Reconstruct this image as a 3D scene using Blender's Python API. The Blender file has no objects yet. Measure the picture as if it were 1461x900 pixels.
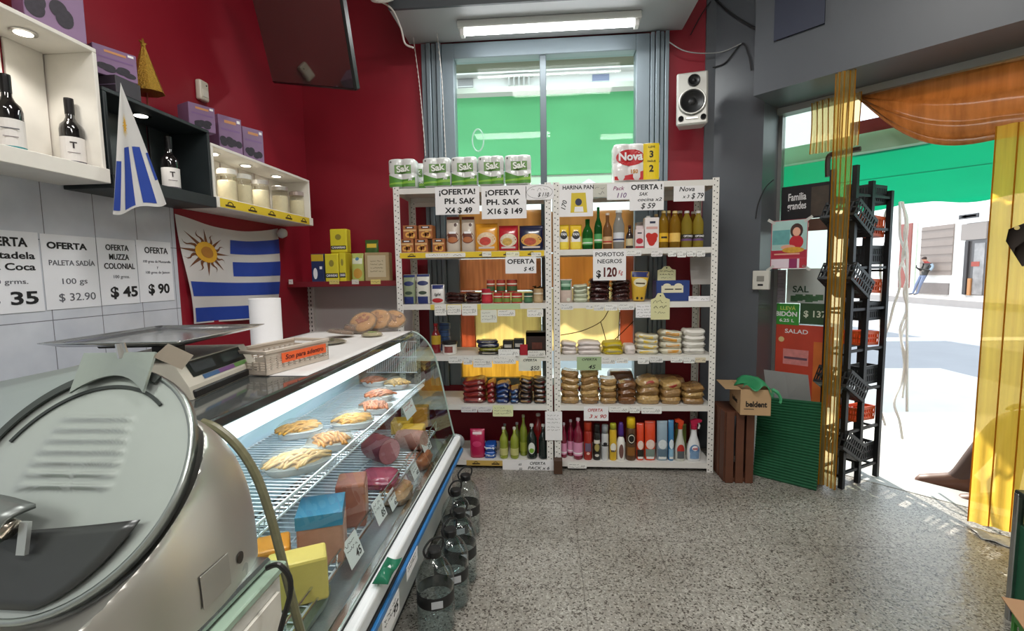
import bpy, bmesh, math, random
from mathutils import Vector as V, Matrix
random.seed(7)
SC = bpy.context.scene
COL = SC.collection
PI = math.pi

# ---------------------------------------------------------------- camera
W_PX, H_PX, F_PX = 1461, 900, 680.0
def rz(a): return Matrix.Rotation(a, 3, 'Z')
def rx(a): return Matrix.Rotation(a, 3, 'X')
CAM_ROT = rz(math.radians(4.42)) @ rx(-math.radians(5.08)) @ Matrix(((1,0,0),(0,0,-1),(0,1,0))) @ rz(math.radians(-0.89))
CAM_POS = V((0, 0, 1.40))
cd = bpy.data.cameras.new('camera')
cd.sensor_fit = 'HORIZONTAL'; cd.sensor_width = 36.0; cd.lens = 36.0 * F_PX / W_PX
cd.clip_start = 0.05; cd.clip_end = 300
cam = bpy.data.objects.new('camera', cd); COL.objects.link(cam)
cam.matrix_world = Matrix.Translation(CAM_POS) @ CAM_ROT.to_4x4()
SC.camera = cam

# ---------------------------------------------------------------- light and exposure
SC.view_settings.view_transform = 'Standard'; SC.view_settings.look = 'None'
SC.view_settings.exposure = 0.0; SC.view_settings.gamma = 1.0; SC.view_settings.use_curve_mapping = False
SC.cycles.max_bounces = 8; SC.cycles.diffuse_bounces = 4; SC.cycles.glossy_bounces = 4
SC.cycles.transmission_bounces = 8; SC.cycles.transparent_max_bounces = 24
SC.cycles.caustics_reflective = False; SC.cycles.caustics_refractive = False
SC.cycles.sample_clamp_indirect = 6.0
wd = bpy.data.worlds.new('sky'); SC.world = wd; wd.use_nodes = True
_n = wd.node_tree.nodes; _l = wd.node_tree.links
_bg = _n['Background']; _bg.inputs[0].default_value = (0.80, 0.90, 1.0, 1); _bg.inputs[1].default_value = 2.9
def light(name, kind, loc, energy, color=(1,1,1), aim=None, size=None, size_y=None, angle=None):
    d = bpy.data.lights.new(name, kind); d.energy = energy; d.color = color
    if kind == 'AREA':
        d.shape = 'RECTANGLE'; d.size = size; d.size_y = size_y or size
    if kind == 'SUN' and angle: d.angle = angle
    if kind == 'SPOT': d.spot_size = 2.0; d.spot_blend = 0.6; d.shadow_soft_size = 0.03
    if kind == 'POINT': d.shadow_soft_size = size or 0.03
    o = bpy.data.objects.new(name, d); COL.objects.link(o); o.location = loc
    if aim is not None:
        o.rotation_euler = (V(aim) - V(loc)).to_track_quat('-Z', 'Y').to_euler()
    return o
light('sun', 'SUN', (3, 10, 9), 9.0, (1.0, 0.94, 0.84), aim=(3.9, 0, 0.6), angle=0.012)
light('ceiling_fill_light', 'AREA', (0.2, 1.1, 3.8), 54, (1.0, 0.97, 0.93), aim=(0.2, 1.2, 0), size=1.3, size_y=0.35)  # unseen fill lights without fixtures, added to raise the ambient light
light('ceiling_fill_light', 'AREA', (-0.6, -0.9, 3.8), 54, (1.0, 0.97, 0.93), aim=(-0.6, -0.9, 0), size=1.3, size_y=0.35)
light('ceiling_fill_light', 'AREA', (1.6, -1.2, 3.8), 44, (1.0, 0.97, 0.93), aim=(1.6, -1.2, 0), size=1.3, size_y=0.35)

# ---------------------------------------------------------------- pixel -> place helpers (a ray through the photo meets a real plane)
def ray(px, py): return CAM_ROT @ V(((px - W_PX/2) / F_PX, (H_PX/2 - py) / F_PX, -1.0))
def PN(px, py, n, d):
    r = ray(px, py); n = V(n); return CAM_POS + r * ((d - n.dot(CAM_POS)) / n.dot(r))
def PY(px, py, y): return PN(px, py, (0,1,0), y)
def PX(px, py, x): return PN(px, py, (1,0,0), x)
def PZ(px, py, z): return PN(px, py, (0,0,1), z)
def PS(px, py, s): return PN(px, py, (1,1,0), s)      # planes parallel to the corner door

# ---------------------------------------------------------------- materials
def lin(c):
    if isinstance(c, str):
        c = c.lstrip('#'); c = tuple(int(c[i:i+2], 16) for i in (0, 2, 4))
    f = lambda v: v/12.92 if v <= 0.04045 else ((v+0.055)/1.055)**2.4
    return tuple(f(v/255.0) for v in c[:3]) + (1.0,)
MATS = {}
def new_mat(name):
    m = bpy.data.materials.new(name); m.use_nodes = True
    nt = m.node_tree
    return m, nt, nt.nodes, nt.links, nt.nodes['Principled BSDF']
def mat(col, rough=0.5, metal=0.0, noise=0.0, scale=30.0, bump=0.0, emit=0.0, coat=0.0, name=None):
    key = (str(col), rough, metal, noise, scale, bump, emit, coat)
    if key in MATS: return MATS[key]
    m, nt, N, L, b = new_mat(name or 'surface')
    c = lin(col)
    b.inputs['Roughness'].default_value = rough; b.inputs['Metallic'].default_value = metal
    if coat: b.inputs['Coat Weight'].default_value = coat; b.inputs['Coat Roughness'].default_value = 0.08
    if emit:
        b.inputs['Emission Color'].default_value = c; b.inputs['Emission Strength'].default_value = emit
    b.inputs['Base Color'].default_value = c
    if noise or bump:
        tc = N.new('ShaderNodeTexCoord'); t = N.new('ShaderNodeTexNoise')
        t.inputs['Scale'].default_value = scale; t.inputs['Detail'].default_value = 4
        L.new(tc.outputs['Object'], t.inputs['Vector'])
        if noise:
            r = N.new('ShaderNodeMix'); r.data_type = 'RGBA'
            r.inputs[6].default_value = tuple(v*(1-noise) for v in c[:3]) + (1,)
            r.inputs[7].default_value = tuple(min(1, v*(1+noise)+noise*0.02) for v in c[:3]) + (1,)
            L.new(t.outputs['Fac'], r.inputs[0]); L.new(r.outputs[2], b.inputs['Base Color'])
        if bump:
            bp = N.new('ShaderNodeBump'); bp.inputs['Strength'].default_value = bump; bp.inputs['Distance'].default_value = 0.01
            L.new(t.outputs['Fac'], bp.inputs['Height']); L.new(bp.outputs['Normal'], b.inputs['Normal'])
    MATS[key] = m
    return m
def glass(tint=(255,255,255), rough=0.02, gloss=1.0, ior=1.45, key='glass'):
    k = ('g', str(tint), rough, gloss, ior)
    if k in MATS: return MATS[k]
    m, nt, N, L, b = new_mat('clear_glass'); N.remove(b)
    out = N['Material Output']
    t = N.new('ShaderNodeBsdfTransparent'); t.inputs[0].default_value = lin(tint)
    g = N.new('ShaderNodeBsdfGlossy'); g.inputs['Roughness'].default_value = rough
    lw = N.new('ShaderNodeLayerWeight'); lw.inputs[0].default_value = 0.5
    pw_ = N.new('ShaderNodeMath'); pw_.operation = 'POWER'; pw_.inputs[1].default_value = 4.0
    f = N.new('ShaderNodeMath'); f.operation = 'MULTIPLY_ADD'; f.inputs[1].default_value = 0.9; f.inputs[2].default_value = 0.04
    L.new(lw.outputs['Facing'], pw_.inputs[0]); L.new(pw_.outputs[0], f.inputs[0])
    mu = N.new('ShaderNodeMath'); mu.operation = 'MULTIPLY'; mu.inputs[1].default_value = gloss; mu.use_clamp = True
    mx = N.new('ShaderNodeMixShader')
    L.new(f.outputs[0], mu.inputs[0]); L.new(mu.outputs[0], mx.inputs[0]); L.new(t.outputs[0], mx.inputs[1]); L.new(g.outputs[0], mx.inputs[2])
    L.new(mx.outputs[0], out.inputs[0]); MATS[k] = m
    return m
def film(col, see=0.3, glow=0.6, rough=0.25, streak=0.0, axis='X', scale=60.0, see_tint=None):
    """thin plastic or cloth: part see-through, part translucent, part diffuse"""
    k = ('f', str(col), see, glow, rough, streak, axis, scale, str(see_tint))
    if k in MATS: return MATS[k]
    m, nt, N, L, b = new_mat('thin_film'); out = N['Material Output']
    c = lin(col)
    tr = N.new('ShaderNodeBsdfTransparent'); tr.inputs[0].default_value = lin(see_tint or col)
    tl = N.new('ShaderNodeBsdfTranslucent'); tl.inputs[0].default_value = c
    b.inputs['Base Color'].default_value = c; b.inputs['Roughness'].default_value = rough
    a = N.new('ShaderNodeMixShader'); a.inputs[0].default_value = glow
    L.new(b.outputs[0], a.inputs[1]); L.new(tl.outputs[0], a.inputs[2])
    s = N.new('ShaderNodeMixShader'); s.inputs[0].default_value = see
    L.new(a.outputs[0], s.inputs[1]); L.new(tr.outputs[0], s.inputs[2]); L.new(s.outputs[0], out.inputs[0])
    if streak:
        tc = N.new('ShaderNodeTexCoord'); mp = N.new('ShaderNodeMapping'); t = N.new('ShaderNodeTexNoise')
        mp.inputs['Scale'].default_value = (scale, scale, scale*0.04) if axis == 'X' else (scale*0.04, scale, scale)
        t.inputs['Scale'].default_value = 1.0; t.inputs['Detail'].default_value = 3
        L.new(tc.outputs['Object'], mp.inputs[0]); L.new(mp.outputs[0], t.inputs['Vector'])
        r = N.new('ShaderNodeMix'); r.data_type = 'RGBA'
        r.inputs[6].default_value = tuple(v*(1-streak) for v in c[:3]) + (1,)
        r.inputs[7].default_value = tuple(min(1, v*(1+streak)) for v in c[:3]) + (1,)
        L.new(t.outputs['Fac'], r.inputs[0])
        L.new(r.outputs[2], b.inputs['Base Color']); L.new(r.outputs[2], tl.inputs[0])
    MATS[k] = m
    return m
WHITE = mat('#ecebe8', 0.45); BLACK = mat('#141414', 0.5); INK = mat('#121216', 0.6); PAPER = mat('#f1f0f2', 0.6)
STEEL = mat('#b9bcbd', 0.28, 1.0, noise=0.12, scale=9); CHROME = mat('#d8d9d8', 0.14, 1.0); REDINK = mat('#b3201c', 0.6)

# ---------------------------------------------------------------- mesh helpers
def obj(name, bm, m, parent=None, smooth=False, loc=None):
    if isinstance(bm, bmesh.types.BMesh):
        me = bpy.data.meshes.new(name)
        bmesh.ops.recalc_face_normals(bm, faces=bm.faces)
        bm.to_mesh(me); bm.free()
    else: me = bm
    for mm in (m if isinstance(m, (list, tuple)) else [m]): me.materials.append(mm)
    if smooth:
        me.shade_smooth() if smooth is True else None
        if smooth is not True:
            me.shade_smooth()
    o = bpy.data.objects.new(name, me); COL.objects.link(o)
    if parent: o.parent = parent
    if loc is not None: o.location = loc
    return o
def sharp(o, ang=0.6):
    me = o.data
    bm = bmesh.new(); bm.from_mesh(me)
    for e in bm.edges:
        if len(e.link_faces) == 2 and e.calc_face_angle(0) > ang: e.smooth = False
    for f in bm.faces: f.smooth = True
    bm.to_mesh(me); bm.free()
    return o
def empty(name, loc=(0,0,0), rot=0.0):
    o = bpy.data.objects.new(name, None); COL.objects.link(o); o.location = loc; o.rotation_euler = (0, 0, rot)
    o.empty_display_size = 0.05
    return o
def tag(o, label, cat, group=None, kind=None):
    o['label'] = label; o['category'] = cat
    if group: o['group'] = group
    if kind: o['kind'] = kind
    return o
def thing(name, label, cat, loc=(0,0,0), rot=0.0, group=None): return tag(empty(name, loc, rot), label, cat, group)
def struct(o): o['kind'] = 'structure'; return o
def dup(o, parent=None):
    c = o.copy(); COL.objects.link(c)
    if parent: c.parent = parent
    for ch in list(o.children): dup(ch, c)
    return c
def frame(o, org, ax, ay):
    ax = V(ax).normalized(); ay = V(ay).normalized(); az = ax.cross(ay).normalized(); ay = az.cross(ax)
    m = Matrix((ax, ay, az)).transposed().to_4x4(); m.translation = V(org); o.matrix_world = m
    return o
RACKAX = ((1,0,0), (0,0,1)); WALLAX = ((0,1,0), (0,0,1)); DOORAX = ((1,-1,0), (0,0,1))
def BM(): return bmesh.new()
def box(bm, x0, x1, y0, y1, z0, z1, bev=0.0, seg=1, mi=0):
    r = bmesh.ops.create_cube(bm, size=1.0, matrix=Matrix.Translation(((x0+x1)/2, (y0+y1)/2, (z0+z1)/2)) @ Matrix.Diagonal((x1-x0, y1-y0, z1-z0, 1)))
    vs = r['verts']; fs = set(f for v in vs for f in v.link_faces)
    for f in fs: f.material_index = mi
    if bev:
        es = list(set(e for v in vs for e in v.link_edges))
        bmesh.ops.bevel(bm, geom=es, offset=bev, segments=seg, affect='EDGES', profile=0.5)
    return bm
def bx(x0, x1, y0, y1, z0, z1, bev=0.0, seg=1): return box(BM(), x0, x1, y0, y1, z0, z1, bev, seg)
def lathe(bm, prof, n=20, loc=(0,0,0), sy=1.0, axis='Z', caps=True):
    rings = []
    for r, z in prof:
        ring = []
        for i in range(n):
            a = 2*PI*i/n; p = V((r*math.cos(a), r*sy*math.sin(a), z))
            if axis == 'Y': p = V((p.x, -p.z, p.y))
            if axis == 'X': p = V((p.z, p.x, p.y))
            ring.append(bm.verts.new(p + V(loc)))
        rings.append(ring)
    for a, b in zip(rings, rings[1:]):
        for i in range(n): bm.faces.new((a[i], a[(i+1) % n], b[(i+1) % n], b[i]))
    if caps and prof[0][0] > 1e-6: bm.faces.new(rings[0][::-1])
    if caps and prof[-1][0] > 1e-6: bm.faces.new(rings[-1])
    return bm
def tube(bm, pts, r, n=8, closed=False):
    pts = [V(p) for p in pts]; rings = []; k = len(pts); prev = None
    for i, p in enumerate(pts):
        if closed: d = pts[(i+1) % k] - pts[i-1]
        else: d = pts[min(i+1, k-1)] - pts[max(i-1, 0)]
        if d.length < 1e-9: d = V((0,0,1))
        d.normalize()
        up = V((0,0,1)) if abs(d.z) < 0.95 else V((1,0,0))
        if prev is not None:
            u = (prev - d*prev.dot(d))
            u = u.normalized() if u.length > 1e-6 else d.cross(up).normalized()
        else: u = d.cross(up).normalized()
        prev = u; w = d.cross(u)
        rr = r[i] if isinstance(r, (list, tuple)) else r
        rings.append([bm.verts.new(p + (u*math.cos(2*PI*j/n) + w*math.sin(2*PI*j/n))*rr) for j in range(n)])
    rg = list(zip(rings, rings[1:]))
    if closed: rg.append((rings[-1], rings[0]))
    for a, b in rg:
        for j in range(n): bm.faces.new((a[j], a[(j+1) % n], b[(j+1) % n], b[j]))
    if not closed: bm.faces.new(rings[0][::-1]); bm.faces.new(rings[-1])
    return bm
def prism(bm, pts, z0, z1):
    """polygon in XY extruded along Z"""
    a = [bm.verts.new((p[0], p[1], z0)) for p in pts]; b = [bm.verts.new((p[0], p[1], z1)) for p in pts]
    n = len(pts)
    bm.faces.new(a[::-1]); bm.faces.new(b)
    for i in range(n): bm.faces.new((a[i], a[(i+1) % n], b[(i+1) % n], b[i]))
    return bm
def surf(bm, fn, nu, nv, th=None):
    """grid surface fn(u,v)->(x,y,z), u,v in 0..1; th gives it a thickness along fn2"""
    g = [[bm.verts.new(fn(i/nu, j/nv)) for j in range(nv+1)] for i in range(nu+1)]
    fs = [bm.faces.new((g[i][j], g[i+1][j], g[i+1][j+1], g[i][j+1])) for i in range(nu) for j in range(nv)]
    if th:
        bmesh.ops.recalc_face_normals(bm, faces=fs)
        bmesh.ops.solidify(bm, geom=fs, thickness=th)
    return bm
def smoothcurve(pts, n=8):
    """Catmull-Rom through points"""
    pts = [V(p) for p in pts]; out = []
    for i in range(len(pts)-1):
        p0 = pts[max(i-1, 0)]; p1 = pts[i]; p2 = pts[i+1]; p3 = pts[min(i+2, len(pts)-1)]
        for k in range(n):
            t = k/n
            out.append(0.5*((2*p1) + (p2-p0)*t + (2*p0-5*p1+4*p2-p3)*t*t + (3*p1-p0-3*p2+p3)*t**3))
    out.append(pts[-1])
    return out
ORD = 'first second third fourth fifth sixth seventh eighth ninth tenth eleventh twelfth thirteenth fourteenth fifteenth sixteenth'.split()
# ---------------------------------------------------------------- lettering
def text_mesh(s, size, bold=0.0, align='CENTER', sx=1.0, shear=0.0, ext=0.0004, space=1.0):
    c = bpy.data.curves.new('lettering', 'FONT'); c.body = s; c.size = size; c.align_x = align; c.align_y = 'CENTER'
    c.offset = bold*size; c.extrude = ext; c.shear = shear; c.space_line = space; c.resolution_u = 3
    o = bpy.data.objects.new('lettering', c)
    me = bpy.data.meshes.new_from_object(o)
    bpy.data.objects.remove(o); bpy.data.curves.remove(c)
    if sx != 1.0: me.transform(Matrix.Diagonal((sx, 1, 1, 1)))
    return me
def text(s, size, m, parent, x, y, z=0.0012, bold=0.0, align='CENTER', sx=1.0, shear=0.0, fit=None, rot=0.0, name='lettering'):
    me = text_mesh(s, size, bold, align, 1.0, shear)
    if fit and len(me.vertices):
        xs = [v.co.x for v in me.vertices]; w = max(xs) - min(xs)
        if w > 0: me.transform(Matrix.Diagonal((fit/w, 1, 1, 1)))
    elif sx != 1.0: me.transform(Matrix.Diagonal((sx, 1, 1, 1)))
    o = obj(name, me, m, parent); o.location = (x, y, z); o.rotation_euler = (0, 0, rot)
    return o
def scribble(bm, x0, x1, y, h, r=0.0009, z=0.0012, step=None):
    """a line of illegible handwriting"""
    pts = []; x = x0; st = step or h*0.45
    while x < x1:
        pts.append((x, y + random.uniform(-0.5, 0.5)*h, z)); x += st*random.uniform(0.5, 1.1)
        if random.random() < 0.16 and len(pts) > 2:
            tube(bm, pts, r, 4); pts = []; x += st
    if len(pts) > 1: tube(bm, pts, r, 4)
    return bm
def card(name, w, h, m, th=0.0012, curl=0.0, rnd=0.0):
    bm = BM()
    if rnd:
        pts = []
        for cx, cy, a0 in ((w/2-rnd, h/2-rnd, 0), (-w/2+rnd, h/2-rnd, 90), (-w/2+rnd, -h/2+rnd, 180), (w/2-rnd, -h/2+rnd, 270)):
            for k in range(5):
                a = math.radians(a0 + k*22.5); pts.append((cx + rnd*math.cos(a), cy + rnd*math.sin(a)))
        prism(bm, pts, 0, th)
    elif curl:
        surf(bm, lambda u, v: ((u-0.5)*w, (v-0.5)*h, curl*(1-v)**2), 2, 6, th)
    else: box(bm, -w/2, w/2, -h/2, h/2, 0, th)
    return obj(name, bm, m)
def pxrect(x0, y0, x1, y1, fn):
    c = fn((x0+x1)/2, (y0+y1)/2); w = (fn(x1, (y0+y1)/2) - fn(x0, (y0+y1)/2)).length; h = (fn((x0+x1)/2, y0) - fn((x0+x1)/2, y1)).length
    return c, w, h
# ================================================================ THE SETTING
XW = -1.93                      # inner face of the wall behind the counter
YB = 3.78                       # inner face of the back wall
ZC = 3.95
SIN, SOUT = 5.0, 5.4            # inner and outer plane of the corner door (x + y)
def floor_mat():
    m, nt, N, L, b = new_mat('terrazzo_tiles')
    g = N.new('ShaderNodeNewGeometry')
    sp = N.new('ShaderNodeSeparateXYZ'); L.new(g.outputs['Position'], sp.inputs[0])
    wob = N.new('ShaderNodeTexNoise'); wob.inputs['Scale'].default_value = 6.0; wob.inputs['Detail'].default_value = 5; L.new(g.outputs['Position'], wob.inputs['Vector'])
    def joint(ch, off):
        a = N.new('ShaderNodeMath'); a.operation = 'ADD'; a.inputs[1].default_value = -off + 40.0; L.new(sp.outputs[ch], a.inputs[0])
        w = N.new('ShaderNodeMath'); w.operation = 'MULTIPLY_ADD'; w.inputs[1].default_value = 0.012; L.new(wob.outputs['Fac'], w.inputs[0]); L.new(a.outputs[0], w.inputs[2])
        d = N.new('ShaderNodeMath'); d.operation = 'PINGPONG'; d.inputs[1].default_value = 0.2; L.new(w.outputs[0], d.inputs[0])
        c = N.new('ShaderNodeMath'); c.operation = 'LESS_THAN'; c.inputs[1].default_value = 0.0022; L.new(d.outputs[0], c.inputs[0])
        return c
    jx, jy = joint('X', 1.35), joint('Y', 2.42)
    mx = N.new('ShaderNodeMath'); mx.operation = 'MAXIMUM'; L.new(jx.outputs[0], mx.inputs[0]); L.new(jy.outputs[0], mx.inputs[1])
    vo = N.new('ShaderNodeTexVoronoi'); vo.inputs['Scale'].default_value = 150; L.new(g.outputs['Position'], vo.inputs['Vector'])
    cr = N.new('ShaderNodeValToRGB'); e = cr.color_ramp.elements
    e[0].position = 0.0; e[0].color = lin('#453f39'); e[1].position = 1.0; e[1].color = lin('#b4b1aa')
    for p, c in ((0.15, '#5d5751'), (0.19, '#97938c'), (0.78, '#a5a29b'), (0.9, '#c4c1b9')):
        x = e.new(p); x.color = lin(c)
    rgb = N.new('ShaderNodeSeparateColor'); L.new(vo.outputs['Color'], rgb.inputs[0]); L.new(rgb.outputs[0], cr.inputs[0])
    bn = N.new('ShaderNodeTexNoise'); bn.inputs['Scale'].default_value = 1.7; bn.inputs['Detail'].default_value = 6; L.new(g.outputs['Position'], bn.inputs['Vector'])
    st = N.new('ShaderNodeMix'); st.data_type = 'RGBA'; st.blend_type = 'MULTIPLY'; st.inputs[0].default_value = 1.0
    br = N.new('ShaderNodeValToRGB'); br.color_ramp.elements[0].position = 0.3; br.color_ramp.elements[0].color = (0.62, 0.6, 0.57, 1); br.color_ramp.elements[1].position = 0.7; br.color_ramp.elements[1].color = (1, 1, 1, 1)
    L.new(bn.outputs['Fac'], br.inputs[0]); L.new(cr.outputs[0], st.inputs[6]); L.new(br.outputs[0], st.inputs[7])
    fin = N.new('ShaderNodeMix'); fin.data_type = 'RGBA'; fin.inputs[7].default_value = lin('#3b3631')
    k = N.new('ShaderNodeMath'); k.operation = 'MULTIPLY'; k.inputs[1].default_value = 0.5; L.new(mx.outputs[0], k.inputs[0])
    L.new(k.outputs[0], fin.inputs[0]); L.new(st.outputs[2], fin.inputs[6]); L.new(fin.outputs[2], b.inputs['Base Color'])
    b.inputs['Roughness'].default_value = 0.33
    bp = N.new('ShaderNodeBump'); bp.inputs['Strength'].default_value = 0.25; bp.inputs['Distance'].default_value = 0.01; wb = N.new('ShaderNodeTexNoise'); wb.inputs['Scale'].default_value = 28; wb.inputs['Detail'].default_value = 3; L.new(g.outputs['Position'], wb.inputs['Vector']); L.new(wb.outputs['Fac'], bp.inputs['Height']); L.new(bp.outputs['Normal'], b.inputs['Normal'])
    return m
def tile_mat():
    m, nt, N, L, b = new_mat('glazed_wall_tiles')
    g = N.new('ShaderNodeNewGeometry'); sp = N.new('ShaderNodeSeparateXYZ'); L.new(g.outputs['Position'], sp.inputs[0])
    def joint(ch, off, half):
        a = N.new('ShaderNodeMath'); a.operation = 'ADD'; a.inputs[1].default_value = -off + half*40; L.new(sp.outputs[ch], a.inputs[0])
        d = N.new('ShaderNodeMath'); d.operation = 'PINGPONG'; d.inputs[1].default_value = half; L.new(a.outputs[0], d.inputs[0])
        c = N.new('ShaderNodeMath'); c.operation = 'LESS_THAN'; c.inputs[1].default_value = 0.0016; L.new(d.outputs[0], c.inputs[0])
        return c
    jx, jy = joint('Y', 1.704, 0.104), joint('Z', 1.245, 0.155)
    mx = N.new('ShaderNodeMath'); mx.operation = 'MAXIMUM'; L.new(jx.outputs[0], mx.inputs[0]); L.new(jy.outputs[0], mx.inputs[1])
    t = N.new('ShaderNodeTexNoise'); t.inputs['Scale'].default_value = 7; t.inputs['Detail'].default_value = 6; L.new(g.outputs['Position'], t.inputs['Vector'])
    c0 = N.new('ShaderNodeMix'); c0.data_type = 'RGBA'; c0.inputs[6].default_value = lin('#b3b8c4'); c0.inputs[7].default_value = lin('#dcdfe6'); L.new(t.outputs['Fac'], c0.inputs[0])
    fin = N.new('ShaderNodeMix'); fin.data_type = 'RGBA'; fin.inputs[7].default_value = lin('#6f7076'); L.new(mx.outputs[0], fin.inputs[0]); L.new(c0.outputs[2], fin.inputs[6])
    L.new(fin.outputs[2], b.inputs['Base Color']); b.inputs['Roughness'].default_value = 0.16
    return m
RED = mat('#8e1226', 0.5, noise=0.12, scale=3.0, bump=0.03)
GREY = mat('#565a60', 0.4, noise=0.10, scale=2.5, bump=0.05)
SOFF = mat('#a5a8aa', 0.5, noise=0.05, scale=3)
FRAMEM = mat('#7c8890', 0.4, 0.3, noise=0.06, scale=8)
bm = BM(); prism(bm, [(-2.03, -3.1), (3.2, -3.1), (3.2, 2.2), (1.62, 3.78), (1.4, 3.95), (-2.03, 3.95)], -0.12, 0.0)
struct(obj('floor', bm, floor_mat()))
struct(obj('ceiling', bx(-2.03, 3.3, -3.1, 3.95, ZC, ZC+0.1), mat('#b9b9b6', 0.7, noise=0.05, scale=2)))
wl = struct(obj('wall_left', bx(-2.03, XW, 1.30, YB+0.17, 0, ZC), RED))
struct(obj('wall_left_rear', bx(-2.03, XW, -3.1, 1.30, 0, ZC), mat('#c3cbc6', 0.5, noise=0.05, scale=3)))
struct(obj('wall_left_tile_cladding', bx(XW, XW+0.008, -3.0, PX(248, 330, XW).y, 0, 1.83, 0.002), tile_mat(), wl))
struct(obj('wall_rear', bx(-2.03, 3.3, -3.2, -3.1, 0, ZC), mat('#c9c6c0', 0.6, noise=0.05, scale=3)))
struct(obj('wall_right', bx(3.2, 3.3, -3.1, 2.0, 0, ZC), mat('#b9b8b4', 0.6, noise=0.05, scale=3)))
# back wall with the window opening
WX0, WX1 = PY(612, 200, YB).x, PY(948, 200, YB).x
WZ1 = 3.19; WZ0 = 0.50
bm = BM()
box(bm, -2.03, WX0, YB, YB+0.17, 0, ZC); box(bm, WX1, 1.26, YB, YB+0.17, 0, ZC)
box(bm, WX0, WX1, YB, YB+0.17, 0, WZ0); box(bm, WX0, WX1, YB, YB+0.17, WZ1, ZC)
struct(obj('wall_back', bm, RED))
# grey corner pier and the slanted wall beside the door
def slab(s0, s1, t0, t1, z0, z1, bm=None):
    """box between planes x+y=s0..s1; t = (x-y) range"""
    bm = bm or BM()
    pts = [((s+t)/2, (s-t)/2) for s, t in ((s0, t0), (s1, t0), (s1, t1), (s0, t1))]
    return prism(bm, pts, z0, z1)
px5 = PS(1109, 300, SOUT); TJ = px5.x - px5.y                     # where the doorway starts
g0 = PY(1006, 150, YB-0.02)
bm = BM(); prism(bm, [(g0.x, YB-0.02), (5.0-(YB-0.02), YB-0.02), (( 5.0+TJ)/2, (5.0-TJ)/2), ((5.45+TJ)/2, (5.45-TJ)/2), (1.5, 4.0), (g0.x, 4.0)], 0, ZC)
struct(obj('wall_corner', bm, GREY))
pb = PS(1075, 137, 4.75); TB = pb.x - pb.y; ZB = pb.z
struct(obj('wall_beam', slab(4.75, 5.45, TB, TB+4.2, ZB, ZC), GREY))
# soffit over the window
sf0 = PY(568, 28, 3.30)
struct(obj('wall_soffit', bx(-1.05, 1.0, 3.30, YB, 3.17, ZC), [SOFF]))
struct(obj('trim_1', bx(-1.05, 1.0, 3.28, 3.30, 3.165, ZC), mat('#4a4f54', 0.5, noise=0.08, scale=4)))
rc = PS(1140, 10, 4.749)
o = struct(obj('recess_panel', bx(-0.14, 0.14, -0.16, 0.10, 0, 0.012), mat('#33384a', 0.5)))  # flat dark panel standing in for a recess in the beam
frame(o, PS(1141, 8, 4.745), *DOORAX)
# window
YG = YB + 0.06
win = struct(empty('window_1'))
def wpx(x): return PY(x, 200, YB+0.02).x
fm = BM(); yf0, yf1 = YB-0.012, YB+0.10
L0, L1, M0, M1, R0, R1 = wpx(634), wpx(651), wpx(771), wpx(780), wpx(906), wpx(925)
box(fm, L0, L1, yf0, yf1, WZ0, 3.155, 0.004); box(fm, R0, R1, yf0, yf1, WZ0, 3.155, 0.004)
zt = PY(780, 78, YB).z
box(fm, L1, R0, yf0, yf1, zt, 3.155, 0.004); box(fm, L1, R0, yf0, yf1, WZ0, WZ0+0.06, 0.004)
struct(obj('window_frame', fm, FRAMEM, win))
struct(obj('window_mullion', bx(M0, M1, yf0+0.01, yf1-0.01, WZ0+0.06, zt, 0.003), mat('#4c555b', 0.4, 0.3), win))
for a, b in ((wpx(606), L0), (R1, wpx(951))):
    gm = BM(); n = 4; w = (b-a)/n
    for i in range(n): box(gm, a+i*w+0.004, a+(i+1)*w-0.002, YB-0.03-0.012*(i % 2), YB+0.08, WZ0, 3.155, 0.003)
    struct(obj('window_shutter_guide', gm, FRAMEM, win))
GL = glass((246, 252, 249), 0.01, 0.2)
for a, b in ((L1, M0), (M1, R0)):
    struct(obj('window_pane', bx(a, b, YG, YG+0.005, WZ0+0.06, zt), GL, win))
# chalk ring on the pane, as in the photo
bm = BM(); c = PY(682, 200, YG-0.002)
tube(bm, [c + V((0.045*math.cos(t*PI/10), 0, 0.085*math.sin(t*PI/10))) for t in range(20)], 0.006, 6, closed=True)
struct(obj('window_painted_ring', bm, film('#dfeee8', 0.35, 0.5), win))
# faded amber sheets pinned over the lower half of the window
def sheet(x0, y0, x1, y1, m, yoff, lab, grp='amber sheets over the lower window', bulge=0.01):
    a, b = PY(x0, y1, YB+0.04), PY(x1, y0, YB+0.04); ph = random.uniform(0, 6)
    o = obj('window_cover_sheet', surf(BM(), lambda u, v: (a.x+(b.x-a.x)*u, YB+0.05-yoff+0.004*math.sin(9*u+ph)*math.sin(7*v+ph), a.z+(b.z-a.z)*v), 10, 10, 0.0016), m, smooth=True)
    return tag(o, lab, 'window cover', grp)
sheet(654, 299, 772, 368, film('#e6b07c', 0.06, 0.7, streak=0.35, scale=18), 0.008, 'tan sheet covering the window behind the noodle packets')
sheet(654, 368, 772, 415, film('#f0a07c', 0.05, 0.74, streak=0.6, scale=40), 0.011, 'red orange streaked sheet on the window behind the red cans')
sheet(678, 415, 772, 500, film('#f4d8a8', 0.06, 0.72, streak=0.25, scale=40), 0.015, 'pale yellow sheet on the window behind the books, counter-side rack')
sheet(654, 415, 678, 500, film('#d98f70', 0.05, 0.65, streak=0.5, scale=40), 0.013, 'narrow red scribbled sheet on the window beside the pale yellow one')
sheet(660, 500, 772, 545, film('#e6b970', 0.05, 0.7, streak=0.5, scale=60), 0.018, 'gold speckled sheet low on the window above the red bean bags')
sheet(781, 299, 904, 360, film('#e6b584', 0.06, 0.7, streak=0.3, scale=14), 0.009, 'tan sheet covering the window behind the green bottles')
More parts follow.
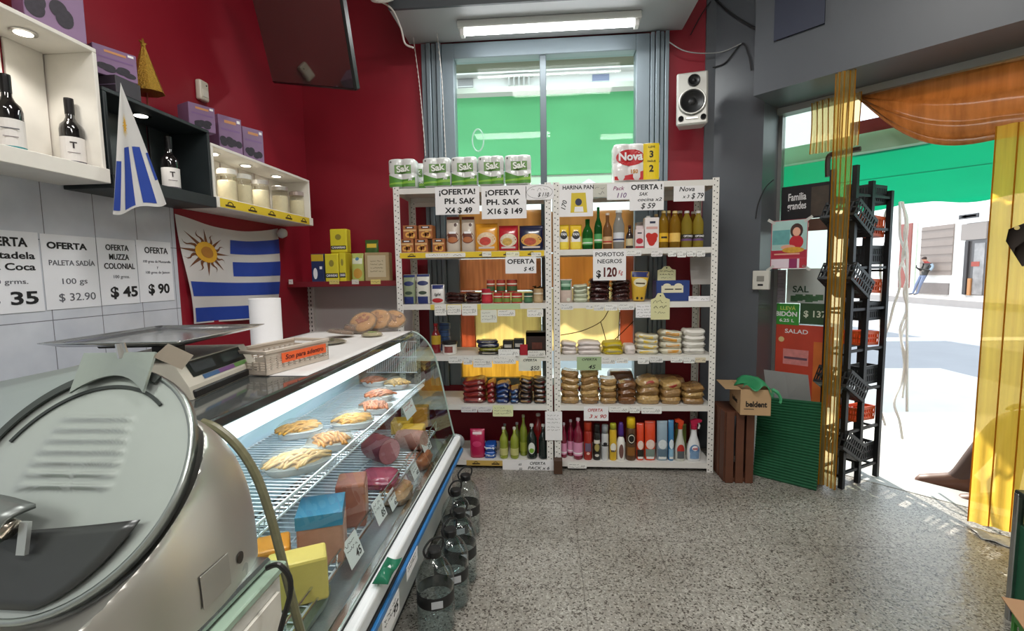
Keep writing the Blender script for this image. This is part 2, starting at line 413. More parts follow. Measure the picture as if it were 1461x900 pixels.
sheet(781, 360, 893, 410, film('#efb070', 0.05, 0.72, streak=0.3, scale=24), 0.012, 'orange sheet on the window behind the black bean sign')
sheet(781, 410, 884, 500, film('#f9e0b8', 0.06, 0.75, streak=0.16, scale=16), 0.015, 'cracked cream sheet on the window above the white flour bags')
sheet(884, 360, 904, 500, film('#c98468', 0.05, 0.66, streak=0.2, scale=20), 0.017, 'narrow brick red sheet at the window edge by the mustard bag')
bm = BM()
for pts in ([(800, 478), (830, 472), (857, 459), (868, 443)], [(857, 459), (862, 476), (866, 492)], [(874, 487), (890, 472), (904, 458)], [(884, 445), (883, 470), (881, 490)]):
    tube(bm, smoothcurve([PY(x, y, YB+0.022) for x, y in pts], 4), 0.0035, 5)
tag(obj('crack_lines', bm, mat('#5a3517', 0.8)), 'dark crack running over the cream sheet on the window', 'crack')
# doorway metalwork and fixed glass
DM = mat('#8d8f8d', 0.35, 0.6, noise=0.1, scale=10)
dr = struct(empty('door_1'))
zh = PS(1112, 157, SOUT).z
t1 = PS(1188, 300, SOUT); TG = t1.x - t1.y
struct(obj('door_header_rail', slab(SOUT-0.09, SOUT+0.05, TJ, TJ+4.2, zh-0.05, ZB+0.02), mat('#a9aba8', 0.4, 0.3), dr))
struct(obj('door_jamb', slab(SOUT-0.03, SOUT+0.05, TJ, TJ+0.035, 0, zh-0.045), DM, dr))
struct(obj('door_side_glass', slab(SOUT, SOUT+0.012, TJ+0.035, TG, 0.04, zh-0.045), glass((238, 244, 238), 0.01, 1.0), dr))
struct(obj('door_threshold', slab(5.28, 5.62, TJ-0.1, TJ+4.2, -0.05, 0.003), mat('#a9aaa8', 0.5, noise=0.15, scale=12), dr))
# ================================================================ SHELVING UNITS
RY = PZ(1010, 674, 0).y
ZS = [PY(810, y, RY).z for y in (262, 356, 432, 507, 578, 658)]      # shelf tops, from the top one down
RD = 0.40
def slotted_mat():
    m, nt, N, L, b = new_mat('white_slotted_steel')
    tc = N.new('ShaderNodeTexCoord'); sp = N.new('ShaderNodeSeparateXYZ'); L.new(tc.outputs['Object'], sp.inputs[0])
    def mth(op, a, bb=None):
        k = N.new('ShaderNodeMath'); k.operation = op
        for i, v in enumerate((a, bb)):
            if v is None: continue
            if isinstance(v, (int, float)): k.inputs[i].default_value = v
            else: L.new(v, k.inputs[i])
        return k.outputs[0]
    ax = mth('SUBTRACT', mth('ABSOLUTE', sp.outputs['X']), 0.0095)
    zz = mth('ADD', sp.outputs['Z'], mth('MULTIPLY', mth('GREATER_THAN', sp.outputs['X'], 0.0), 0.012))
    pz = mth('SUBTRACT', mth('PINGPONG', zz, 0.038), 0.019)
    d = mth('ADD', mth('MULTIPLY', ax, ax), mth('MULTIPLY', pz, pz))
    hole = mth('MULTIPLY', mth('LESS_THAN', d, 0.0000155), mth('LESS_THAN', sp.outputs['Y'], 0.003))
    mx = N.new('ShaderNodeMix'); mx.data_type = 'RGBA'; mx.inputs[6].default_value = lin('#e9e7e2'); mx.inputs[7].default_value = lin('#1b1a19')
    L.new(hole, mx.inputs[0]); L.new(mx.outputs[2], b.inputs['Base Color']); b.inputs['Roughness'].default_value = 0.45
    return m
SLOT = slotted_mat(); SHELFM = mat('#e4e2dd', 0.45, noise=0.05, scale=14)
PW = 0.042
def shelving_unit(x0, x1, label):
    t = thing('shelving_unit', label, 'shelf', ((x0+x1)/2, RY+RD/2, 0), 0, 'white slotted shelving units')
    hw = (x1-x0)/2; hd = RD/2; top = ZS[0]+0.012
    for sx in (-1, 1):
        for sy in (-1, 1):
            bm = BM()
            box(bm, -PW/2, PW/2, -0.0015 if sy < 0 else -0.0015, 0.0015, 0, top)
            box(bm, (sx*PW/2-0.0015), (sx*PW/2+0.0015), 0 if sy < 0 else -0.036, 0.036 if sy < 0 else 0, 0, top)
            obj('post', bm, SLOT, t, loc=(sx*(hw-PW/2), sy*hd, 0))
    for z in ZS:
        bm = BM(); a, b = -hw+0.004, hw-0.004
        box(bm, a, b, -hd+0.004, hd-0.004, z-0.004, z); 
        box(bm, a+PW-0.006, b-PW+0.006, -hd+0.002, -hd+0.005, z-0.038, z); box(bm, a, b, hd-0.005, hd-0.002, z-0.038, z)
        box(bm, a, a+0.003, -hd+0.004, hd-0.004, z-0.036, z-0.003); box(bm, b-0.003, b, -hd+0.004, hd-0.004, z-0.036, z-0.003)
        obj('shelf', bm, SHELFM, t)
    for z in (ZS[0]-0.055, ):
        bm = BM(); box(bm, -hw+0.05, hw-0.05, hd-0.03, hd-0.012, z-0.02, z+0.012); obj('cross_rail', bm, SHELFM, t)
    return t
XL0, XL1 = PY(562, 300, RY).x, PY(787, 300, RY).x
XR0, XR1 = PY(790, 500, RY).x, PY(1026, 270, RY).x
shelving_unit(XL0, XL1-0.004, 'white slotted steel shelving unit beside the deli counter, noodles and beans')
shelving_unit(XR0+0.004, XR1, 'white slotted steel shelving unit beside the door, oil bottles and sprays')

# ---------------------------------------------------------------- shapes for goods (base at z=0, front towards -Y)
class Loft:
    def __init__(s, lv, e=2.0): s.lv = lv; s.e = e
    def ab(s, z):
        lv = s.lv
        if z <= lv[0][0]: return lv[0][1:3]
        for p, q in zip(lv, lv[1:]):
            if z <= q[0]:
                t = (z-p[0])/max(1e-9, q[0]-p[0]); return p[1]+(q[1]-p[1])*t, p[2]+(q[2]-p[2])*t
        return lv[-1][1:3]
    def front(s, x, z):
        a, b = s.ab(z); k = min(1.0, abs(x)/max(a, 1e-6))
        return -b*(1-k**s.e)**(1/s.e)
    def mesh(s, n=22, rough=0.0):
        bm = BM(); rings = []
        for z, a, b in s.lv:
            ring = []
            for i in range(n):
                t = 2*PI*i/n; c, q = math.cos(t), math.sin(t)
                x = a*math.copysign(abs(c)**(2/s.e), c); y = b*math.copysign(abs(q)**(2/s.e), q)
                j = (random.uniform(-1, 1)*rough, random.uniform(-1, 1)*rough, random.uniform(-.6, .6)*rough if 0 < z < s.lv[-1][0] else 0) if rough else (0, 0, 0)
                ring.append(bm.verts.new((x+j[0], y+j[1], z+j[2])))
            rings.append(ring)
        for p, q in zip(rings, rings[1:]):
            for i in range(n): bm.faces.new((p[i], p[(i+1) % n], q[(i+1) % n], q[i]))
        bm.faces.new(rings[0][::-1]); bm.faces.new(rings[-1])
        return bm
    def ring(s, z0, z1, off=0.0007, n=22):
        zs = [z0] + [l[0] for l in s.lv if z0 < l[0] < z1] + [z1]
        return Loft([(z, s.ab(z)[0]+off, s.ab(z)[1]+off) for z in zs], s.e).mesh(n)
class Flat:
    def __init__(s, y): s.y = y
    def front(s, x, z): return s.y
def patch(root, S, cx, cz, sx, sz, m, shape='rect', off=0.0009, name='label', lo=None, hi=None, n=8):
    """printed panel that follows the front of S"""
    bm = BM()
    if shape == 'oval':
        rings = []
        for r in (1.0, 0.66, 0.33):
            rings.append([bm.verts.new((cx+sx/2*r*math.cos(t*PI/10), S.front(cx+sx/2*r*math.cos(t*PI/10), cz+sz/2*r*math.sin(t*PI/10))-off, cz+sz/2*r*math.sin(t*PI/10))) for t in range(20)])
        c = bm.verts.new((cx, S.front(cx, cz)-off, cz))
        for p, q in zip(rings, rings[1:]):
            for i in range(20): bm.faces.new((p[i], p[(i+1) % 20], q[(i+1) % 20], q[i]))
        for i in range(20): bm.faces.new((rings[-1][i], rings[-1][(i+1) % 20], c))
    else:
        def fn(u, v):
            x = cx + (u-0.5)*sx; z0 = lo(u) if lo else cz-sz/2; z1 = hi(u) if hi else cz+sz/2; z = z0+(z1-z0)*v
            return (x, S.front(x, z)-off, z)
        surf(bm, fn, n, n)
    return obj(name, bm, m, root)
def ftext(s, size, m, root, x, z, y, bold=0.02, fit=None, rot=0.0, shear=0.0, name='lettering'):
    o = text(s, size, m, root, x, z, 0, bold, fit=fit, shear=shear, name=name)
    o.matrix_local = Matrix(((1,0,0,x),(0,0,-1,y),(0,1,0,z),(0,0,0,1))) @ Matrix.Rotation(rot, 4, 'Z')
    return o
def pouch(name, w, h, d, m, e=2.6, rough=0.0):
    S = Loft([(0, w*.46, d*.36), (h*.04, w*.485, d*.46), (h*.16, w*.5, d*.5), (h*.5, w*.49, d*.45), (h*.75, w*.485, d*.32), (h*.9, w*.48, d*.12), (h*.93, w*.48, d*.05), (h, w*.485, 0.002)], e)
    return obj(name, S.mesh(24, rough), m, smooth=True), S
def carton(name, w, h, d, m, bev=0.002):
    return obj(name, bx(-w/2, w/2, -d/2, d/2, 0, h, bev), m), Flat(-d/2)
def pillow(name, w, d, h, m, rough=0.0045):
    S = Loft([(0, w*.43, d*.42), (h*.10, w*.465, d*.46), (h*.44, w*.485, d*.485), (h*.48, w*.50, d*.50), (h*.56, w*.50, d*.50), (h*.60, w*.482, d*.485), (h*.86, w*.465, d*.46), (h*.97, w*.43, d*.42), (h, w*.36, d*.34)], 4.2)
    return obj(name, S.mesh(22, rough), m, smooth=True), S
def bottle(name, r, h, m, neck=0.36, cap=None, caph=0.1, shoulder=0.62, waist=1.0):
    S = Loft([(0, r*.86, r*.86), (h*.02, r*.97, r*.97), (h*.05, r, r), (h*.3, r*waist, r*waist), (h*shoulder*.95, r, r), (h*shoulder, r*.97, r*.97), (h*(shoulder+.08), r*.80, r*.80), (h*(shoulder+.16), r*(neck+.15), r*(neck+.15)), (h*(shoulder+.22), r*neck, r*neck), (h*(1-caph), r*neck, r*neck)])
    o = obj(name, S.mesh(18), m, smooth=True)
    if cap is not None:
        obj('cap', lathe(BM(), [(r*neck*1.15, h*(1-caph)-.001), (r*neck*1.15, h*.99), (r*neck*1.0, h)], 16), cap, o)
    return o, S
def can(name, r, h, m, lidm=None):
    S = Loft([(0, r*.93, r*.93), (h*.03, r, r), (h*.97, r, r), (h, r*.93, r*.93)])
    o = sharp(obj(name, S.mesh(20), m))
    obj('lid', lathe(BM(), [(r*.90, h-.001), (r*.90, h+.0015), (r*.80, h+.0005)], 18), lidm or STEEL, o)
    return o, S
def spot(x0, x1, lvl, ytop, d, row=0):
    """place on a shelf from the photo: centre, width and height at the front row's plane"""
    yf = RY + 0.022 + row*0.115
    y0 = PY((x0+x1)/2, 430, yf)
    a, b = PY(x0, 430, yf).x, PY(x1, 430, yf).x
    # keep the same column when the row sits deeper
    h = PY((x0+x1)/2, ytop, yf).z - ZS[lvl] - 0.001
    return V(((a+b)/2, yf + d/2, ZS[lvl]+0.0008)), (b-a)*0.97, h
ROWN = ['top', 'first', 'second', 'third', 'fourth', 'bottom']

# ---------------------------------------------------------------- on top of the units
GRN = mat('#57923a', 0.35); GRN2 = mat('#8fc04c', 0.35); BADGE = mat('#7ba35e', 0.4); WRAP = mat('#dfe2e0', 0.22, noise=0.08, scale=18, coat=0.4)
class RollFront:
    def __init__(s, w, d, n): s.w, s.d, s.n = w, d, n
    def front(s, x, z): return -s.d/2 + 0.014*(1-abs(math.sin(PI*s.n*(x+s.w/2)/s.w))**0.7)
def roll_pack(w, h, d, n, m, name):
    S = RollFront(w, d, n); bm = BM(); NX = 24; rings = []
    for z, ins in ((0, .012), (h*.03, .004), (h*.09, 0), (h*.47, 0), (h*.5, .004), (h*.53, 0), (h*.92, 0), (h*.97, .004), (h, .014)):
        ring = []
        for i in range(NX+1):
            x = -w/2+w*i/NX; ring.append(bm.verts.new((x*(1-ins*2/w), S.front(x, 0)+ins, z)))
        for i in range(NX, -1, -1):
            x = -w/2+w*i/NX; ring.append(bm.verts.new((x*(1-ins*2/w), -S.front(x, 0)-ins, z)))
        rings.append(ring)
    k = len(rings[0])
    for p, q in zip(rings, rings[1:]):
        for i in range(k): bm.faces.new((p[i], p[(i+1) % k], q[(i+1) % k], q[i]))
    bm.faces.new(rings[0][::-1]); bm.faces.new(rings[-1])
    return obj(name, bm, m, smooth=True), S
def sak_pack(w, h):
    o, S = roll_pack(w, h, 0.12, 2, WRAP, 'toilet_roll_pack')
    patch(o, S, 0, 0, w*.98, 0, GRN, lo=lambda u: h*.03, hi=lambda u: h*(.44-.16*math.sin(u*2.6)), name='printed_base', n=26)
    patch(o, S, 0, 0, w*.98, 0, GRN2, lo=lambda u: h*(.10+.05*u), hi=lambda u: h*(.15+.10*u), off=0.0018, name='printed_wave', n=26)
    patch(o, S, w*.05, h*.62, w*.62, h*.30, mat('#6a9a50', .4), off=0.0014, name='badge', n=20)
    patch(o, S, w*.05, h*.62, w*.56, h*.25, BADGE, off=0.002, name='badge_face', n=20)
    ftext('Sak', h*.30, mat('#f7faf2', .4), o, w*.05, h*.63, -.0628, .035, rot=.12, fit=w*.5)
    ftext('Sak', h*.30, mat('#3f6a2c', .4), o, w*.065, h*.612, -.0622, .05, rot=.12, fit=w*.52, name='lettering_shadow')
    ftext('30', h*.15, PAPER, o, w*.32, h*.28, -.0628, .03)
    ftext('4', h*.1, INK, o, -w*.40, h*.88, -.058, .03)
    return o
packs = [(560, 598, 0), (608, 647, 0), (647.5, 684.5, 0), (685, 722, 0), (722.5, 760, 0), (583, 607, 1)]
for i, (a, b, row) in enumerate(packs):
    p, w, h = spot(a, b, 0, 223 if not row else 229, .13, row)
    if row: w = 0.185
    o = sak_pack(w, 0.198 if not row else .19); o.location = p + V((0.055*row*0, 0, 0.012))
    o.location.z = ZS[0] + .013
    tag(o, f'green and white toilet roll pack on the counter-side rack top, {ORD[i]} from the red wall' if not row else 'toilet roll pack half hidden behind the first pack by the red wall', 'toilet paper', 'toilet roll packs on the rack')
p, w, h = spot(874, 941, 0, 212, .14)
o, S = roll_pack(w, .245, .13, 3, mat('#e6e3e2', .25, noise=.06, scale=18, coat=.4), 'kitchen_roll_pack'); o.location = (p.x, p.y, ZS[0]+.013)
h = .245; RD1 = mat('#c3222b', .35); YEL = mat('#f0d21f', .35)
patch(o, S, 0, 0, w*.62, 0, RD1, lo=lambda u: h*.02, hi=lambda u: h*(.12+.14*u*u), name='printed_base', n=26).location = (-w*.17, 0, 0)
patch(o, S, -w*.14, h*.62, w*.62, h*.44, RD1, 'oval', .0014, name='oval_badge')
ftext('Nova', h*.29, PAPER, o, -w*.14, h*.635, -.068, .035, fit=w*.52)
patch(o, S, w*.31, h*.5, w*.34, h*.96, YEL, off=.0012, name='offer_band')
ftext('LLEVE', h*.07, INK, o, w*.31, h*.88, -.068, .01); ftext('3', h*.24, INK, o, w*.31, h*.68, -.068, .03)
ftext('PAGUE', h*.07, INK, o, w*.31, h*.50, -.068, .01); ftext('2', h*.24, INK, o, w*.31, h*.30, -.068, .03)
ftext('150', h*.14, mat('#c8871c', .4), o, -w*.06, h*.24, -.067, .03)
tag(o, 'kitchen roll pack with red oval badge and yellow band on top of the door-side rack', 'kitchen paper')

# ---------------------------------------------------------------- goods, shelf by shelf
CUR = {}
def put(o, p, label, cat, group=None):
    o.location = p; tag(o, label, cat, group); return o
# first shelf, counter side: biscuit boxes
def biscuit_box(w, h):
    o, S = carton('biscuit_box', w, h, .10, mat('#a9663a', .4, noise=.1, scale=25))
    patch(o, S, 0, h*.84, w*.6, h*.16, mat('#2a211c', .4), name='brand_plate'); patch(o, S, 0, h*.84, w*.4, h*.07, PAPER, off=.0014, name='plate_line')
    patch(o, S, 0, h*.63, w*.9, h*.13, mat('#d9b27a', .4))
    for x, z, r in ((-.12, .30, .42), (.16, .26, .44), (.1, .42, .34)):
        patch(o, S, w*x, h*z, w*r, h*r*.95, mat('#e3a94f', .4), 'oval', .0014, 'biscuit_print'); patch(o, S, w*x, h*z, w*r*.4, h*r*.38, mat('#8a4a22', .4), 'oval', .002, 'biscuit_hole_print')
    return o
for i, (a, b, lev) in enumerate(((573, 593, 0), (594, 613, 0), (619, 637, 0), (578, 598, 1), (600, 620, 1))):
    p, w, h = spot(a, b, 1, 337, .10); h = .094
    p.z += lev*(h+.001)
    put(biscuit_box(w, h), p, ('orange brown biscuit box on the first counter-side shelf, %s along the bottom row' % ORD[i]) if not lev else ('orange brown biscuit box stacked on two others, %s of the upper pair' % ORD[i-3]), 'biscuit box', 'biscuit boxes on the first shelf')
for i, (a, b) in enumerate(((637.5, 658), (659, 679))):
    p, w, h = spot(a, b, 1, 308, .09)
    o, S = pouch('cocoa_bag', w, h, .085, mat('#c9bcae', .3, noise=.08, scale=20, coat=.4))
    patch(o, S, 0, h*.40, w*.92, h*.34, mat('#6a3524', .4), 'oval'); patch(o, S, 0, h*.34, w*.7, h*.16, mat('#b06a3e', .4), 'oval', .0014); patch(o, S, 0, h*.54, w*.5, h*.06, PAPER, off=.0018)
    patch(o, S, 0, h*.955, w*.9, h*.08, mat('#7a2a1d', .4), name='top_band'); patch(o, S, w*.2, h*.76, w*.22, h*.1, mat('#4b2a20', .4), 'oval', name='round_mark')
    put(o, p, 'cream cocoa bag with brown oval print, %s of two under the first offer sign' % ORD[i], 'cocoa bag', 'cocoa bags')
for a, b, y, c1, c2, c3, lab in ((679, 712, 318, '#e09a26', '#e9c2a0', '#c23a2c', 'orange noodle packet on the first shelf between cocoa and the red packet'),
                                 (712, 741, 321, '#b71d2c', '#d8cdb4', '#c9a24a', 'red noodle packet with silver arch on the first counter-side shelf'),
                                 (741, 777, 321, '#1d2142', '#d9a24a', '#b64a26', 'navy noodle packet with orange pasta picture beside the middle posts')):
    p, w, h = spot(a, b, 1, y, .08)
    o, S = pouch('noodle_packet', w, h, .075, mat(c1, .25, noise=.1, scale=14, coat=.5))
    patch(o, S, 0, h*.42, w*.84, h*.52, mat(c2, .45, noise=.45, scale=60), 'oval'); patch(o, S, -w*.05, h*.36, w*.5, h*.3, mat(c3, .45, noise=.5, scale=70), 'oval', .0014, 'food_print')
    patch(o, S, 0, h*.13, w*.7, h*.07, mat('#d7c9c4', .4), off=.0014, name='name_strip')
    put(o, p, lab, 'noodle packet')
# first shelf, door side
for i, (a, b) in enumerate(((797, 813), (813.5, 831))):
    p, w, h = spot(a, b, 1, 320, .07)
    o, S = pouch('corn_flour_bag', w, h, .065, mat('#e9c222', .3, noise=.05, scale=20, coat=.3))
    patch(o, S, 0, h*.16, w*.9, h*.3, mat('#f0d64c', .4), name='lower_panel'); patch(o, S, 0, h*.42, w*.92, h*.22, PAPER, name='white_panel')
    patch(o, S, 0, h*.58, w*.66, h*.34, mat('#16171c', .4), 'oval', .0014, 'round_badge'); ftext('PAN', h*.15, PAPER, o, 0, h*.60, -.036, .03, fit=w*.5)
    put(o, p, 'yellow corn flour bag with black round badge, %s from the middle posts' % ORD[i], 'flour bag', 'yellow corn flour bags')
def bottled(a, b, y, lvl, glassc, label, lc, name='glass_bottle', neck=.34, cap=None, sh=.58, lz=(.14, .34), row=0, cat='bottle', group=None, see=True, caph=.06, band=None, content=None, solid=False):
    p, w, h = spot(a, b, lvl, y, .07, row); r = w/2*.98; p.y = RY+.022+row*.115+r
    m = mat(glassc, .12, noise=.05, scale=9, coat=.8) if solid else film(glassc, .45, .55, .06)
    o, S = bottle(name, r, h, m, neck, mat(cap, .35) if cap else None, caph, sh)
    if lc: obj('label', S.ring(h*lz[0], h*lz[1], .0006), mat(lc, .45, noise=.1, scale=30), o)
    if band: obj('label_band', S.ring(h*(lz[0]+.04), h*(lz[0]+.08), .0011), mat(band, .45), o)
    if content:
        obj('content', Loft([(l[0], max(.002, l[1]-.003), max(.002, l[2]-.003)) for l in S.lv if .02*h < l[0] < h*(sh+.1)]).mesh(14), mat(content, .2, noise=.1, scale=12, coat=.5), o, smooth=True)
    put(o, p, label, cat, group)
    return o, S, w, h
bottled(831, 847, 309, 1, '#3f9a4a', 'green glass bottle standing beside the yellow corn flour bags', '#5fae62', neck=.42, band='#dfeedd', sh=.52)
bottled(848, 860, 291, 1, '#2f8a44', 'tall slim green bottle between the wide green and amber ones', '#56a862', neck=.34, band='#e4efe2', sh=.5)
bottled(860.5, 874, 303, 1, '#b98f63', 'amber bottle with red banded label on the first door-side shelf', '#d9b184', neck=.38, cap='#d8c9bb', band='#b8322c', sh=.54)
bottled(875, 892, 299, 1, '#cfd2d2', 'clear bottle with blue and white label beside the amber one', '#d9dde4', neck=.5, cap='#e6e6e4', band='#22305f', sh=.62, lz=(.18, .42))
bottled(893, 904, 321, 1, '#2e1a16', 'small dark sauce bottle with cream label under the cooking offer sign', '#cfc29d', neck=.4, cap='#5d1f1c', solid=True, sh=.55, lz=(.12, .42))
for i in range(3):
    p, w, h = spot(905.5, 918, 1, 327-i*5, .05, i*.62)
    o, S = carton('tomato_carton', w, h, .055, mat('#e3d3d3', .35, noise=.05, scale=20))
    patch(o, S, 0, h*.38, w*.8, h*.3, mat('#b42a3a', .4), 'oval'); patch(o, S, 0, h*.06, w*.96, h*.1, mat('#b83248', .4)); patch(o, S, 0, h*.8, w*.5, h*.07, mat('#3a3a44', .4))
    put(o, p + V((.004*i, 0, 0)), 'slim pink and white tomato carton, %s in its file beside the tall carton' % ORD[i], 'carton', 'slim tomato cartons')
p, w, h = spot(919, 939.5, 1, 310, .07)
o, S = carton('tomato_pulp_carton', w, h, .065, mat('#ebe4e4', .35))
obj('screw_cap', lathe(BM(), [(.014, 0), (.014, .012), (.012, .014)], 14, (-w*.2, 0, h)), WHITE, o)
for x, z, rx_, rz_ in ((-.28, .40, .42, .2), (.24, .40, .46, .2), (0, .30, .72, .34), (-.02, .20, .5, .26)): patch(o, S, w*x*.8, h*z, w*rx_, h*rz_, mat('#c52a20', .35), 'oval', .0012+.0003*abs(x), 'tomato_print')
patch(o, S, w*.04, h*.84, w*.4, h*.07, mat('#252a46', .4)); patch(o, S, 0, h*.66, w*.8, h*.08, mat('#d9a7a0', .4))
put(o, p, 'tall white tomato carton with red tomatoes on the first door-side shelf', 'carton')
oils = [(939.5, 954, 300, 0, '#d9b23c', '#e9b92a', 'yellow labelled cooking oil bottle beside the tall tomato carton', 'OIL'),
        (955, 971.5, 300, 0, '#d4ac40', '#ecc466', 'cooking oil bottle with pale orange label, second oil from the carton', None),
        (972, 988, 300, 0, '#dcc95a', '#7a5a86', 'clear oil bottle with dark lettered band, third oil from the carton', 'OPTIMO'),
        (988.5, 1004, 300, 0, '#dfcd5e', '#7a5a86', 'clear oil bottle with dark lettered band, last oil by the door post', 'OPTIMO'),
        (930, 942, 305, 1, '#b98d2c', None, 'half hidden oil bottle behind the tall tomato carton', None),
        (948, 960, 300, 1, '#b98d2c', None, 'half hidden oil bottle behind the first two oils', None),
        (963, 977, 300, 1, '#b98d2c', None, 'half hidden oil bottle behind the pale orange labelled oil', None),
        (982, 996, 301, 1, '#b98d2c', None, 'half hidden oil bottle behind the two lettered oils', None)]
for a, b, y, row, c, lc, lab, tx in oils:
    o, S, w, h = bottled(a, b, y, 1, c, lab, lc if tx != 'OPTIMO' else None, 'oil_bottle', .40, '#e0c98e' if b < 972 else '#d9d4d0', .69, (.16, .40), row, 'oil bottle', 'cooking oil bottles on the first shelf')
    if tx == 'OPTIMO':
        obj('label', S.ring(h*.18, h*.24, .0006), mat('#6f4f80', .45), o); obj('label_band', S.ring(h*.245, h*.36, .0008), mat('#3c3a30', .45), o)
        ftext('OPTIMO', h*.075, PAPER, o, 0, h*.30, -w/2-.0015, .02, fit=w*.8)
    elif tx: patch(o, S, 0, h*.28, w*.6, h*.05, mat('#2d2416'), off=.0012, name='printed_name')
# second shelf, counter side
for i, (a, b, y) in enumerate(((574, 592, 392), (593, 613, 391))):
    p, w, h = spot(a, b, 2, y, .07)
    o, S = pouch('yerba_bag', w, h, .065, mat('#d9d9cf' if i else '#8f9a7c', .35, noise=.1, scale=25))
    patch(o, S, 0, h*.13, w*.96, h*.25, mat('#27346f', .35)); patch(o, S, 0, h*.70, w*.8, h*.16, mat('#2a3566', .4), 'oval'); patch(o, S, 0, h*.38, w*.6, h*.12, mat('#3a4a3a', .4), 'oval')
    patch(o, S, 0, h*.955, w*.92, h*.08, mat('#2b3670', .35), name='folded_top')
    put(o, p, 'tea bag with %s body and blue base, %s from the outer post' % (('white', 'second') if i else ('olive', 'first')), 'tea bag', 'blue based bags')
o = obj('shelf_ticket', bx(-.045, .045, -.002, .002, 0, .045, .001), PAPER); obj('red_strip', bx(-.03, .03, -.0028, -.002, .014, .03), mat('#7c2a26', .5), o)
put(o, spot(577, 595, 2, 392, .01, 1.0)[0] + V((0, .0, .165)), 'white ticket with red strip standing above the blue based bags', 'ticket')
p, w, h = spot(614, 634, 2, 406, .06)
o, S = pouch('sweetener_bag', w, h, .055, mat('#e4e2e0', .3, coat=.3)); patch(o, S, 0, h*.88, w*.8, h*.2, mat('#27336e', .35)); patch(o, S, 0, h*.18, w*.8, h*.24, mat('#b4252a', .4), 'oval')
ftext('light', h*.2, mat('#3a3a3a'), o, 0, h*.5, -.03, .01, shear=.3)
put(o, p, 'white bag with red lips shaped print beside the blue based bags', 'bag')
BEANM = mat('#3b1a18', .18, noise=.35, scale=60, coat=.6)
def stack(lvl, x0, x1, ytop, n, m, name, desc, ref, k, grp, d=.17, front=None, row=0, mats=None, tilt=0.0, sameh=None, where=None):
    """bags lying on top of one another"""
    yf = RY+.02+row*.13; xa, xb = PY(x0, 430, yf).x, PY(x1, 430, yf).x; xc = (xa+xb)/2; w = (xb-xa)*.985
    H = PY((x0+x1)/2, ytop, yf).z - ZS[lvl]; h = sameh or H/n
    PH = random.uniform(0, 6.3)
    for i in range(n):
        mm = mats[i % len(mats)] if mats else m
        o, S = pillow(name, w*random.uniform(.97, 1.0), d*random.uniform(.96, 1.0), h*1.0, mm)
        if front: front(o, S, w, h, i)
        ty = random.uniform(-1, 1)*tilt*.5; o.rotation_euler = (0, ty, random.uniform(-.06, .06))
        if n > 1:
            aa, bb, cc = h*.085*min(i, 2), PH, 2*PI/(w*1.1)
            for q in [o]+list(o.children):
                for v_ in q.data.vertices: v_.co.z += aa*(math.sin(v_.co.x*cc+bb)-.6*abs(2*v_.co.x/w)**3 + .5*math.sin(v_.co.y*30+bb))
        lab = f'{desc}, {ROWN[lvl]} shelf, {ORD[k]} stack from the {ref}, {ORD[i]} bag up'
        put(o, V((xc, yf+d/2+.003*random.random(), ZS[lvl]+.001+i*h+abs(ty)*w*.45)), lab, 'bag', grp)
stack(2, 634, 662, 418, 3, BEANM, 'dark_bean_bag', 'dark bean bag', 'outer post', 0, 'dark bean bags by the counter')
stack(2, 663, 686, 418, 3, BEANM, 'dark_bean_bag', 'dark bean bag', 'outer post', 1, 'dark bean bags by the counter')
def tin(a, b, y, body, band, lab, z=0.0, row=0, lidm=None, grp='cans on the second shelf'):
    p, w, h = spot(a, b, 2, y, .06, row); r = w/2
    o, S = can('food_can', r, h if not z else z[1], mat(body, .35, noise=.15, scale=40), lidm)
    hh = h if not z else z[1]
    obj('label', S.ring(hh*.12, hh*.5, .0006), mat(band, .4, noise=.3, scale=50), o); obj('label_stripe', S.ring(hh*.62, hh*.72, .0007), mat('#e6e0cf', .4), o)
    p.y = RY+.022+row*.115+r
    if z: p.z = z[0]
    put(o, p, lab, 'can', grp); return p.z, h
hs = spot(703, 717, 2, 418, .06)[2]
tin(686, 702.5, 412, '#b01f35', '#c7303c', 'tall red can at the start of the can row')
tin(703, 717, 418, '#b3322a', '#6f8a3a', 'red topped vegetable can, second in the lower can row')
tin(717.5, 728, 418, '#b3322a', '#6f8a3a', 'narrow red topped vegetable can, third in the lower can row')
tin(729, 745, 418, '#b3322a', '#75903c', 'red topped vegetable can, fourth in the lower can row')
tin(747, 760, 418, '#27513a', '#4d7a58', 'dark green jar beside the tan jar at the middle posts', lidm=mat('#7a2a22', .4))
tin(761, 775, 412, '#b79a72', '#c7ad86', 'tan jar beside the middle posts on the second shelf', lidm=mat('#c08a3c', .4))
for i, (a, b) in enumerate(((694, 706), (708, 721), (722.5, 738))):
    tin(a, b, 400, '#a83a2c' , '#3f5a34', 'silver and red can on top of the lower can row, %s along' % ORD[i], z=(ZS[2]+hs+.004, .088), row=.1)
bm = BM()
for i in range(46):
    a = random.uniform(0, 2*PI); l = random.uniform(.04, .085); t = random.uniform(.2, 1.3); c = V((0, 0, .07))
    tube(bm, [c, c + V((math.cos(a)*math.cos(t), math.sin(a)*math.cos(t), math.sin(t)))*l*.6, c + V((math.cos(a)*math.cos(t), math.sin(a)*math.cos(t), math.sin(t)*.6))*l], [.003, .004, .001], 4)
lathe(bm, [(.03, 0), (.034, .06), (.03, .08)], 12)
o = obj('dried_herb_bunch', bm, mat('#3f3620', .7, noise=.3, scale=40)); put(o, V((PY(766, 400, RY+.17).x, RY+.2, ZS[2]+.001)), 'dark dried herb bunch behind the tan jar', 'herbs')
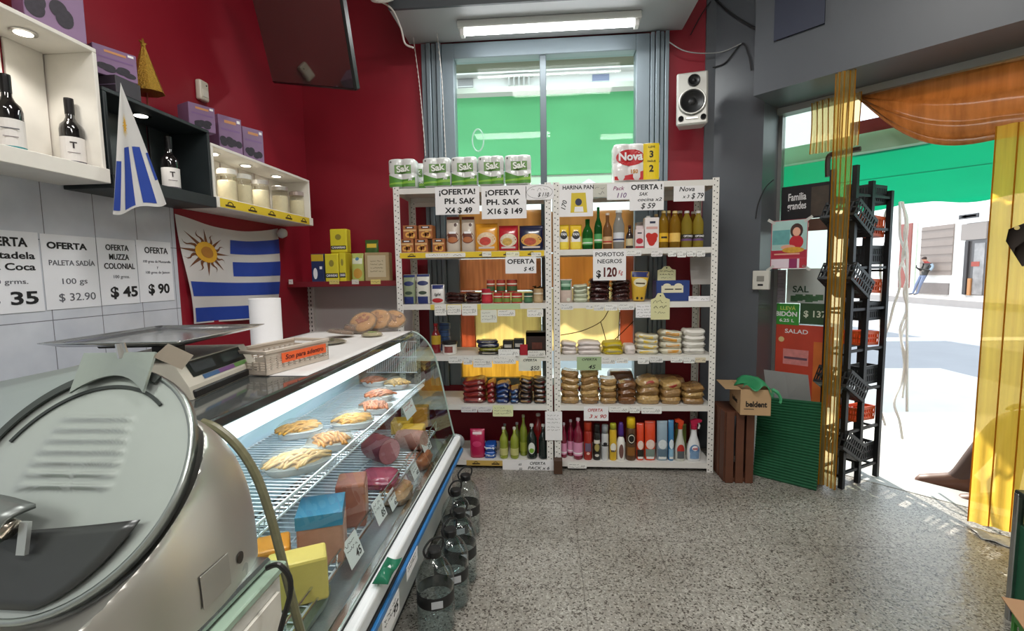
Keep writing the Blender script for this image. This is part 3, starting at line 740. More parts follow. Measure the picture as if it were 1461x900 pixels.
# second shelf, door side
p, w, h = spot(798, 817, 2, 398, .07)
o, S = pouch('legume_bag', w, h, .06, mat('#cbb7ac', .35, noise=.15, scale=40)); patch(o, S, 0, h*.74, w*.96, h*.42, mat('#22623c', .4), name='green_header'); patch(o, S, 0, h*.74, w*.7, h*.12, mat('#8fb59a', .4), off=.0014)
patch(o, S, w*.2, h*.12, w*.3, h*.16, mat('#d9d9c9', .4), 'oval')
put(o, p, 'standing bag with dark green header beside the middle posts', 'bag')
stack(2, 818, 840, 406, 4, mat('#c7cdb4', .3, noise=.12, scale=40, coat=.4), 'white_bean_bag', 'pale green bean bag', 'middle posts', 0, 'pale bean bags')
stack(2, 841, 872, 397, 5, BEANM, 'black_bean_bag', 'glossy dark bean bag', 'middle posts', 1, 'black bean bags by the door')
stack(2, 873, 901, 399, 5, BEANM, 'black_bean_bag', 'glossy dark bean bag', 'middle posts', 2, 'black bean bags by the door', row=.25)
p, w, h = spot(899, 926, 2, 388, .09)
S = Loft([(0, w*.30, .03), (h*.05, w*.34, .036), (h*.5, w*.42, .042), (h*.78, w*.48, .04), (h*.8, w*.5, .03), (h, w*.5, .004)], 2.4)
o = obj('mustard_pouch', S.mesh(22), mat('#dcb23a', .3, noise=.06, scale=20, coat=.4), smooth=True)
patch(o, S, 0, h*.9, w*.9, h*.18, mat('#25306b', .35), name='blue_header'); patch(o, S, 0, h*.63, w*.72, h*.3, mat('#e6dfbf', .4), 'oval'); patch(o, S, 0, h*.6, w*.5, h*.05, mat('#4a3b22'), off=.0014)
for sx in (-.12, .12): patch(o, S, w*sx, h*.1, w*.13, h*.09, mat('#3a2a1c'), 'oval', .0014)
o.location = p + V((0, 0, .004)); o.rotation_euler = (0, .05, 0); tag(o, 'tapering mustard yellow pouch with blue header leaning on the shelf', 'pouch')
p, w, h = spot(936, 985, 2, 400, .14, .2)
o, S = carton('soup_display_box', w, h, .12, mat('#28407f', .4, noise=.08, scale=16)); CRM = mat('#e4dfc2', .45)
patch(o, S, -w*.02, h*.58, w*.66, h*.34, CRM); patch(o, S, -w*.18, h*.74, w*.24, h*.24, CRM, 'oval', .001); patch(o, S, w*.16, h*.74, w*.24, h*.24, CRM, 'oval', .001)
patch(o, S, -w*.12, h*.58, w*.26, h*.05, INK, off=.0016); patch(o, S, w*.16, h*.58, w*.2, h*.05, INK, off=.0016)
put(o, p, 'blue soup display box with cream cloud emblem on the second door-side shelf', 'box')
def swing_tag(px, w, h, name, lab, cat, Y, m=None):
    pts = [(-w/2, -h/2), (w/2, -h/2), (w/2, h*.26), (w*.28, h*.32), (w*.14, h*.5), (-w*.14, h*.5), (-w*.28, h*.32), (-w/2, h*.26)]
    o = obj(name, prism(BM(), pts, 0, .0015), m or mat('#dcd9a8', .5))
    bm = BM(); scribble(bm, -w*.38, w*.38, h*.18, h*.12, .0012, .002); scribble(bm, -w*.36, w*.36, -h*.02, h*.1, .0016, .002); scribble(bm, -w*.3, w*.3, -h*.24, h*.08, .001, .002)
    obj('handwriting', bm, INK, o); obj('punched_hole', prism(BM(), [(.005*math.cos(t*PI/6), h*.4+.005*math.sin(t*PI/6)) for t in range(12)], .0014, .002), INK, o)
    frame(o, PY(px[0], px[1], Y), *RACKAX); return tag(o, lab, cat)
swing_tag((951, 391), .125, .11, 'shaped_sign_card', 'cream shaped card standing behind the blue soup box', 'sign', RY+.125)
swing_tag((942, 437), .125, .18, 'shaped_sign_card', 'cream shaped tag hanging over the second shelf edge below the soup box', 'sign', RY-.008)
o = card('curled_price_list_sign', .15, .19, film('#cfcbc8', .25, .3), curl=.04); frame(o, PY(1000, 386, RY+.16), *RACKAX); tag(o, 'curled translucent paper hanging under the first shelf by the door post', 'paper')
o = card('shelf_ticket_sign', .145, .034, PAPER); bm = BM(); scribble(bm, -.06, -.01, .004, .008); scribble(bm, .01, .06, -.004, .012); obj('handwriting', bm, INK, o); frame(o, V((PY(1000, 426, RY).x, RY+.03, ZS[2]+.018)), *RACKAX); tag(o, 'white ticket strip standing on the second shelf by the door post', 'price tag')
# third shelf, counter side
o, S = can('white_tub', .052, .085, mat('#e2dfda', .35)); obj('dark_lid', lathe(BM(), [(.056, .074), (.056, .092), (.05, .094)], 20), mat('#232323', .4), o)
patch(o, S, 0, .038, .06, .045, mat('#8c4b45', .5, noise=.5, scale=60))
put(o, V((PY(641, 495, RY+.06).x, RY+.075, ZS[3]+.001)), 'white tub with black lid on the third shelf beside the deli counter', 'tub')
x = PY(633, 470, RY+.22).x
for i in range(4):
    o, S = can('blue_tin', .042, .05, mat('#3a5b8f', .35, noise=.1, scale=20)); obj('label_stripe', S.ring(.03, .036, .0006), mat('#20365f', .4), o)
    put(o, V((x+.004*(i % 2), RY+.25, ZS[3]+.001+i*.053)), f'blue tin in the small tower behind the white tub, {ORD[i]} from the bottom', 'tin', 'tower of blue tins')
bottled(612, 626, 462, 3, '#7d1720', 'dark red sauce bottle behind the deli case glass', '#b9992c', 'sauce_bottle', .4, '#a81f24', .6, (.3, .6), .6, solid=True)
xx = PY(697, 495, RY+.05).x
for i, (c, dx, rot, h) in enumerate((('#33312c', 0, .02, .022), ('#8c8a2c', .006, -.05, .024), ('#2c3354', -.004, .12, .026), ('#2b2e4c', -.012, .22, .022))):
    o, S = pillow('spice_packet', .155, .11, h, mat(c, .3, noise=.2, scale=30, coat=.4))
    patch(o, S, 0, h*.5, .09, h*.3, mat('#b9b4a0', .4)); put(o, V((xx+dx, RY+.08, ZS[3]+.001+sum((.022, .024, .026, .022)[:i])+.002*i)), 'spice packet in the small pile on the third shelf, %s from the bottom, %s' % (ORD[i], ('charcoal', 'olive', 'navy', 'tilted navy')[i]), 'packet', 'pile of spice packets'); o.rotation_euler = (0, 0, rot)
for i, (a, b, y, c) in enumerate(((716, 731, 486, '#22201f'), (731.5, 747, 484, '#1f2326'))):
    p, w, h = spot(a, b, 3, y, .08); o, S = carton('seasoning_box', w, h, .07, mat(c, .35, noise=.1, scale=20)); patch(o, S, 0, h*.62, w*.7, h*.22, mat('#b9b7b0', .4, noise=.4, scale=70)); patch(o, S, 0, h*.2, w*.8, h*.18, mat('#9b2530', .4))
    put(o, p, 'black seasoning box on the third shelf, %s before the brown box' % ('second', 'first')[i], 'box', 'seasoning boxes')
o, S = pillow('snack_packet', .12, .07, .04, mat('#6f5a2a', .35, noise=.3, scale=30)); put(o, V((PY(722, 482, RY+.2).x, RY+.18, ZS[3]+.001)), 'olive brown packet lying behind the black seasoning boxes', 'packet')
p, w, h = spot(749, 779, 3, 474, .12); o, S = carton('tea_box', w, h, .11, mat('#2a1813', .35, noise=.25, scale=18))
obj('open_flap', bx(-w*.48, w*.48, -.055, -.052, h*.82, h*1.0), mat('#3a2219', .5), o); patch(o, S, w*.05, h*.4, w*.5, h*.3, mat('#5a2a1d', .4, noise=.4, scale=50))
put(o, p, 'dark brown open box beside the middle posts on the third shelf', 'box')
p, w, h = spot(741, 752, 3, 491, .01); o = obj('red_ticket', bx(-w/2, w/2, -.001, .001, 0, h), mat('#a81c2c', .4)); put(o, V((p.x, RY+.014, ZS[3]+.001)), 'small red ticket on the third shelf before the brown box', 'ticket')
# third shelf, door side: flour and sugar bags
FL = mat('#e6dcd8', .35, noise=.07, scale=18, coat=.2); YB1 = mat('#ded9c4', .35, noise=.06, scale=14, coat=.2)
def band_front(c, fx=.6, fz=.5):
    def f(o, S, w, h, i): patch(o, S, random.uniform(-.1, .1)*w, h*.5, w*fx, h*fz, mat(c, .35), name='printed_band')
    return f
stack(3, 800, 823, 489, 3, FL, 'sugar_bag', 'pinkish sugar bag', 'middle posts', 0, 'sugar and flour bags by the door')
stack(3, 824, 859, 488, 3, FL, 'sugar_bag', 'pinkish sugar bag', 'middle posts', 1, 'sugar and flour bags by the door')
stack(3, 860, 891, 489, 2, mat('#c9b21d', .3, noise=.08, scale=20, coat=.3), 'yellow_flour_bag', 'yellow flour bag', 'middle posts', 2, 'sugar and flour bags by the door', front=band_front('#a59b6a', .8, .3))
stack(3, 892, 909, 493, 1, FL, 'sugar_bag', 'single white sugar bag', 'middle posts', 3, 'sugar and flour bags by the door')
stack(3, 910, 943, 478, 4, YB1, 'wheat_flour_bag', 'yellow and white flour bag', 'middle posts', 4, 'sugar and flour bags by the door', front=band_front('#e5c43a'))
stack(3, 944, 977, 473, 4, YB1, 'wheat_flour_bag', 'orange and white flour bag', 'middle posts', 5, 'sugar and flour bags by the door', front=band_front('#d99a3c'))
stack(3, 978, 1011, 471, 4, mat('#e9e6df', .35, noise=.04, scale=14), 'white_flour_bag', 'plain white flour bag', 'middle posts', 6, 'sugar and flour bags by the door')
# fourth shelf, counter side: coffee and beans
def lid_patch(c, c2):
    def f(o, S, w, h, i): patch(o, S, -w*.1, h*.5, w*.55, h*.35, mat(c, .4), name='printed_band'); patch(o, S, w*.28, h*.45, w*.2, h*.3, mat(c2, .4), name='white_patch')
    return f
stack(4, 655, 690, 543, 4, mat('#6e1518', .3, noise=.25, scale=30, coat=.5), 'red_coffee_bag', 'dark red coffee bag', 'deli case', 0, 'coffee bags by the counter', front=lid_patch('#a5342a', '#c9a79a'))
stack(4, 691, 703, 547, 4, mat('#7d1d1f', .3, noise=.25, scale=30, coat=.5), 'red_coffee_bag', 'dark red coffee bag', 'deli case', 1, 'coffee bags by the counter', front=lid_patch('#b5443a', '#d0b0a2'))
stack(4, 704, 724, 548, 4, mat('#1c2c5c', .3, noise=.25, scale=30, coat=.5), 'blue_coffee_bag', 'navy coffee bag', 'deli case', 2, 'coffee bags by the counter', front=lid_patch('#2f5a9a', '#d5d8de'))
stack(4, 725, 738, 556, 3, mat('#232f57', .3, noise=.25, scale=30, coat=.5), 'blue_coffee_bag', 'navy coffee bag', 'deli case', 3, 'coffee bags by the counter', front=lid_patch('#3a6a9e', '#d5d8de'))
stack(4, 739, 758, 542, 5, mat('#2a1c1a', .3, noise=.4, scale=40, coat=.5), 'black_coffee_bag', 'black coffee bag', 'deli case', 4, 'coffee bags by the counter', front=lid_patch('#94744a', '#7d2c2c'))
stack(4, 759, 779, 542, 5, mat('#241a18', .3, noise=.4, scale=40, coat=.5), 'black_coffee_bag', 'black coffee bag', 'deli case', 5, 'coffee bags by the counter', front=lid_patch('#8a6a44', '#7d2c2c'))
# fourth shelf, door side: dry pasta and lentils
TAN = [mat('#b08c56', .25, noise=.4, scale=70, bump=.7, coat=.5), mat('#9c7746', .25, noise=.45, scale=60, bump=.7, coat=.5), mat('#c09d62', .25, noise=.4, scale=80, bump=.7, coat=.5)]
PG = 'dry pasta bags by the door'
stack(4, 800, 827, 531, 5, None, 'dry_pasta_bag', 'tan pasta bag', 'middle posts', 0, PG, mats=TAN, tilt=.05)
stack(4, 828, 856, 528, 5, None, 'dry_pasta_bag', 'tan pasta bag', 'middle posts', 1, PG, mats=TAN[1:]+TAN[:1], tilt=.05)
stack(4, 857, 882, 542, 4, None, 'dry_pasta_bag', 'tan pasta bag', 'middle posts', 2, PG, mats=TAN, tilt=.05)
stack(4, 883, 910, 546, 3, None, 'lentil_bag', 'brown lentil bag', 'middle posts', 3, PG, mats=[mat('#7a4f2c', .25, noise=.5, scale=80, coat=.5)], tilt=.06)
def ringed(o, S, w, h, i):
    if i == 2: patch(o, S, 0, h*.5, w*.4, h*.5, mat('#a3322a', .4), 'oval', name='red_ring_print')
stack(4, 911, 945, 541, 3, None, 'dry_pasta_bag', 'tan pasta bag', 'middle posts', 4, PG, mats=TAN[::-1], front=ringed, tilt=.04)
stack(4, 946, 977, 545, 3, None, 'dry_pasta_bag', 'speckled pasta bag', 'middle posts', 5, PG, mats=TAN, front=ringed, tilt=.04)
stack(4, 978, 1011, 552, 3, None, 'dry_pasta_bag', 'speckled pasta bag', 'middle posts', 6, PG, mats=TAN[1:], tilt=.04)
stack(4, 868, 908, 520, 1, mat('#6b4022', .3, noise=.3, scale=40, coat=.5), 'large_pasta_bag', 'large dark rear bag', 'middle posts', 7, PG, row=1.4, sameh=.19)
stack(4, 925, 985, 531, 1, mat('#a07545', .3, noise=.2, scale=40, coat=.5), 'large_pasta_bag', 'large tan rear bag', 'middle posts', 8, PG, row=1.3, sameh=.15, front=lambda o, S, w, h, i: patch(o, S, 0, h*.5, w*.34, h*.42, mat('#a3323c', .4), 'oval'))
# bottom shelf, counter side
p, w, h = spot(664, 687, 5, 614, .09); o, S = pouch('softener_pouch', w, h, .08, mat('#b0174c', .25, noise=.1, scale=12, coat=.5)); patch(o, S, 0, h*.86, w*.6, h*.08, mat('#e6cfd6', .4)); patch(o, S, 0, h*.5, w*.6, h*.2, mat('#c93a6c', .4), 'oval')
put(o, p, 'magenta pouch on the bottom shelf beside the deli counter bumper', 'pouch')
for i in range(2):
    o, S = pillow('washing_powder_bag', .085, .12, .05, mat('#1c56ad', .25, noise=.15, scale=14, coat=.5)); patch(o, S, 0, .025, .08, .016, mat('#dfe6f0', .4), name='name_strip')
    put(o, V((PY(698, 640, RY).x, RY+.085, ZS[5]+.001+i*.05)), 'blue washing powder bag beside the magenta pouch, %s one' % ('lower', 'upper')[i], 'bag', 'blue washing powder bags')
for i, (a, b, y, row, c, lc, cap, lab) in enumerate(((708, 721, 611, 0, '#8f9a34', '#c3c27e', '#d8d8c8', 'small green soap bottle beside the blue bags'), (724, 737, 611, 0, '#8f9a34', '#c3c27e', '#d8d8c8', 'small green soap bottle beside the tall olive bottle'),
        (711, 722, 606, 1, '#6f7a2a', None, '#9aa0a0', 'half hidden green soap bottle behind the first one'), (729, 740, 604, 1, '#6f7a2a', None, '#9aa0a0', 'half hidden green soap bottle behind the second one'),
        (738, 750, 593, .5, '#7d8a2c', '#98a13c', '#a9ad8a', 'tall olive cleaner bottle behind the black ones'), (748, 764, 607, 0, '#12211c', None, '#c9c9c4', 'black bottle with green oval label on the bottom shelf'),
        (766, 780, 607, 0, '#10201d', None, '#c9c9c4', 'black bottle beside the middle posts on the bottom shelf'), (757, 775, 592, 1, '#8c1a1c', None, '#d0c4c0', 'tall red bottle behind the two black bottles'))):
    o, S, w, h = bottled(a, b, y, 5, c, lab, lc, 'cleaner_bottle', .34, cap, .6, (.12, .34), row, 'bottle', 'cleaner bottles on the bottom shelf', solid=True)
    if i == 5: patch(o, S, 0, h*.33, w*.62, h*.34, mat('#dfe5dc', .4), 'oval'); patch(o, S, 0, h*.26, w*.46, h*.14, mat('#7fae3c', .4), 'oval', .0015)
# bottom shelf, door side
for i, (a, b, y, row) in enumerate(((799, 808, 604, .3), (808, 819, 600, .6), (817, 832, 598, 0))):
    bottled(a, b, y, 5, '#7a1030', 'wine red cleaner bottle with pink label, %s from the middle posts' % ORD[i], '#d993b4', 'cleaner_bottle', .36, '#c9bcc4', .62, (.10, .42), row, 'bottle', 'wine red cleaner bottles', solid=True, band='#f2e6ec')
def spray_can(a, b, y, body, cap, lab, deco=None, capf=.24):
    p, w, h = spot(a, b, 5, y, .06); r = w/2; p.y = RY+.022+r
    S = Loft([(0, r*.95, r*.95), (h*.02, r, r), (h*(1-capf)-.012, r, r), (h*(1-capf), r*.82, r*.82)])
    o = sharp(obj('spray_can', S.mesh(20), mat(body, .28, .2, noise=.1, scale=20, coat=.5)))
    obj('cap', lathe(BM(), [(r*.9, h*(1-capf)), (r*.88, h*.96), (r*.78, h)], 18), mat(cap, .35), o, smooth=True)
    for d in deco or []: patch(o, S, 0, h*d[0], w*d[1], h*d[2], mat(d[3], .4), d[4] if len(d) > 4 else 'rect', .0008+.0004*(d[5] if len(d) > 5 else 0))
    return put(o, p, lab, 'spray can', 'spray cans on the bottom shelf')
spray_can(832.5, 845.5, 603, '#a52a1c', '#c23a1e', 'orange red spray can beside the wine red bottles', [(.34, .7, .22, '#6d5a72'), (.18, .4, .07, '#e8b8a8', 'oval')])
spray_can(846.5, 857.5, 606, '#1e1c1a', '#191817', 'black spray can with small white marks on the bottom shelf', [(.52, .8, .1, '#d8d3c8'), (.36, .7, .22, '#a89a5a', 'oval'), (.14, .6, .08, '#cfcac0', 'oval')])
spray_can(858.5, 869.5, 607, '#cfd2d4', '#9aa0a6', 'white spray can with grey cap and black cross emblem', [(.47, .56, .1, '#1b1c20', 'oval'), (.42, .9, .035, '#1b1c20')])
spray_can(870.5, 881.5, 605, '#e0b729', '#a9a82a', 'yellow spray can beside the purple capped bottle', [(.36, .8, .24, '#e9e6da', 'oval'), (.26, .6, .05, '#4a3a28')], .16)
p, w, h = spot(881.5, 894, 5, 604, .05)
S = Loft([(0, w*.44, .024), (h*.03, w*.49, .028), (h*.45, w*.5, .028), (h*.56, w*.40, .024), (h*.64, w*.2, .014)])
o = obj('bleach_bottle', S.mesh(18), WHITE, smooth=True); patch(o, S, 0, h*.25, w*.56, h*.38, mat('#6e4a44', .4, noise=.3, scale=60), 'oval'); obj('cap', lathe(BM(), [(w*.34, h*.63), (w*.36, h*.72), (w*.3, h*.93), (w*.2, h)], 16, sy=.9), mat('#4a2a80', .35), o, smooth=True)
put(o, p + V((0, .005, 0)), 'white bottle with purple cap on the bottom shelf', 'bottle')
spray_can(895, 910, 597, '#5a3c22', '#ecc81e', 'brown spray can with bright yellow cap on the bottom shelf', [(.52, .8, .26, '#191612', 'oval'), (.52, .66, .2, '#e3dccb', 'oval', 1), (.52, .56, .16, '#191612', 'oval', 2), (.22, .96, .2, '#8a5a26')])
for a, b, y, c, c2, c3, lab in ((910.5, 922, 605, '#d8431f', '#e9d2c8', '#26231f', 'orange detergent pouch with black swoosh beside the yellow capped can'), (922.5, 939, 602, '#d9451f', '#e6cfc6', '#7a8a82', 'orange detergent pouch beside the grey blue pouch'),
                              (940.5, 957, 602, '#93a9b8', '#d5dde0', '#5f7686', 'grey blue detergent pouch on the bottom shelf'), (957.5, 966, 601, '#3f7fae', '#d9e6ee', '#8fb9d2', 'narrow blue pouch seen edge on beside the grey blue pouch')):
    p, w, h = spot(a, b, 5, y, .07); o, S = pouch('detergent_pouch', w, h, .06, mat(c, .25, noise=.12, scale=14, coat=.5))
    patch(o, S, 0, h*.42, w*.8, h*.24, mat(c2, .4, noise=.2, scale=60), 'oval'); patch(o, S, 0, h*.2, w*.86, h*.2, mat(c3, .4)); patch(o, S, 0, h*.08, w*.7, h*.06, mat('#e6e6e2', .4))
    put(o, p, lab, 'pouch', 'detergent pouches on the bottom shelf')
def trigger_bottle(a, b, y, body, head, nose, lab, lc, flip=1, txt=None):
    p, w, h = spot(a, b, 5, y, .06)
    S = Loft([(0, w*.40, .026), (h*.02, w*.45, .03), (h*.25, w*.46, .031), (h*.42, w*.38, .028), (h*.62, w*.2, .018), (h*.74, w*.17, .015), (h*.78, w*.17, .015)])
    o = obj('trigger_spray_bottle', S.mesh(20), mat(body, .3, coat=.3), smooth=True)
    c = obj('spray_head', BM(), mat(head, .35), o)
    bm = BM(); lathe(bm, [(w*.21, h*.76), (w*.21, h*.85), (w*.14, h*.86)], 16)
    prism2 = [(-w*.2, h*.85), (w*.16, h*.85), (w*.2, h*.91), (w*.46, h*.93), (w*.48, h*.98), (w*.1, h*1.0), (-w*.26, h*.95)]
    f = [bm.verts.new((flip*x, -.013, z)) for x, z in prism2]; g = [bm.verts.new((flip*x, .013, z)) for x, z in prism2]; n = len(f)
    bm.faces.new(f[::-1]); bm.faces.new(g); [bm.faces.new((f[i], f[(i+1) % n], g[(i+1) % n], g[i])) for i in range(n)]
    bm.normal_update(); bm.to_mesh(c.data); bm.free()
    tb = BM(); tube(tb, [(flip*w*.26, 0, h*.92), (flip*w*.36, 0, h*.84), (flip*w*.30, 0, h*.76)], .006, 6); obj('trigger', tb, mat(nose, .35), o)
    patch(o, S, 0, h*.26, w*.66, h*.30, mat(lc[0], .4), 'oval'); patch(o, S, 0, h*.16, w*.6, h*.18, mat(lc[1], .4, noise=.3, scale=50), off=.0013, name='lower_label')
    if txt: patch(o, S, w*.02, h*.32, w*.4, h*.12, PAPER, 'oval', .0016, name='name_plate'); ftext(txt, h*.09, mat('#b3203c'), o, w*.02, h*.32, -.0335, .03)
    return put(o, p, lab, 'spray bottle', 'trigger spray bottles')
trigger_bottle(966.5, 984, 599, '#cfcfc4', '#d2431f', '#2a2622', 'cream spray bottle with orange head and red label', ('#b83226', '#5a5f62'), -1)
trigger_bottle(984, 1007, 599, '#e6e8ea', '#b01c44', '#dadada', 'white spray bottle with crimson head beside the door post', ('#5f88b4', '#7b9cc0'), 1, 'oxi')
p, w, h = spot(966, 984, 5, 604, .04, 1.0); o, S = pouch('green_pouch', w, h*.96, .05, mat('#6e7a3a', .35)); put(o, p, 'olive pouch behind the two spray bottles', 'pouch')
# ================================================================ PRICE SIGNS AND TAGS ON THE UNITS
YS = RY - 0.006
GS = 'paper price signs on the shelving'
def sign(rect, label, lines, m=None, Y=YS, ax=RACKAX, fn=None, name='price_sign', grp=GS, th=0.0012, curl=0.0, tilt=0.0, rnd=0.0):
    c, w, h = pxrect(*rect, fn or (lambda x, y: PY(x, y, Y)))
    o = card(name, w, h, m or PAPER, th, curl, rnd); frame(o, c, *ax)
    for s, x, y, size, fit, bold, shear, mm in lines:
        text(s, size*h, mm or INK, o, x*w, y*h, th+0.0006+ (0.0 if not curl else curl*(0.5-y)**2), bold, fit=fit*w if fit else None, shear=shear)
    if tilt: o.matrix_world = o.matrix_world @ Matrix.Rotation(tilt, 4, 'Z')
    return tag(o, label, 'price sign', grp), w, h
sign((621, 266, 684, 306), 'white sign with three bold lines ending X4 $ 49 under the toilet roll packs', [('¡OFERTA!', 0, .30, .27, .82, .03, 0, None), ('PH. SAK', .05, -.03, .27, .70, .03, 0, None), ('X4 $ 49', .03, -.36, .27, .62, .03, 0, None)])
sign((687, 265, 751, 312), 'white sign with three bold lines ending X16 $ 149 under the toilet roll packs', [('¡OFERTA', -.03, .29, .23, .78, .03, 0, None), ('PH. SAK', -.03, 0, .23, .74, .03, 0, None), ('X16 $ 149', .02, -.28, .23, .80, .03, 0, None)])
o, w, h = sign((750, 263, 790, 285), 'oval ringed handwritten card at the middle posts, top of the shelving', [('$ 110', .12, -.18, .36, .4, .02, .3, None)], rnd=.02)
bm = BM(); tube(bm, [(w*.46*math.cos(t*PI/14), h*.42*math.sin(t*PI/14), .0015) for t in range(28)], .0009, 4, True); scribble(bm, -w*.3, w*.3, h*.16, h*.2); obj('handwriting', bm, INK, o)
o, w, h = sign((798, 262, 846, 309), 'white sign with a yellow flour bag picture, first on the door-side rack', [('HARINA PAN', .06, .38, .17, .92, .02, 0, None)])
text('170', h*.2, INK, o, -w*.36, -h*.16, .002, .01, rot=PI/2*.85, shear=.2)
obj('picture_bag', prism(BM(), [(-.17*w, -.38*h), (.33*w, -.38*h), (.28*w, .22*h), (-.14*w, .22*h)], .001, .0018), mat('#d9c02e', .4), o, loc=(0, 0, 0))
obj('picture_badge', prism(BM(), [(.07*w+.1*w*math.cos(t*PI/8), -.06*h+.11*h*math.sin(t*PI/8)) for t in range(16)], .0016, .0022), mat('#2a3050', .4), o)
obj('picture_panel', prism(BM(), [(-.06*w, -.36*h), (.22*w, -.36*h), (.2*w, -.2*h), (-.04*w, -.2*h)], .0016, .0022), PAPER, o)
HAND = lambda s, x, y, size, fit, mm=None: (s, x, y, size, fit, .012, .25, mm)
o, w, h = sign((846, 263, 866, 281), 'small grey card with tiny print between the flour sign and the red 110 card', [], m=mat('#c9c8bd', .5)); bm = BM(); scribble(bm, -w*.35, w*.35, h*.2, h*.2); scribble(bm, -w*.1, w*.4, -h*.1, h*.4, .0014); obj('handwriting', bm, INK, o)
sign((866, 262, 898, 285), 'white handwritten card with purple figures 110 beside the cooking offer', [HAND('Pack', 0, .2, .34, .5, mat('#8a3a6a')), HAND('110', .12, -.24, .42, .42, mat('#6a3a7a'))])
sign((898, 260, 947, 300), 'white OFERTA sign with handwritten 59 below the kitchen roll pack', [('OFERTA !', 0, .32, .25, .9, .03, 0, None), HAND('SAK', -.1, .08, .17, .26), HAND('cocina x2', .08, -.12, .17, .7), HAND('$ 59', .03, -.35, .27, .42)])
sign((961, 265, 1005, 287), 'white handwritten card with 3 and 79 by the door post at the top', [HAND('Nova', -.08, .28, .42, .5), HAND('x 3', -.1, -.2, .3, .22), HAND('$ 79', .26, -.18, .5, .4)])
sign((721, 366, 765, 390), 'white OFERTA sign with handwritten 45 hanging under the noodle packets', [('OFERTA', 0, .2, .38, .88, .025, 0, None), HAND('$ 45', .25, -.25, .34, .34)])
sign((846, 357, 893, 400), 'white black bean sign with bold red and black 120 below the bottles', [('POROTOS', 0, .36, .19, .86, .012, 0, None), ('NEGROS', 0, .13, .19, .74, .012, 0, None), ('$', -.33, -.29, .32, .14, .03, 0, None), ('120', .0, -.24, .42, .40, .035, 0, mat('#5a1414')), HAND('Kg', .33, -.24, .2, .14, REDINK)])
sign((740, 510, 772, 529), 'pale handwritten offer card with 50 under the brown box', [HAND('OFERTA', 0, .3, .26, .6), HAND('$50', .2, -.3, .42, .4)], m=mat('#dfe0d2', .55))
sign((823, 509, 858, 528), 'green handwritten card with 45 under the pinkish sugar bags', [HAND('OFERTA', 0, .3, .24, .6), HAND('45', .1, -.27, .42, .3)], m=mat('#a9bf95', .55))
sign((833, 580, 868, 600), 'white card with red handwriting under the tan pasta bags', [HAND('OFERTA', -.05, .24, .3, .6, REDINK), HAND('3 x 90', .05, -.2, .36, .7, REDINK)])
sign((717, 656, 790, 678), 'wide white handwritten PACK x 6 119 card on the bottom shelf edge', [HAND('OFERTA', .18, .28, .26, .3), HAND('PACK x 6', .2, -.02, .26, .42), HAND('$ 119', .14, -.32, .28, .32), HAND('65', -.16, .2, .18, .06), HAND('52', -.15, -.08, .18, .06)])
o, w, h = sign((778, 587, 802, 628), 'narrow white handwritten list taped on the middle posts', [], Y=RY-.009)
bm = BM(); [scribble(bm, -w*.38, w*.38, h*k, h*.05) for k in (.36, .24, .12, -.04, -.14)]; obj('handwriting', bm, INK, o)
o, w, h = sign((907, 434, 931, 453), 'white handwritten card with four lines beside the hanging cream tag', []); bm = BM(); [scribble(bm, -w*.42, w*.42, h*k, h*.12) for k in (.34, .1, -.12, -.36)]; obj('handwriting', bm, INK, o)
# small tags, unit by unit: (x0, y0, x1, y1, colour)
TAGS = [
 ('first shelf', 'counter-side', [(607, 361, 664, 367, '#ecebe6'), (688, 359, 701, 366, '#e6e6dc'), (722, 359, 741, 366, '#ecebd0'), (758, 360, 772, 366, '#e6e4da')]),
 ('first shelf', 'door-side', [(893, 357, 915, 365, '#efefec'), (929, 357, 945, 366, '#e9e6e6'), (953, 357, 965, 366, '#efefec'), (966, 357, 979, 367, '#efefec'), (980, 357, 993, 366, '#efefec'), (994, 357, 1006, 366, '#efefec')]),
 ('second shelf', 'counter-side', [(620, 434, 637, 450, '#ecebe6'), (638, 435, 658, 449, '#ecebe6'), (659, 434, 681, 450, '#ecebe6'), (686, 442, 709, 460, '#e4e6da'), (710, 442, 735, 451, '#ecebe6'), (752, 441, 775, 452, '#ecebe6')]),
 ('second shelf', 'door-side', [(800, 433, 818, 442, '#e4e4e2'), (836, 434, 846, 441, '#e4e4e2'), (847, 434, 862, 443, '#e4e4e2'), (863, 434, 881, 443, '#efefec'), (882, 433, 905, 442, '#e9e9e6')]),
 ('third shelf', 'counter-side', [(640, 508, 660, 518, '#e9e9e6'), (661, 509, 674, 520, '#e9e9e6'), (675, 509, 702, 524, '#ecebe6'), (703, 508, 736, 519, '#ecebe6'), (711, 498, 741, 508, '#efefec'), (753, 500, 778, 509, '#e2e0da')]),
 ('third shelf', 'door-side', [(858, 510, 878, 519, '#e9e9e6'), (879, 510, 896, 518, '#efefec'), (910, 509, 926, 519, '#efefec'), (927, 508, 946, 517, '#e4e4e2'), (957, 509, 974, 517, '#efefec'), (975, 509, 991, 518, '#e9e9e6'), (992, 510, 1007, 517, '#d8cdb4')]),
 ('fourth shelf', 'counter-side', [(658, 580, 681, 588, '#dcd9dc'), (682, 580, 702, 588, '#dcd9dc'), (703, 578, 732, 594, '#dfe3b4')]),
 ('fourth shelf', 'door-side', [(869, 580, 897, 588, '#efefec'), (898, 580, 913, 589, '#efefec'), (915, 580, 944, 590, '#efefec')]),
 ('bottom shelf', 'door-side', [(810, 661, 837, 668, '#ecebe6')]),
]
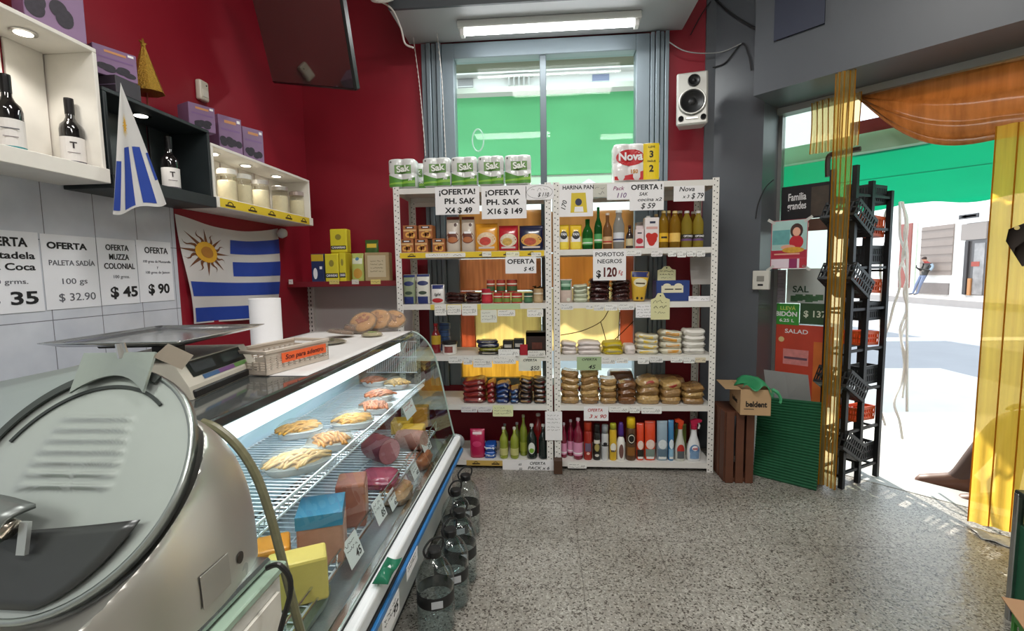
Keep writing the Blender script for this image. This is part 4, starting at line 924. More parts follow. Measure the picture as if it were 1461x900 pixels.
for sh, side, rs in TAGS:
    for i, (x0, y0, x1, y1, c) in enumerate(rs):
        c_, w, h = pxrect(x0, y0, x1, y1, lambda x, y: PY(x, y, YS-.0016*(i % 2)))
        o = card('price_tag_sign', w, h, mat(c, .55), .0010, 0, min(.006, h*.2)); frame(o, c_, *RACKAX)
        bm = BM(); n = 1 if h < .035 else (2 if h < .06 else 3)
        for k in range(n): scribble(bm, -w*.42, w*(.1 if k == 0 else .36), h*(.26-.5*k/max(1, n-1)*1.0 if n > 1 else .1), h*.24/n+.002, .0008)
        tube(bm, [(w*.2, -h*.2, .0014), (w*.24, h*.12, .0014), (w*.3, -h*.16, .0014), (w*.36, h*.1, .0014), (w*.4, -h*.18, .0014)], .0012, 4)
        obj('handwriting', bm, INK, o)
        tag(o, f'handwritten price tag on the {sh} edge, {side} rack, {ORD[i]} from the {"red wall" if side == "counter-side" else "middle posts"}', 'price tag', 'handwritten price tags')
# coloured strips on shelf edges
def edge_strip(x0, x1, lvl, col, label, y=None, deco=True):
    a, b = PY(x0, 430, RY).x, PY(x1, 430, RY).x
    o = obj('edge_strip', bx(a, b, RY-.0035, RY-.0022, ZS[lvl]-.040, ZS[lvl]-.002, .0004), mat(col, .4)); tag(o, label, 'shelf strip')
    if deco:
        n = max(1, round((b-a)/.16))
        for i in range(n):
            x = a+(b-a)*(i+.5)/n; bm = BM(); box(bm, x-.028, x+.028, RY-.0045, RY-.0036, ZS[lvl]-.031, ZS[lvl]-.022)
            tube(bm, [(x+.014*math.cos(t*PI/8), RY-.004, ZS[lvl]-.022+.012*math.sin(t*PI/8)) for t in range(9)], .002, 5)
            obj('printed_emblem', bm, mat('#3a2c18', .5), o)
    return o
edge_strip(573, 777, 1, '#e4c52c', 'yellow printed strip along the first shelf edge under the biscuit boxes')
edge_strip(614, 686, 2, '#dcc95a', 'yellow printed strip on the second shelf edge under the bean bags', deco=False)
edge_strip(687, 742, 2, '#b9d0a2', 'pale green strip on the second shelf edge under the cans', deco=False)
edge_strip(660, 717, 5, '#c9a85a', 'tan printed strip on the bottom shelf edge by the bumper')

o = obj('wooden_block', bx(-.03, .03, -.03, .03, 0, .10, .003), mat('#4a3020', .6, noise=.2, scale=14)); o.location = (PY(796, 670, RY).x+.0, RY-.045, .0005); tag(o, 'small dark wooden block on the floor before the middle posts', 'block')
# ================================================================ WALL BEHIND THE COUNTER
XF = -1.72                       # front of the wall crates
def wsign(rect, label, lines):
    return sign(rect, label, lines, fn=lambda x, y: PX(x, y, XW+.012), ax=WALLAX, name='offer_paper_sign', grp='offer papers on the tiles', m=mat('#e3e5ea', .5))
def wall_paper(y0, y1, z0, z1, label, lines):
    w, h = y1-y0, z1-z0
    o = card('offer_paper_sign', w, h, mat('#e6e7ec', .5), .001); frame(o, (XW+.010, (y0+y1)/2, (z0+z1)/2), *WALLAX)
    for s, x, y, size, fit, bold, mm in lines: text(s, size*h, mm or INK, o, x*w, y*h, .0018, bold, fit=fit*w if fit else None)
    return tag(o, label, 'price sign', 'offer papers on the tiles')
q = lambda x, y: PX(x, y, XW+.01)
GRI = mat('#5d5e66', .6)
a = q(60, 390).y; wp = .215
wall_paper(a-.243, a-.003, q(30, 446).z, q(30, 330).z, 'offer paper at the tile corner ending in a bold 35', [('OFERTA', 0, .36, .15, .66, .03, None), ('Mortadela', 0, .20, .12, .84, .02, None), ('Viña Coca', 0, .06, .12, .84, .02, None), ('100 grms.', 0, -.12, .085, .56, .0, GRI), ('$ 35', .05, -.33, .22, .74, .025, None)])
b = q(140, 390).y
wall_paper(a+.004, b, q(98, 440).z, q(98, 336).z, 'offer paper with thin 32.90 figures on the tiles', [('OFERTA', -.05, .35, .12, .72, .035, None), ('PALETA SADÍA', .02, .12, .1, .84, .01, GRI), ('100 gs', .02, -.13, .11, .46, .0, GRI), ('$ 32.90', .06, -.35, .15, .68, .0, GRI)])
c = q(196, 390).y
wall_paper(b+.004, c, q(170, 434).z, q(170, 341).z, 'offer paper with three bold lines and 45 on the tiles', [('OFERTA', 0, .36, .12, .6, .02, None), ('MUZZA', .03, .22, .12, .52, .02, None), ('COLONIAL', .03, .08, .12, .8, .02, None), ('100 grms.', .05, -.08, .07, .42, 0, GRI), ('$ 45', .1, -.32, .22, .72, .03, None)])
d = q(246, 390).y
wall_paper(c+.004, d, q(220, 430).z, q(220, 344).z, 'offer paper ending in a bold 90 beside the wall flag', [('OFERTA', .05, .34, .14, .68, .02, None), ('100 grms de Muzzarella', .05, .16, .06, .8, 0, GRI), ('y', .05, .07, .06, None, 0, GRI), ('100 grms de Jamon', .05, -.02, .06, .7, 0, GRI), ('$ 90', .05, -.3, .22, .62, .03, None)])
# crates on the wall
def wall_crate(name, y0, y1, z0, z1, m, label, nboards, lights=(), depth=None):
    xf = XF if depth is None else XW+depth; t = .016
    r = thing(name, label, 'wall crate', (XW, y0, z0)); L, H, D = y1-y0, z1-z0, xf-XW
    def bxo(nm, x0, x1, a, b, c, d_): return obj(nm, bx(x0, x1, a, b, c, d_, .002), m, r)
    bxo('top_board', 0, D, 0, L, H-t, H); bxo('bottom_board', 0, D, 0, L, 0, t)
    bxo('front_lip', D-.002, D+.014, 0, L, 0, .055)
    for s in (0, L-t): bxo('end_board', .001, D, s, s+t, t, H-t)
    w = (L-2*t)/nboards
    for i in range(nboards): bxo('back_board', .001, .012, t+i*w+.006, t+(i+1)*w-.006, t, H-t)
    for ly in lights:
        sp_ = obj('spotlight', lathe(BM(), [(.030, -.006), (.038, -.004), (.038, 0), (.03, 0)], 20), CHROME, r, loc=(D*.55, ly*L, H-t-.0005))
        obj('lit_lens', lathe(BM(), [(.001, -.0065), (.026, -.0065), (.026, -.007), (.001, -.007)], 16), mat('#fff6e4', .5, emit=9), sp_)
        light('crate_spotlight', 'SPOT', (XW+D*.55, y0+ly*L, z1-t-.02), 2.6, (1, .95, .86), aim=(XW+D*.5, y0+ly*L, z0))
    return r, D, L, H
WC = mat('#e8e4dc', .55, noise=.10, scale=12, bump=.05); BC = mat('#20282b', .5, noise=.2, scale=14, bump=.05)
pf = lambda x, y: PX(x, y, XF)
k1z1, k1z0, k1y1 = pf(143, 73).z, pf(153, 262).z, pf(146, 170).y
_, _, _, _ = wall_crate('wooden_wall_crate', k1y1-.62, k1y1, k1z0, k1z1, WC, 'tall white painted crate with two wine bottles above the offer papers', 4, ((PX(34, 38, XW+.12).y-(k1y1-.62))/.62,))
k2y0, k2y1 = k1y1+.012, pf(302, 240).y
k2z1, k2z0 = pf(298, 186).z, pf(303, 296).z
wall_crate('wooden_wall_crate', k2y0, k2y1, k2z0, k2z1, BC, 'black stained wall crate holding one wine bottle behind the small flag', 4, ((PX(203, 173, XW+.12).y-k2y0)/(k2y1-k2y0),))
k3y0, k3y1 = k2y1+.006, pf(443, 290).y
k3z1, k3z0 = pf(443, 258).z, pf(443, 322).z
wall_crate('wooden_wall_crate', k3y0, k3y1, k3z0, k3z1, WC, 'long white wall crate with glass jars and three small spotlights', 6, (.14, .42, .74))
# yellow strip on its lip
o = obj('edge_strip', bx(XF+.0142, XF+.0155, k3y0+.02, k3y1-.06, k3z0+.004, k3z0+.05), mat('#e2c63a', .4)); tag(o, 'yellow strip with five dark emblems on the jar crate lip', 'shelf strip')
for i in range(5):
    y = k3y0+.1+i*(k3y1-k3y0-.24)/4; bm = BM(); box(bm, XF+.0155, XF+.0165, y-.04, y+.04, k3z0+.012, k3z0+.022)
    tube(bm, [(XF+.016, y+.022*math.cos(t*PI/8), k3z0+.022+.016*math.sin(t*PI/8)) for t in range(9)], .0025, 5); obj('printed_emblem', bm, mat('#3a2c18', .5), o)
# wine bottles
WG = mat('#120f10', .08, coat=.9)
def wine(loc, h, lab, teal=False):
    r = h*.125
    S = Loft([(0, r*.92, r*.92), (h*.01, r, r), (h*.60, r, r), (h*.66, r*.9, r*.9), (h*.71, r*.55, r*.55), (h*.76, r*.38, r*.38), (h*.97, r*.36, r*.36), (h, r*.36, r*.36)])
    o = obj('wine_bottle', S.mesh(24), WG, smooth=True)
    obj('capsule', lathe(BM(), [(r*.40, h*.80), (r*.41, h*.985), (r*.40, h*.99), (r*.40, h*1.002), (0, h*1.003)], 18), mat('#1b1a1c', .35, .4), o)
    LB = S.ring(h*.14, h*.50, .0006, 24); obj('label', LB, mat('#e3dfdc', .5, noise=.05, scale=20), o)
    ink = obj('label_foot', S.ring(h*.14, h*.20, .001, 24), mat('#2f8f95' if teal else '#55505a', .5), o)
    t = text('T', h*.11, mat('#2a2024'), o, 0, 0, 0, .03) if not teal else obj('printed_line', bx(-r*.6, r*.6, -h*.006, h*.006, -.0003, .0003), mat('#5a5a60'), o); t.matrix_local = Matrix.Rotation(math.radians(50), 4, 'Z') @ Matrix.Translation((0, -r-.0012, h*.39)) @ Matrix.Rotation(PI/2, 4, 'X')
    t = obj('printed_line', bx(-r*.5, r*.5, -h*.004, h*.004, -.0003, .0003), mat('#7a7074'), o); t.matrix_local = Matrix.Rotation(math.radians(50), 4, 'Z') @ Matrix.Translation((0, -r-.0012, h*.30)) @ Matrix.Rotation(PI/2, 4, 'X')
    o.location = loc; tag(o, lab, 'wine bottle', 'wine bottles in the wall crates')
xb = XW+.12
def onx(px, x=xb): return PX(px, 200, x).y
wine((xb, onx(16), k1z0+.017), PX(16, 110, xb).z-k1z0-.017, 'dark wine bottle with teal striped label in the tall white crate', True)
wine((xb, onx(103), k1z0+.017), PX(95, 140, xb).z-k1z0-.017, 'dark wine bottle with white T label in the tall white crate')
wine((xb, onx(240), k2z0+.017), PX(236, 194, xb).z-k2z0-.017, 'dark wine bottle with white label in the black crate')
# jars
JG = film('#efe9d8', .35, .3, .1)
for i, (x, lc) in enumerate(((320, '#d8d6ce'), (342, '#d2d2cc'), (367, '#c9c5c0'), (395, '#b9b4ae'), (419, '#b9a9a4'))):
    y = onx(x, XW+.12); h = k3z1-k3z0-.09; r = .052
    o = thing('glass_jar', f'glass jar of pale powder in the long wall crate, {ORD[i]} from the black crate', 'jar', (XW+.12, y, k3z0+.017), 0, 'glass jars in the wall crate')
    obj('jar_body', lathe(BM(), [(r*.9, 0), (r, .006), (r, h*.74), (r*.92, h*.8), (r*.92, h*.84)], 20), glass((248, 246, 238), .03, .9), o, smooth=True)
    obj('content', lathe(BM(), [(r*.86, .004), (r*.93, .009), (r*.93, h*.66), (r*.9, h*.68)], 18), mat('#e3dcc4', .8, noise=.1, scale=40), o, smooth=True)
    obj('lid', lathe(BM(), [(r*.98, h*.83), (r*.98, h*.93), (r*.9, h*.95)], 20), mat(lc, .3, .6 if i > 1 else 0), o)
# purple wine cartons on top of the crates
def purple_box(x, yb, h, w, loc, lab):
    d = .1
    o = obj('purple_gift_box', bx(-w/2, w/2, -d/2, d/2, 0, h, .002), mat('#86698c', .45, noise=.25, scale=9)); S = Flat(-d/2)
    patch(o, S, 0, h*.84, w*.5, h*.08, mat('#c58a5a', .5)); patch(o, S, 0, h*.62, w*.8, h*.05, mat('#7c5c8c', .5))
    for k in range(7): patch(o, S, random.uniform(-.34, .34)*w, h*random.uniform(.18, .34), w*.3, h*.2, mat('#2a2430', .6, noise=.4, scale=90), 'oval', .0008+.0002*k, 'tree_print')
    patch(o, S, w*.36, h*.9, w*.14, h*.08, PAPER, off=.001, name='sticker')
    o.location = loc; o.rotation_euler = (0, 0, math.radians(66)); tag(o, lab, 'gift box', 'purple tree print boxes on the crates')
xp = XW+.13
for (x, ytop, w, z, lab) in ((88, 0, .17, k1z1, 'purple tree print box on top of the tall white crate'), (166, 80, .15, k2z1+.07, 'purple tree print box on the black crate beside the gold tree'),
                          (283, 154, .13, k2z1, 'purple tree print box at the end of the black crate'), (322, 170, .13, k3z1, 'purple tree print box first on the jar crate'), (354, 186, .13, k3z1, 'purple tree print box second on the jar crate')):
    y = PX(x, 200, xp).y; h = max(.1, PX(x, ytop, xp).z - z)
    if x == 88: h = .30
    purple_box(0, 0, min(h, .30), w, (xp, y, z+.001), lab)
o = obj('dark_carton', bx(-.075, .075, -.06, .06, 0, .069, .002), mat('#2e2630', .5, noise=.2, scale=10)); obj('flap_line', bx(-.074, .074, -.061, -.0601, .03, .034), mat('#6a5a70'), o); o.location = (xp, PX(166, 200, xp).y, k2z1+.001); tag(o, 'dark low carton on the black crate under a purple box', 'carton')
# gold tree
y = PX(209, 200, xp).y; o = thing('gold_tabletop_tree', 'gold glitter cone tree with a star on the black crate', 'ornament', (xp+.02, y, k2z1))
ht = PX(209, 66, xp).z - k2z1; GO = mat('#b08a34', .3, .8, noise=.5, scale=160, bump=.8)
n = 9; bm = BM()
for k in range(n): pass
prof = [(.075, ht*.26), (.072, ht*.28), (.008, ht*.93), (.001, ht*.94)]
lathe(bm, prof, 8, sy=.8); obj('cone', bm, GO, o); obj('stem', lathe(BM(), [(.004, ht*.02), (.004, ht*.27)], 8), mat('#8a3a2a'), o); obj('foot', lathe(BM(), [(.03, 0), (.03, .006), (.006, ht*.03)], 14), mat('#3a2a20'), o)
bm = BM(); st = [(.022*(1 if k % 2 == 0 else .42)*math.sin(k*PI/5), .022*(1 if k % 2 == 0 else .42)*math.cos(k*PI/5)) for k in range(10)]; prism(bm, st, -.003, .003)
s = obj('star', bm, GO, o); s.location = (0, 0, ht*.97); s.rotation_euler = (PI/2, 0, PI/2)
# flags
BLUE = mat('#1d3f9c', .55, noise=.08, scale=20); FLW = mat('#dedcd9', .6, noise=.04, scale=10)
def flag(name, fn, nu, nv, label, sun, stripes):
    """striped cloth: a white field with blue stripes as parts lying on it"""
    o = obj(name, surf(BM(), lambda u, v: fn(u, v, 0), nu, nv), film('#e6e4e2', .0, .25, .7), smooth=True)
    for (v0, v1, u0) in stripes:
        obj('blue_stripe', surf(BM(), lambda u, v: fn(u0+(1-u0)*u, v0+(v1-v0)*v, .0012), nu, 4), BLUE, o, smooth=True)
    cu, cv, rr, asp = sun; SUNM = mat('#d9a42e', .55, noise=.15, scale=20); DK = mat('#6a3d1c', .6)
    def disc(r, m, off, nm):
        bm = BM(); c = bm.verts.new(fn(cu, cv, off)); ring = [bm.verts.new(fn(cu+r*math.cos(t*PI/10), cv+r*asp*math.sin(t*PI/10), off)) for t in range(20)]
        for i in range(20): bm.faces.new((ring[i], ring[(i+1) % 20], c))
        obj(nm, bm, m, o)
    bm = BM()
    for k in range(16):
        a = k*PI/8; L_ = rr*(2.3 if k % 2 == 0 else 2.05); pts = []
        for j in range(6):
            t = j/5; rad = rr*.9+(L_-rr*.9)*t; wv = (.10 if k % 2 else 0)*math.sin(t*7); pts.append((cu+rad*math.cos(a+wv), cv+asp*rad*math.sin(a+wv)))
        for j in range(5):
            wj0, wj1 = .11*(1-j/5)*rr*1.4, .11*(1-(j+1)/5)*rr*1.4; nx, ny = -math.sin(a), math.cos(a)
            q4 = [(pts[j][0]+nx*wj0, pts[j][1]+asp*ny*wj0), (pts[j+1][0]+nx*wj1, pts[j+1][1]+asp*ny*wj1), (pts[j+1][0]-nx*wj1, pts[j+1][1]-asp*ny*wj1), (pts[j][0]-nx*wj0, pts[j][1]-asp*ny*wj0)]
            if j == 4: bm.faces.new([bm.verts.new(fn(*p_, .0014)) for p_ in (q4[0], q4[1], q4[3])])
            else: bm.faces.new([bm.verts.new(fn(*p_, .0014)) for p_ in q4])
    obj('sun_rays', bm, DK if name == 'wall_flag' else mat('#e0b73a', .5), o); disc(rr, SUNM, .0022, 'sun_face')
    if name == 'wall_flag': disc(rr*.55, mat('#a8702a', .6), .0028, 'sun_centre')
    return tag(o, label, 'flag')
c00, c10, c01, c11 = PX(244, 305, XW), PX(393, 328, XW), PX(271, 462, XW), PX(391, 462, XW)
ya, yb, yc, yd = c00.y, c10.y, c01.y, PX(397, 450, XW).y
za, zb, zc_, zd = c00.z, PX(393, 326, XW).z, PX(271, 462, XW).z, PX(397, 452, XW).z
def fwall(u, v, off):       # v from the top down
    y = (ya+(yb-ya)*u)*(1-v) + (yc+(yd-yc)*u)*v; z = (za+(zb-za)*u-.05*math.sin(PI*u)*(1-v))*(1-v)+(zc_+(zd-zc_)*u)*v
    return (XW+.02+off+.012*math.sin(8*u+3*v)*(.3+v)+.006*math.sin(17*u-6*v), y, z)
flag('wall_flag', fwall, 26, 22, 'large blue and white striped flag with a sun pinned on the red wall', (.20, .30, .10, 1.05), [(.12, .28, .44), (.37, .53, .46), (.60, .74, .02), (.85, .985, .02)])
obj_ = obj('flag_knot', lathe(BM(), [(.012, 0), (.03, .02), (.034, .05), (.02, .07)], 10), film('#e6e4e2', 0, .2, .7), smooth=True); obj_.location = (XW+.03, yb-.01, zb-.05); obj_.rotation_euler = (.4, 1.2, 0); obj_.parent = bpy.data.objects['wall_flag']
# small hanging flag over the crate edge
XG = XF+.045
top, bl, br = PX(172, 118, XG), PX(158, 306, XG), PX(236, 290, XG)
def fsmall(u, v, off):
    half = .012+.988*v**.85
    p = top*(1-v) + (bl*(1-u)+br*u)*v
    fold = math.sin(u*7+v*2)*.010*(v*.9+.05)
    return (p.x+fold+off, top.y*(1-half)+(p.y if v > 0 else top.y)*half if False else p.y, p.z-.008*math.sin(u*9)*v*v)
flag('hanging_flag', fsmall, 28, 20, 'small striped flag hanging from a point over the black crate end', (.36, .33, .075, .62), [])
fo = bpy.data.objects['hanging_flag']
for u0, u1, v0, v1 in ((.0, .14, .60, .97), (.26, .46, .50, .98), (.58, .80, .50, .97), (.92, .99, .55, .78)):
    obj('blue_stripe', surf(BM(), lambda u, v: fsmall(u0+(u1-u0)*u, v0+(v1-v0)*v, .0016), 5, 16), BLUE, fo, smooth=True)
# motion sensor, television, corner shelf
p = PX(284, 130, XW); o = obj('motion_sensor', bx(0, .035, -.035, .035, -.055, .055, .012, 3), mat('#cfc8b8', .4)); obj('lens_window', bx(.034, .0375, -.022, .022, -.035, .005, .001), mat('#ded9cd', .25), o); obj('indicator_dot', lathe(BM(), [(.004, .035), (.004, .0375)], 10, (0, .012, .03), axis='X'), BLACK, o)
o.location = p + V((.001, 0, 0)); tag(o, 'small cream motion sensor on the red wall above the purple boxes', 'sensor')
tl, tr_ = PY(388, 119, 2.95), PY(508, 130, 2.80)
axx = (tr_-tl).normalized(); axy = V((.24, -.62, 1)); axy = (axy - axx*axy.dot(axx)).normalized(); wT = (tr_-tl).length
o = thing('wall_television', 'black television tilted down high in the red corner', 'television'); HT = wT*.95
hwT = wT*.66
obj('casing', bx(0, wT, 0, HT*1.1, -.05, 0, .01), mat('#101012', .3), o)
scr = obj('screen', bx(.012, wT-.012, .014, HT*1.1-.012, -.001, .0015), mat('#8d8a86', .05, .9), o)
obj('bracket', bx(wT*.2, wT*.5, HT*.4, HT*.7, -.30, -.05, .005), mat('#222224', .4), o)
frame(o, tl, axx, axy)
# shelf in the corner behind the counter
YK = 3.40
kx0, kx1, kz = PY(410, 402, YK).x, XL0-.02, PY(480, 402, YK).z
o = thing('wall_gondola', 'white perforated shelf stand in the red corner with yellow packets', 'shelf', (0, 0, 0))
obj('shelf_board', bx(kx0, kx1, YK, YB-.06, kz-.012, kz), SHELFM, o)
obj('price_rail', bx(kx0, kx1, YK-.004, YK, kz-.035, kz+.004), mat('#7a1a20', .4), o)
obj('back_panel', bx(PY(437, 430, YB-.06).x, kx1+.02, YB-.055, YB-.04, .35, kz), mat('#c9c6c2', .5, noise=.05, scale=6), o)
um = BM(); x = PY(441, 430, YB-.09).x
box(um, x-.03, x+.03, YB-.085, YB-.056, .35, kz-.015); up = obj('upright', um, SHELFM, o)
bm = BM()
for k in range(26):
    for s in (-.012, .012): box(bm, x+s-.004, x+s+.004, YB-.0862, YB-.0848, kz-.06-k*.034, kz-.045-k*.034)
obj('upright_slots', bm, BLACK, up)
obj('lower_shelf', bx(kx0, kx1, YK+.02, YB-.06, .80, .812), mat('#8c1c22', .45), o)
for i, (a, b, c) in enumerate(((412, 418, '#e6e4e0'), (470, 484, '#e0cf7a'), (502, 512, '#d9d4c8'), (529, 543, '#e0cf7a'))):
    p0, w, h = pxrect(a, 399, b, 405, lambda x_, y_: PY(x_, y_, YK-.006)); g = card('price_tag_sign', w, h*1.1, mat(c, .5), .001); frame(g, p0, *RACKAX); bm = BM(); scribble(bm, -w*.4, w*.4, 0, h*.4, .0008); obj('handwriting', bm, INK, g)
    tag(g, f'small tag on the red rail of the corner shelf, {ORD[i]} from the flag', 'price tag', 'tags on the corner shelf rail')
def kspot(x0, x1, yt, d, row=0):
    yf = YK+.03+row; a, b = PY(x0, 400, yf).x, PY(x1, 400, yf).x
    return V(((a+b)/2, yf+d/2, kz+.001)), (b-a)*.97, PY((x0+x1)/2, yt, yf).z-kz-.001
def mate_pack(w, h, lab, p, m='#e3d534'):
    o, S = carton('yerba_mate_packet', w, h, .08, mat(m, .35, noise=.08, scale=14, coat=.3), .006)
    patch(o, S, 0, h*.22, w*.9, h*.16, INK, off=.0012); ftext('CANARIAS', h*.12, PAPER, o, 0, h*.22, -.0416, .03, fit=w*.8); patch(o, S, 0, h*.66, w*.36, h*.24, mat('#9a8f3a', .4), 'oval', .0012)
    put(o, p, lab, 'yerba packet', 'yellow mate packets')
p, w, h = kspot(464, 484, 362, .08); mate_pack(w, h, 'yellow mate packet in front on the corner shelf, below the stacked one', p)
p2, w2, h2 = kspot(467, 496, 326, .08, .06); hlow = kspot(484, 494, 362, .08, .1)[2]
p3, w3, h3 = kspot(484.5, 494, 360, .08, .0); mate_pack(w3, h3, 'narrow yellow mate packet behind the front one on the corner shelf', p3)
p4 = V((p.x+.02, p.y+.09, kz+.001)); mate_pack(w*1.3, h3, 'yellow mate packet at the back carrying the stacked one', p4)
mate_pack(w*1.25, h2-h3-.002, 'yellow mate packet stacked on top of the others', V((p4.x, p4.y, kz+.003+h3)))
p, w, h = kspot(445, 463.5, 362, .07); o, S = carton('coffee_box', w, h, .07, mat('#27335e', .4, noise=.1, scale=14)); patch(o, S, 0, h*.86, w*.96, h*.24, mat('#d8b52e', .4)); patch(o, S, -w*.2, h*.3, w*.34, h*.4, PAPER, 'oval'); patch(o, S, w*.25, h*.5, w*.2, h*.1, PAPER)
put(o, p, 'blue and yellow box first on the corner shelf beside the mate packets', 'box')
p, w, h = kspot(500, 518, 361, .08); o, S = pouch('seed_packet', w, h, .06, mat('#b9c26a', .35, noise=.1, scale=20)); patch(o, S, 0, h*.72, w*.8, h*.2, mat('#e6ead0', .4)); patch(o, S, w*.05, h*.28, w*.7, h*.36, mat('#c8973a', .4), 'oval'); patch(o, S, 0, h*.8, w*.3, h*.12, mat('#4a86a8', .4), 'oval', .0016)
put(o, p, 'green and yellow seed packet on the corner shelf before the kraft bag', 'packet')
p, w, h = kspot(520, 556, 360, .09); o, S = carton('kraft_paper_bag', w, h, .08, mat('#b09a72', .6, noise=.1, scale=14), .006); patch(o, S, 0, h*.52, w*.74, h*.76, mat('#cdbf9f', .6)); bm = BM(); [scribble(bm, -w*.26, w*.26, h*k, h*.06, .001, .0) for k in (.7, .58, .46, .34)]
hw_ = obj('printed_text', bm, mat('#5d5140'), o); hw_.matrix_local = Matrix(((1,0,0,0),(0,0,-1,-.0415),(0,1,0,0),(0,0,0,1)))
put(o, p, 'kraft paper bag with pale printed panel on the corner shelf', 'bag')
p, w, h = kspot(521, 541, 342, .05, .1); o, S = pouch('green_herb_bag', w, h, .05, film('#5d8a4a', .25, .3, .2)); patch(o, S, 0, h*.86, w*.7, h*.1, mat('#e0c23a')); put(o, p, 'clear bag with green herbs behind the kraft bag', 'bag')
# red packets and dark box lower down, seen over the counter
o = obj('open_carton', bx(-.085, .085, -.07, .07, 0, .17, .003), mat('#3a1c1e', .5, noise=.1, scale=10)); obj('top_flap', bx(-.08, .08, -.072, -.0701, .11, .16), mat('#8a7d7c', .5), o); o.location = (PY(518, 450, YK+.1).x, YK+.15, .813); o.rotation_euler = (0, 0, .3); tag(o, 'dark brown carton standing low in the corner shelf behind the pizzas', 'carton')
o, S = pouch('blue_packet', .15, .13, .07, mat('#26356f', .35, noise=.2, scale=14)); patch(o, S, 0, .06, .08, .05, mat('#b9c1dc', .4), 'oval'); o.location = (PY(488, 456, YK+.05).x, YK+.08, .813); tag(o, 'blue packet low in the corner shelf beside the dark carton', 'packet')
for i in range(5):
    o, S = pillow('red_snack_packet', .17, .13, .05, mat('#8a1a22', .3, noise=.25, scale=20, coat=.4)); patch(o, S, 0, .03, .1, .02, mat('#c98a4a', .4, noise=.3, scale=60)); o.location = (kx0+.1+i*.175, YK+.10, .813)
    if o.location.x > PY(480, 456, YK+.05).x-.1: bpy.data.objects.remove(o.children[0]); bpy.data.objects.remove(o); continue
    tag(o, f'red snack packet low in the corner shelf, {ORD[i]} from the flag', 'packet', 'red snack packets')
# blind chains and cords by the window
for i, pts in enumerate((((590, 70), (597, 110), (602, 160), (607, 222)), ((624, 58), (630, 110), (633, 170), (636, 226)))):
    bm = BM(); P0 = [PY(x, y, YB-.10-.04*i) for x, y in pts]; P0[0].z = 3.169; P = smoothcurve(P0, 16)
    for a_, b_ in zip(P[::2], P[2::2]): tube(bm, [a_, (a_+b_)/2+V((.002, 0, 0)), b_], [.0045, .002, .0045], 6)
    tag(obj('hanging_bead_chain', bm, mat('#cfc9c4', .4)), 'white bead chain hanging beside the window, %s' % ('on the red wall' if i == 0 else 'over the shutter guide'), 'blind chain', 'blind chains')
bm = BM(); tube(bm, smoothcurve([PY(x, y, 3.22) for x, y in ((543, 2), (560, 14), (572, 40), (578, 62), (590, 68))], 8), .006, 6); tag(obj('hanging_white_lead', bm, mat('#d8d2cc', .5)), 'white cord running from the ceiling to the first bead chain', 'cord')
ringp = PY(546, -4, 3.2); bm = BM(); tube(bm, [ringp + V((.075*math.cos(t*PI/12), .02*math.sin(t*PI/12), .035*math.sin(t*PI/12))) for t in range(24)], .012, 8, True); tag(obj('hanging_cable_ring', bm, mat('#dad6d0', .5)), 'white cable ring hanging at the very top beside the television', 'cable')
# ================================================================ REFRIGERATED DELI CASE
CY0, CY1, CT = 1.00, 2.70, 1.07
XBK, XFR = -1.42, -0.79
prof = [(-.79, 1.072), (-.755, 1.058), (-.71, 1.018), (-.672, .955), (-.645, .87), (-.622, .76), (-.595, .62), (-.570, .50), (-.560, .455)]
case = thing('deli_display_case', 'refrigerated deli display case with curved glass and white counter top', 'display case', (0, 0, 0))
ENM = mat('#cdd6da', .35, noise=.05, scale=5); DARKTOP = mat('#4b4f4e', .07, .2, noise=.25, scale=6)
obj('top_slab', bx(XBK, XFR+.005, CY0, CY1, CT-.03, CT, .004), DARKTOP, case)
obj('back_panel', bx(XBK, XBK+.03, CY0, CY1, .42, CT-.03), ENM, case)
obj('inner_back_wall', bx(-1.13, -1.115, CY0+.02, CY1-.02, .50, CT-.03), mat('#b9d3e2', .3, noise=.06, scale=4), case)
obj('cabinet_body', bx(XBK+.02, -.58, CY0, CY1, .10, .42, .004), mat('#d9dad8', .4, noise=.05, scale=6), case)
obj('kick_plate', bx(XBK+.06, -.62, CY0+.02, CY1-.02, 0, .10), mat('#2b2c2d', .5), case)
obj('deck_floor', bx(-1.115, -.585, CY0+.02, CY1-.02, .42, .44), mat('#c3cbcf', .2, .7, noise=.1, scale=6), case)
GLS = glass((240, 248, 246), .015, .9)
def glass_sheet(y0, y1, m, nm, off=0.0, par=case):
    bm = BM(); P = smoothcurve([(x+off, 0, z) for x, z in prof], 3)
    a = [bm.verts.new((p.x, y0, p.z)) for p in P]; b = [bm.verts.new((p.x, y1, p.z)) for p in P]
    for i in range(len(P)-1): bm.faces.new((a[i], a[i+1], b[i+1], b[i]))
    return obj(nm, bm, m, par, smooth=True)
glass_sheet(CY0+.012, CY1-.012, GLS, 'curved_front_glass')
def end_glass(y, nm):
    bm = BM(); P = [(p.x, p.z) for p in smoothcurve([(x-.004, 0, z) for x, z in prof], 3)] + [(-.60, .44), (-1.11, .44), (-1.11, 1.045)]
    f = [bm.verts.new((x, y, z)) for x, z in P]; g = [bm.verts.new((x, y+.006, z)) for x, z in P]; n = len(P)
    bm.faces.new(f); bm.faces.new(g[::-1]); [bm.faces.new((f[i], f[(i+1) % n], g[(i+1) % n], g[i])) for i in range(n)]
    return obj(nm, bm, GLS, case)
end_glass(CY0+.004, 'end_glass'); end_glass(CY1-.01, 'end_glass')
bm = BM(); tube(bm, [(p.x, CY0+.004, p.z) for p in smoothcurve([(x, 0, z) for x, z in prof], 4)], .010, 8); obj('rubber_edge_trim', bm, mat('#6d6a50', .35, noise=.3, scale=60), case)
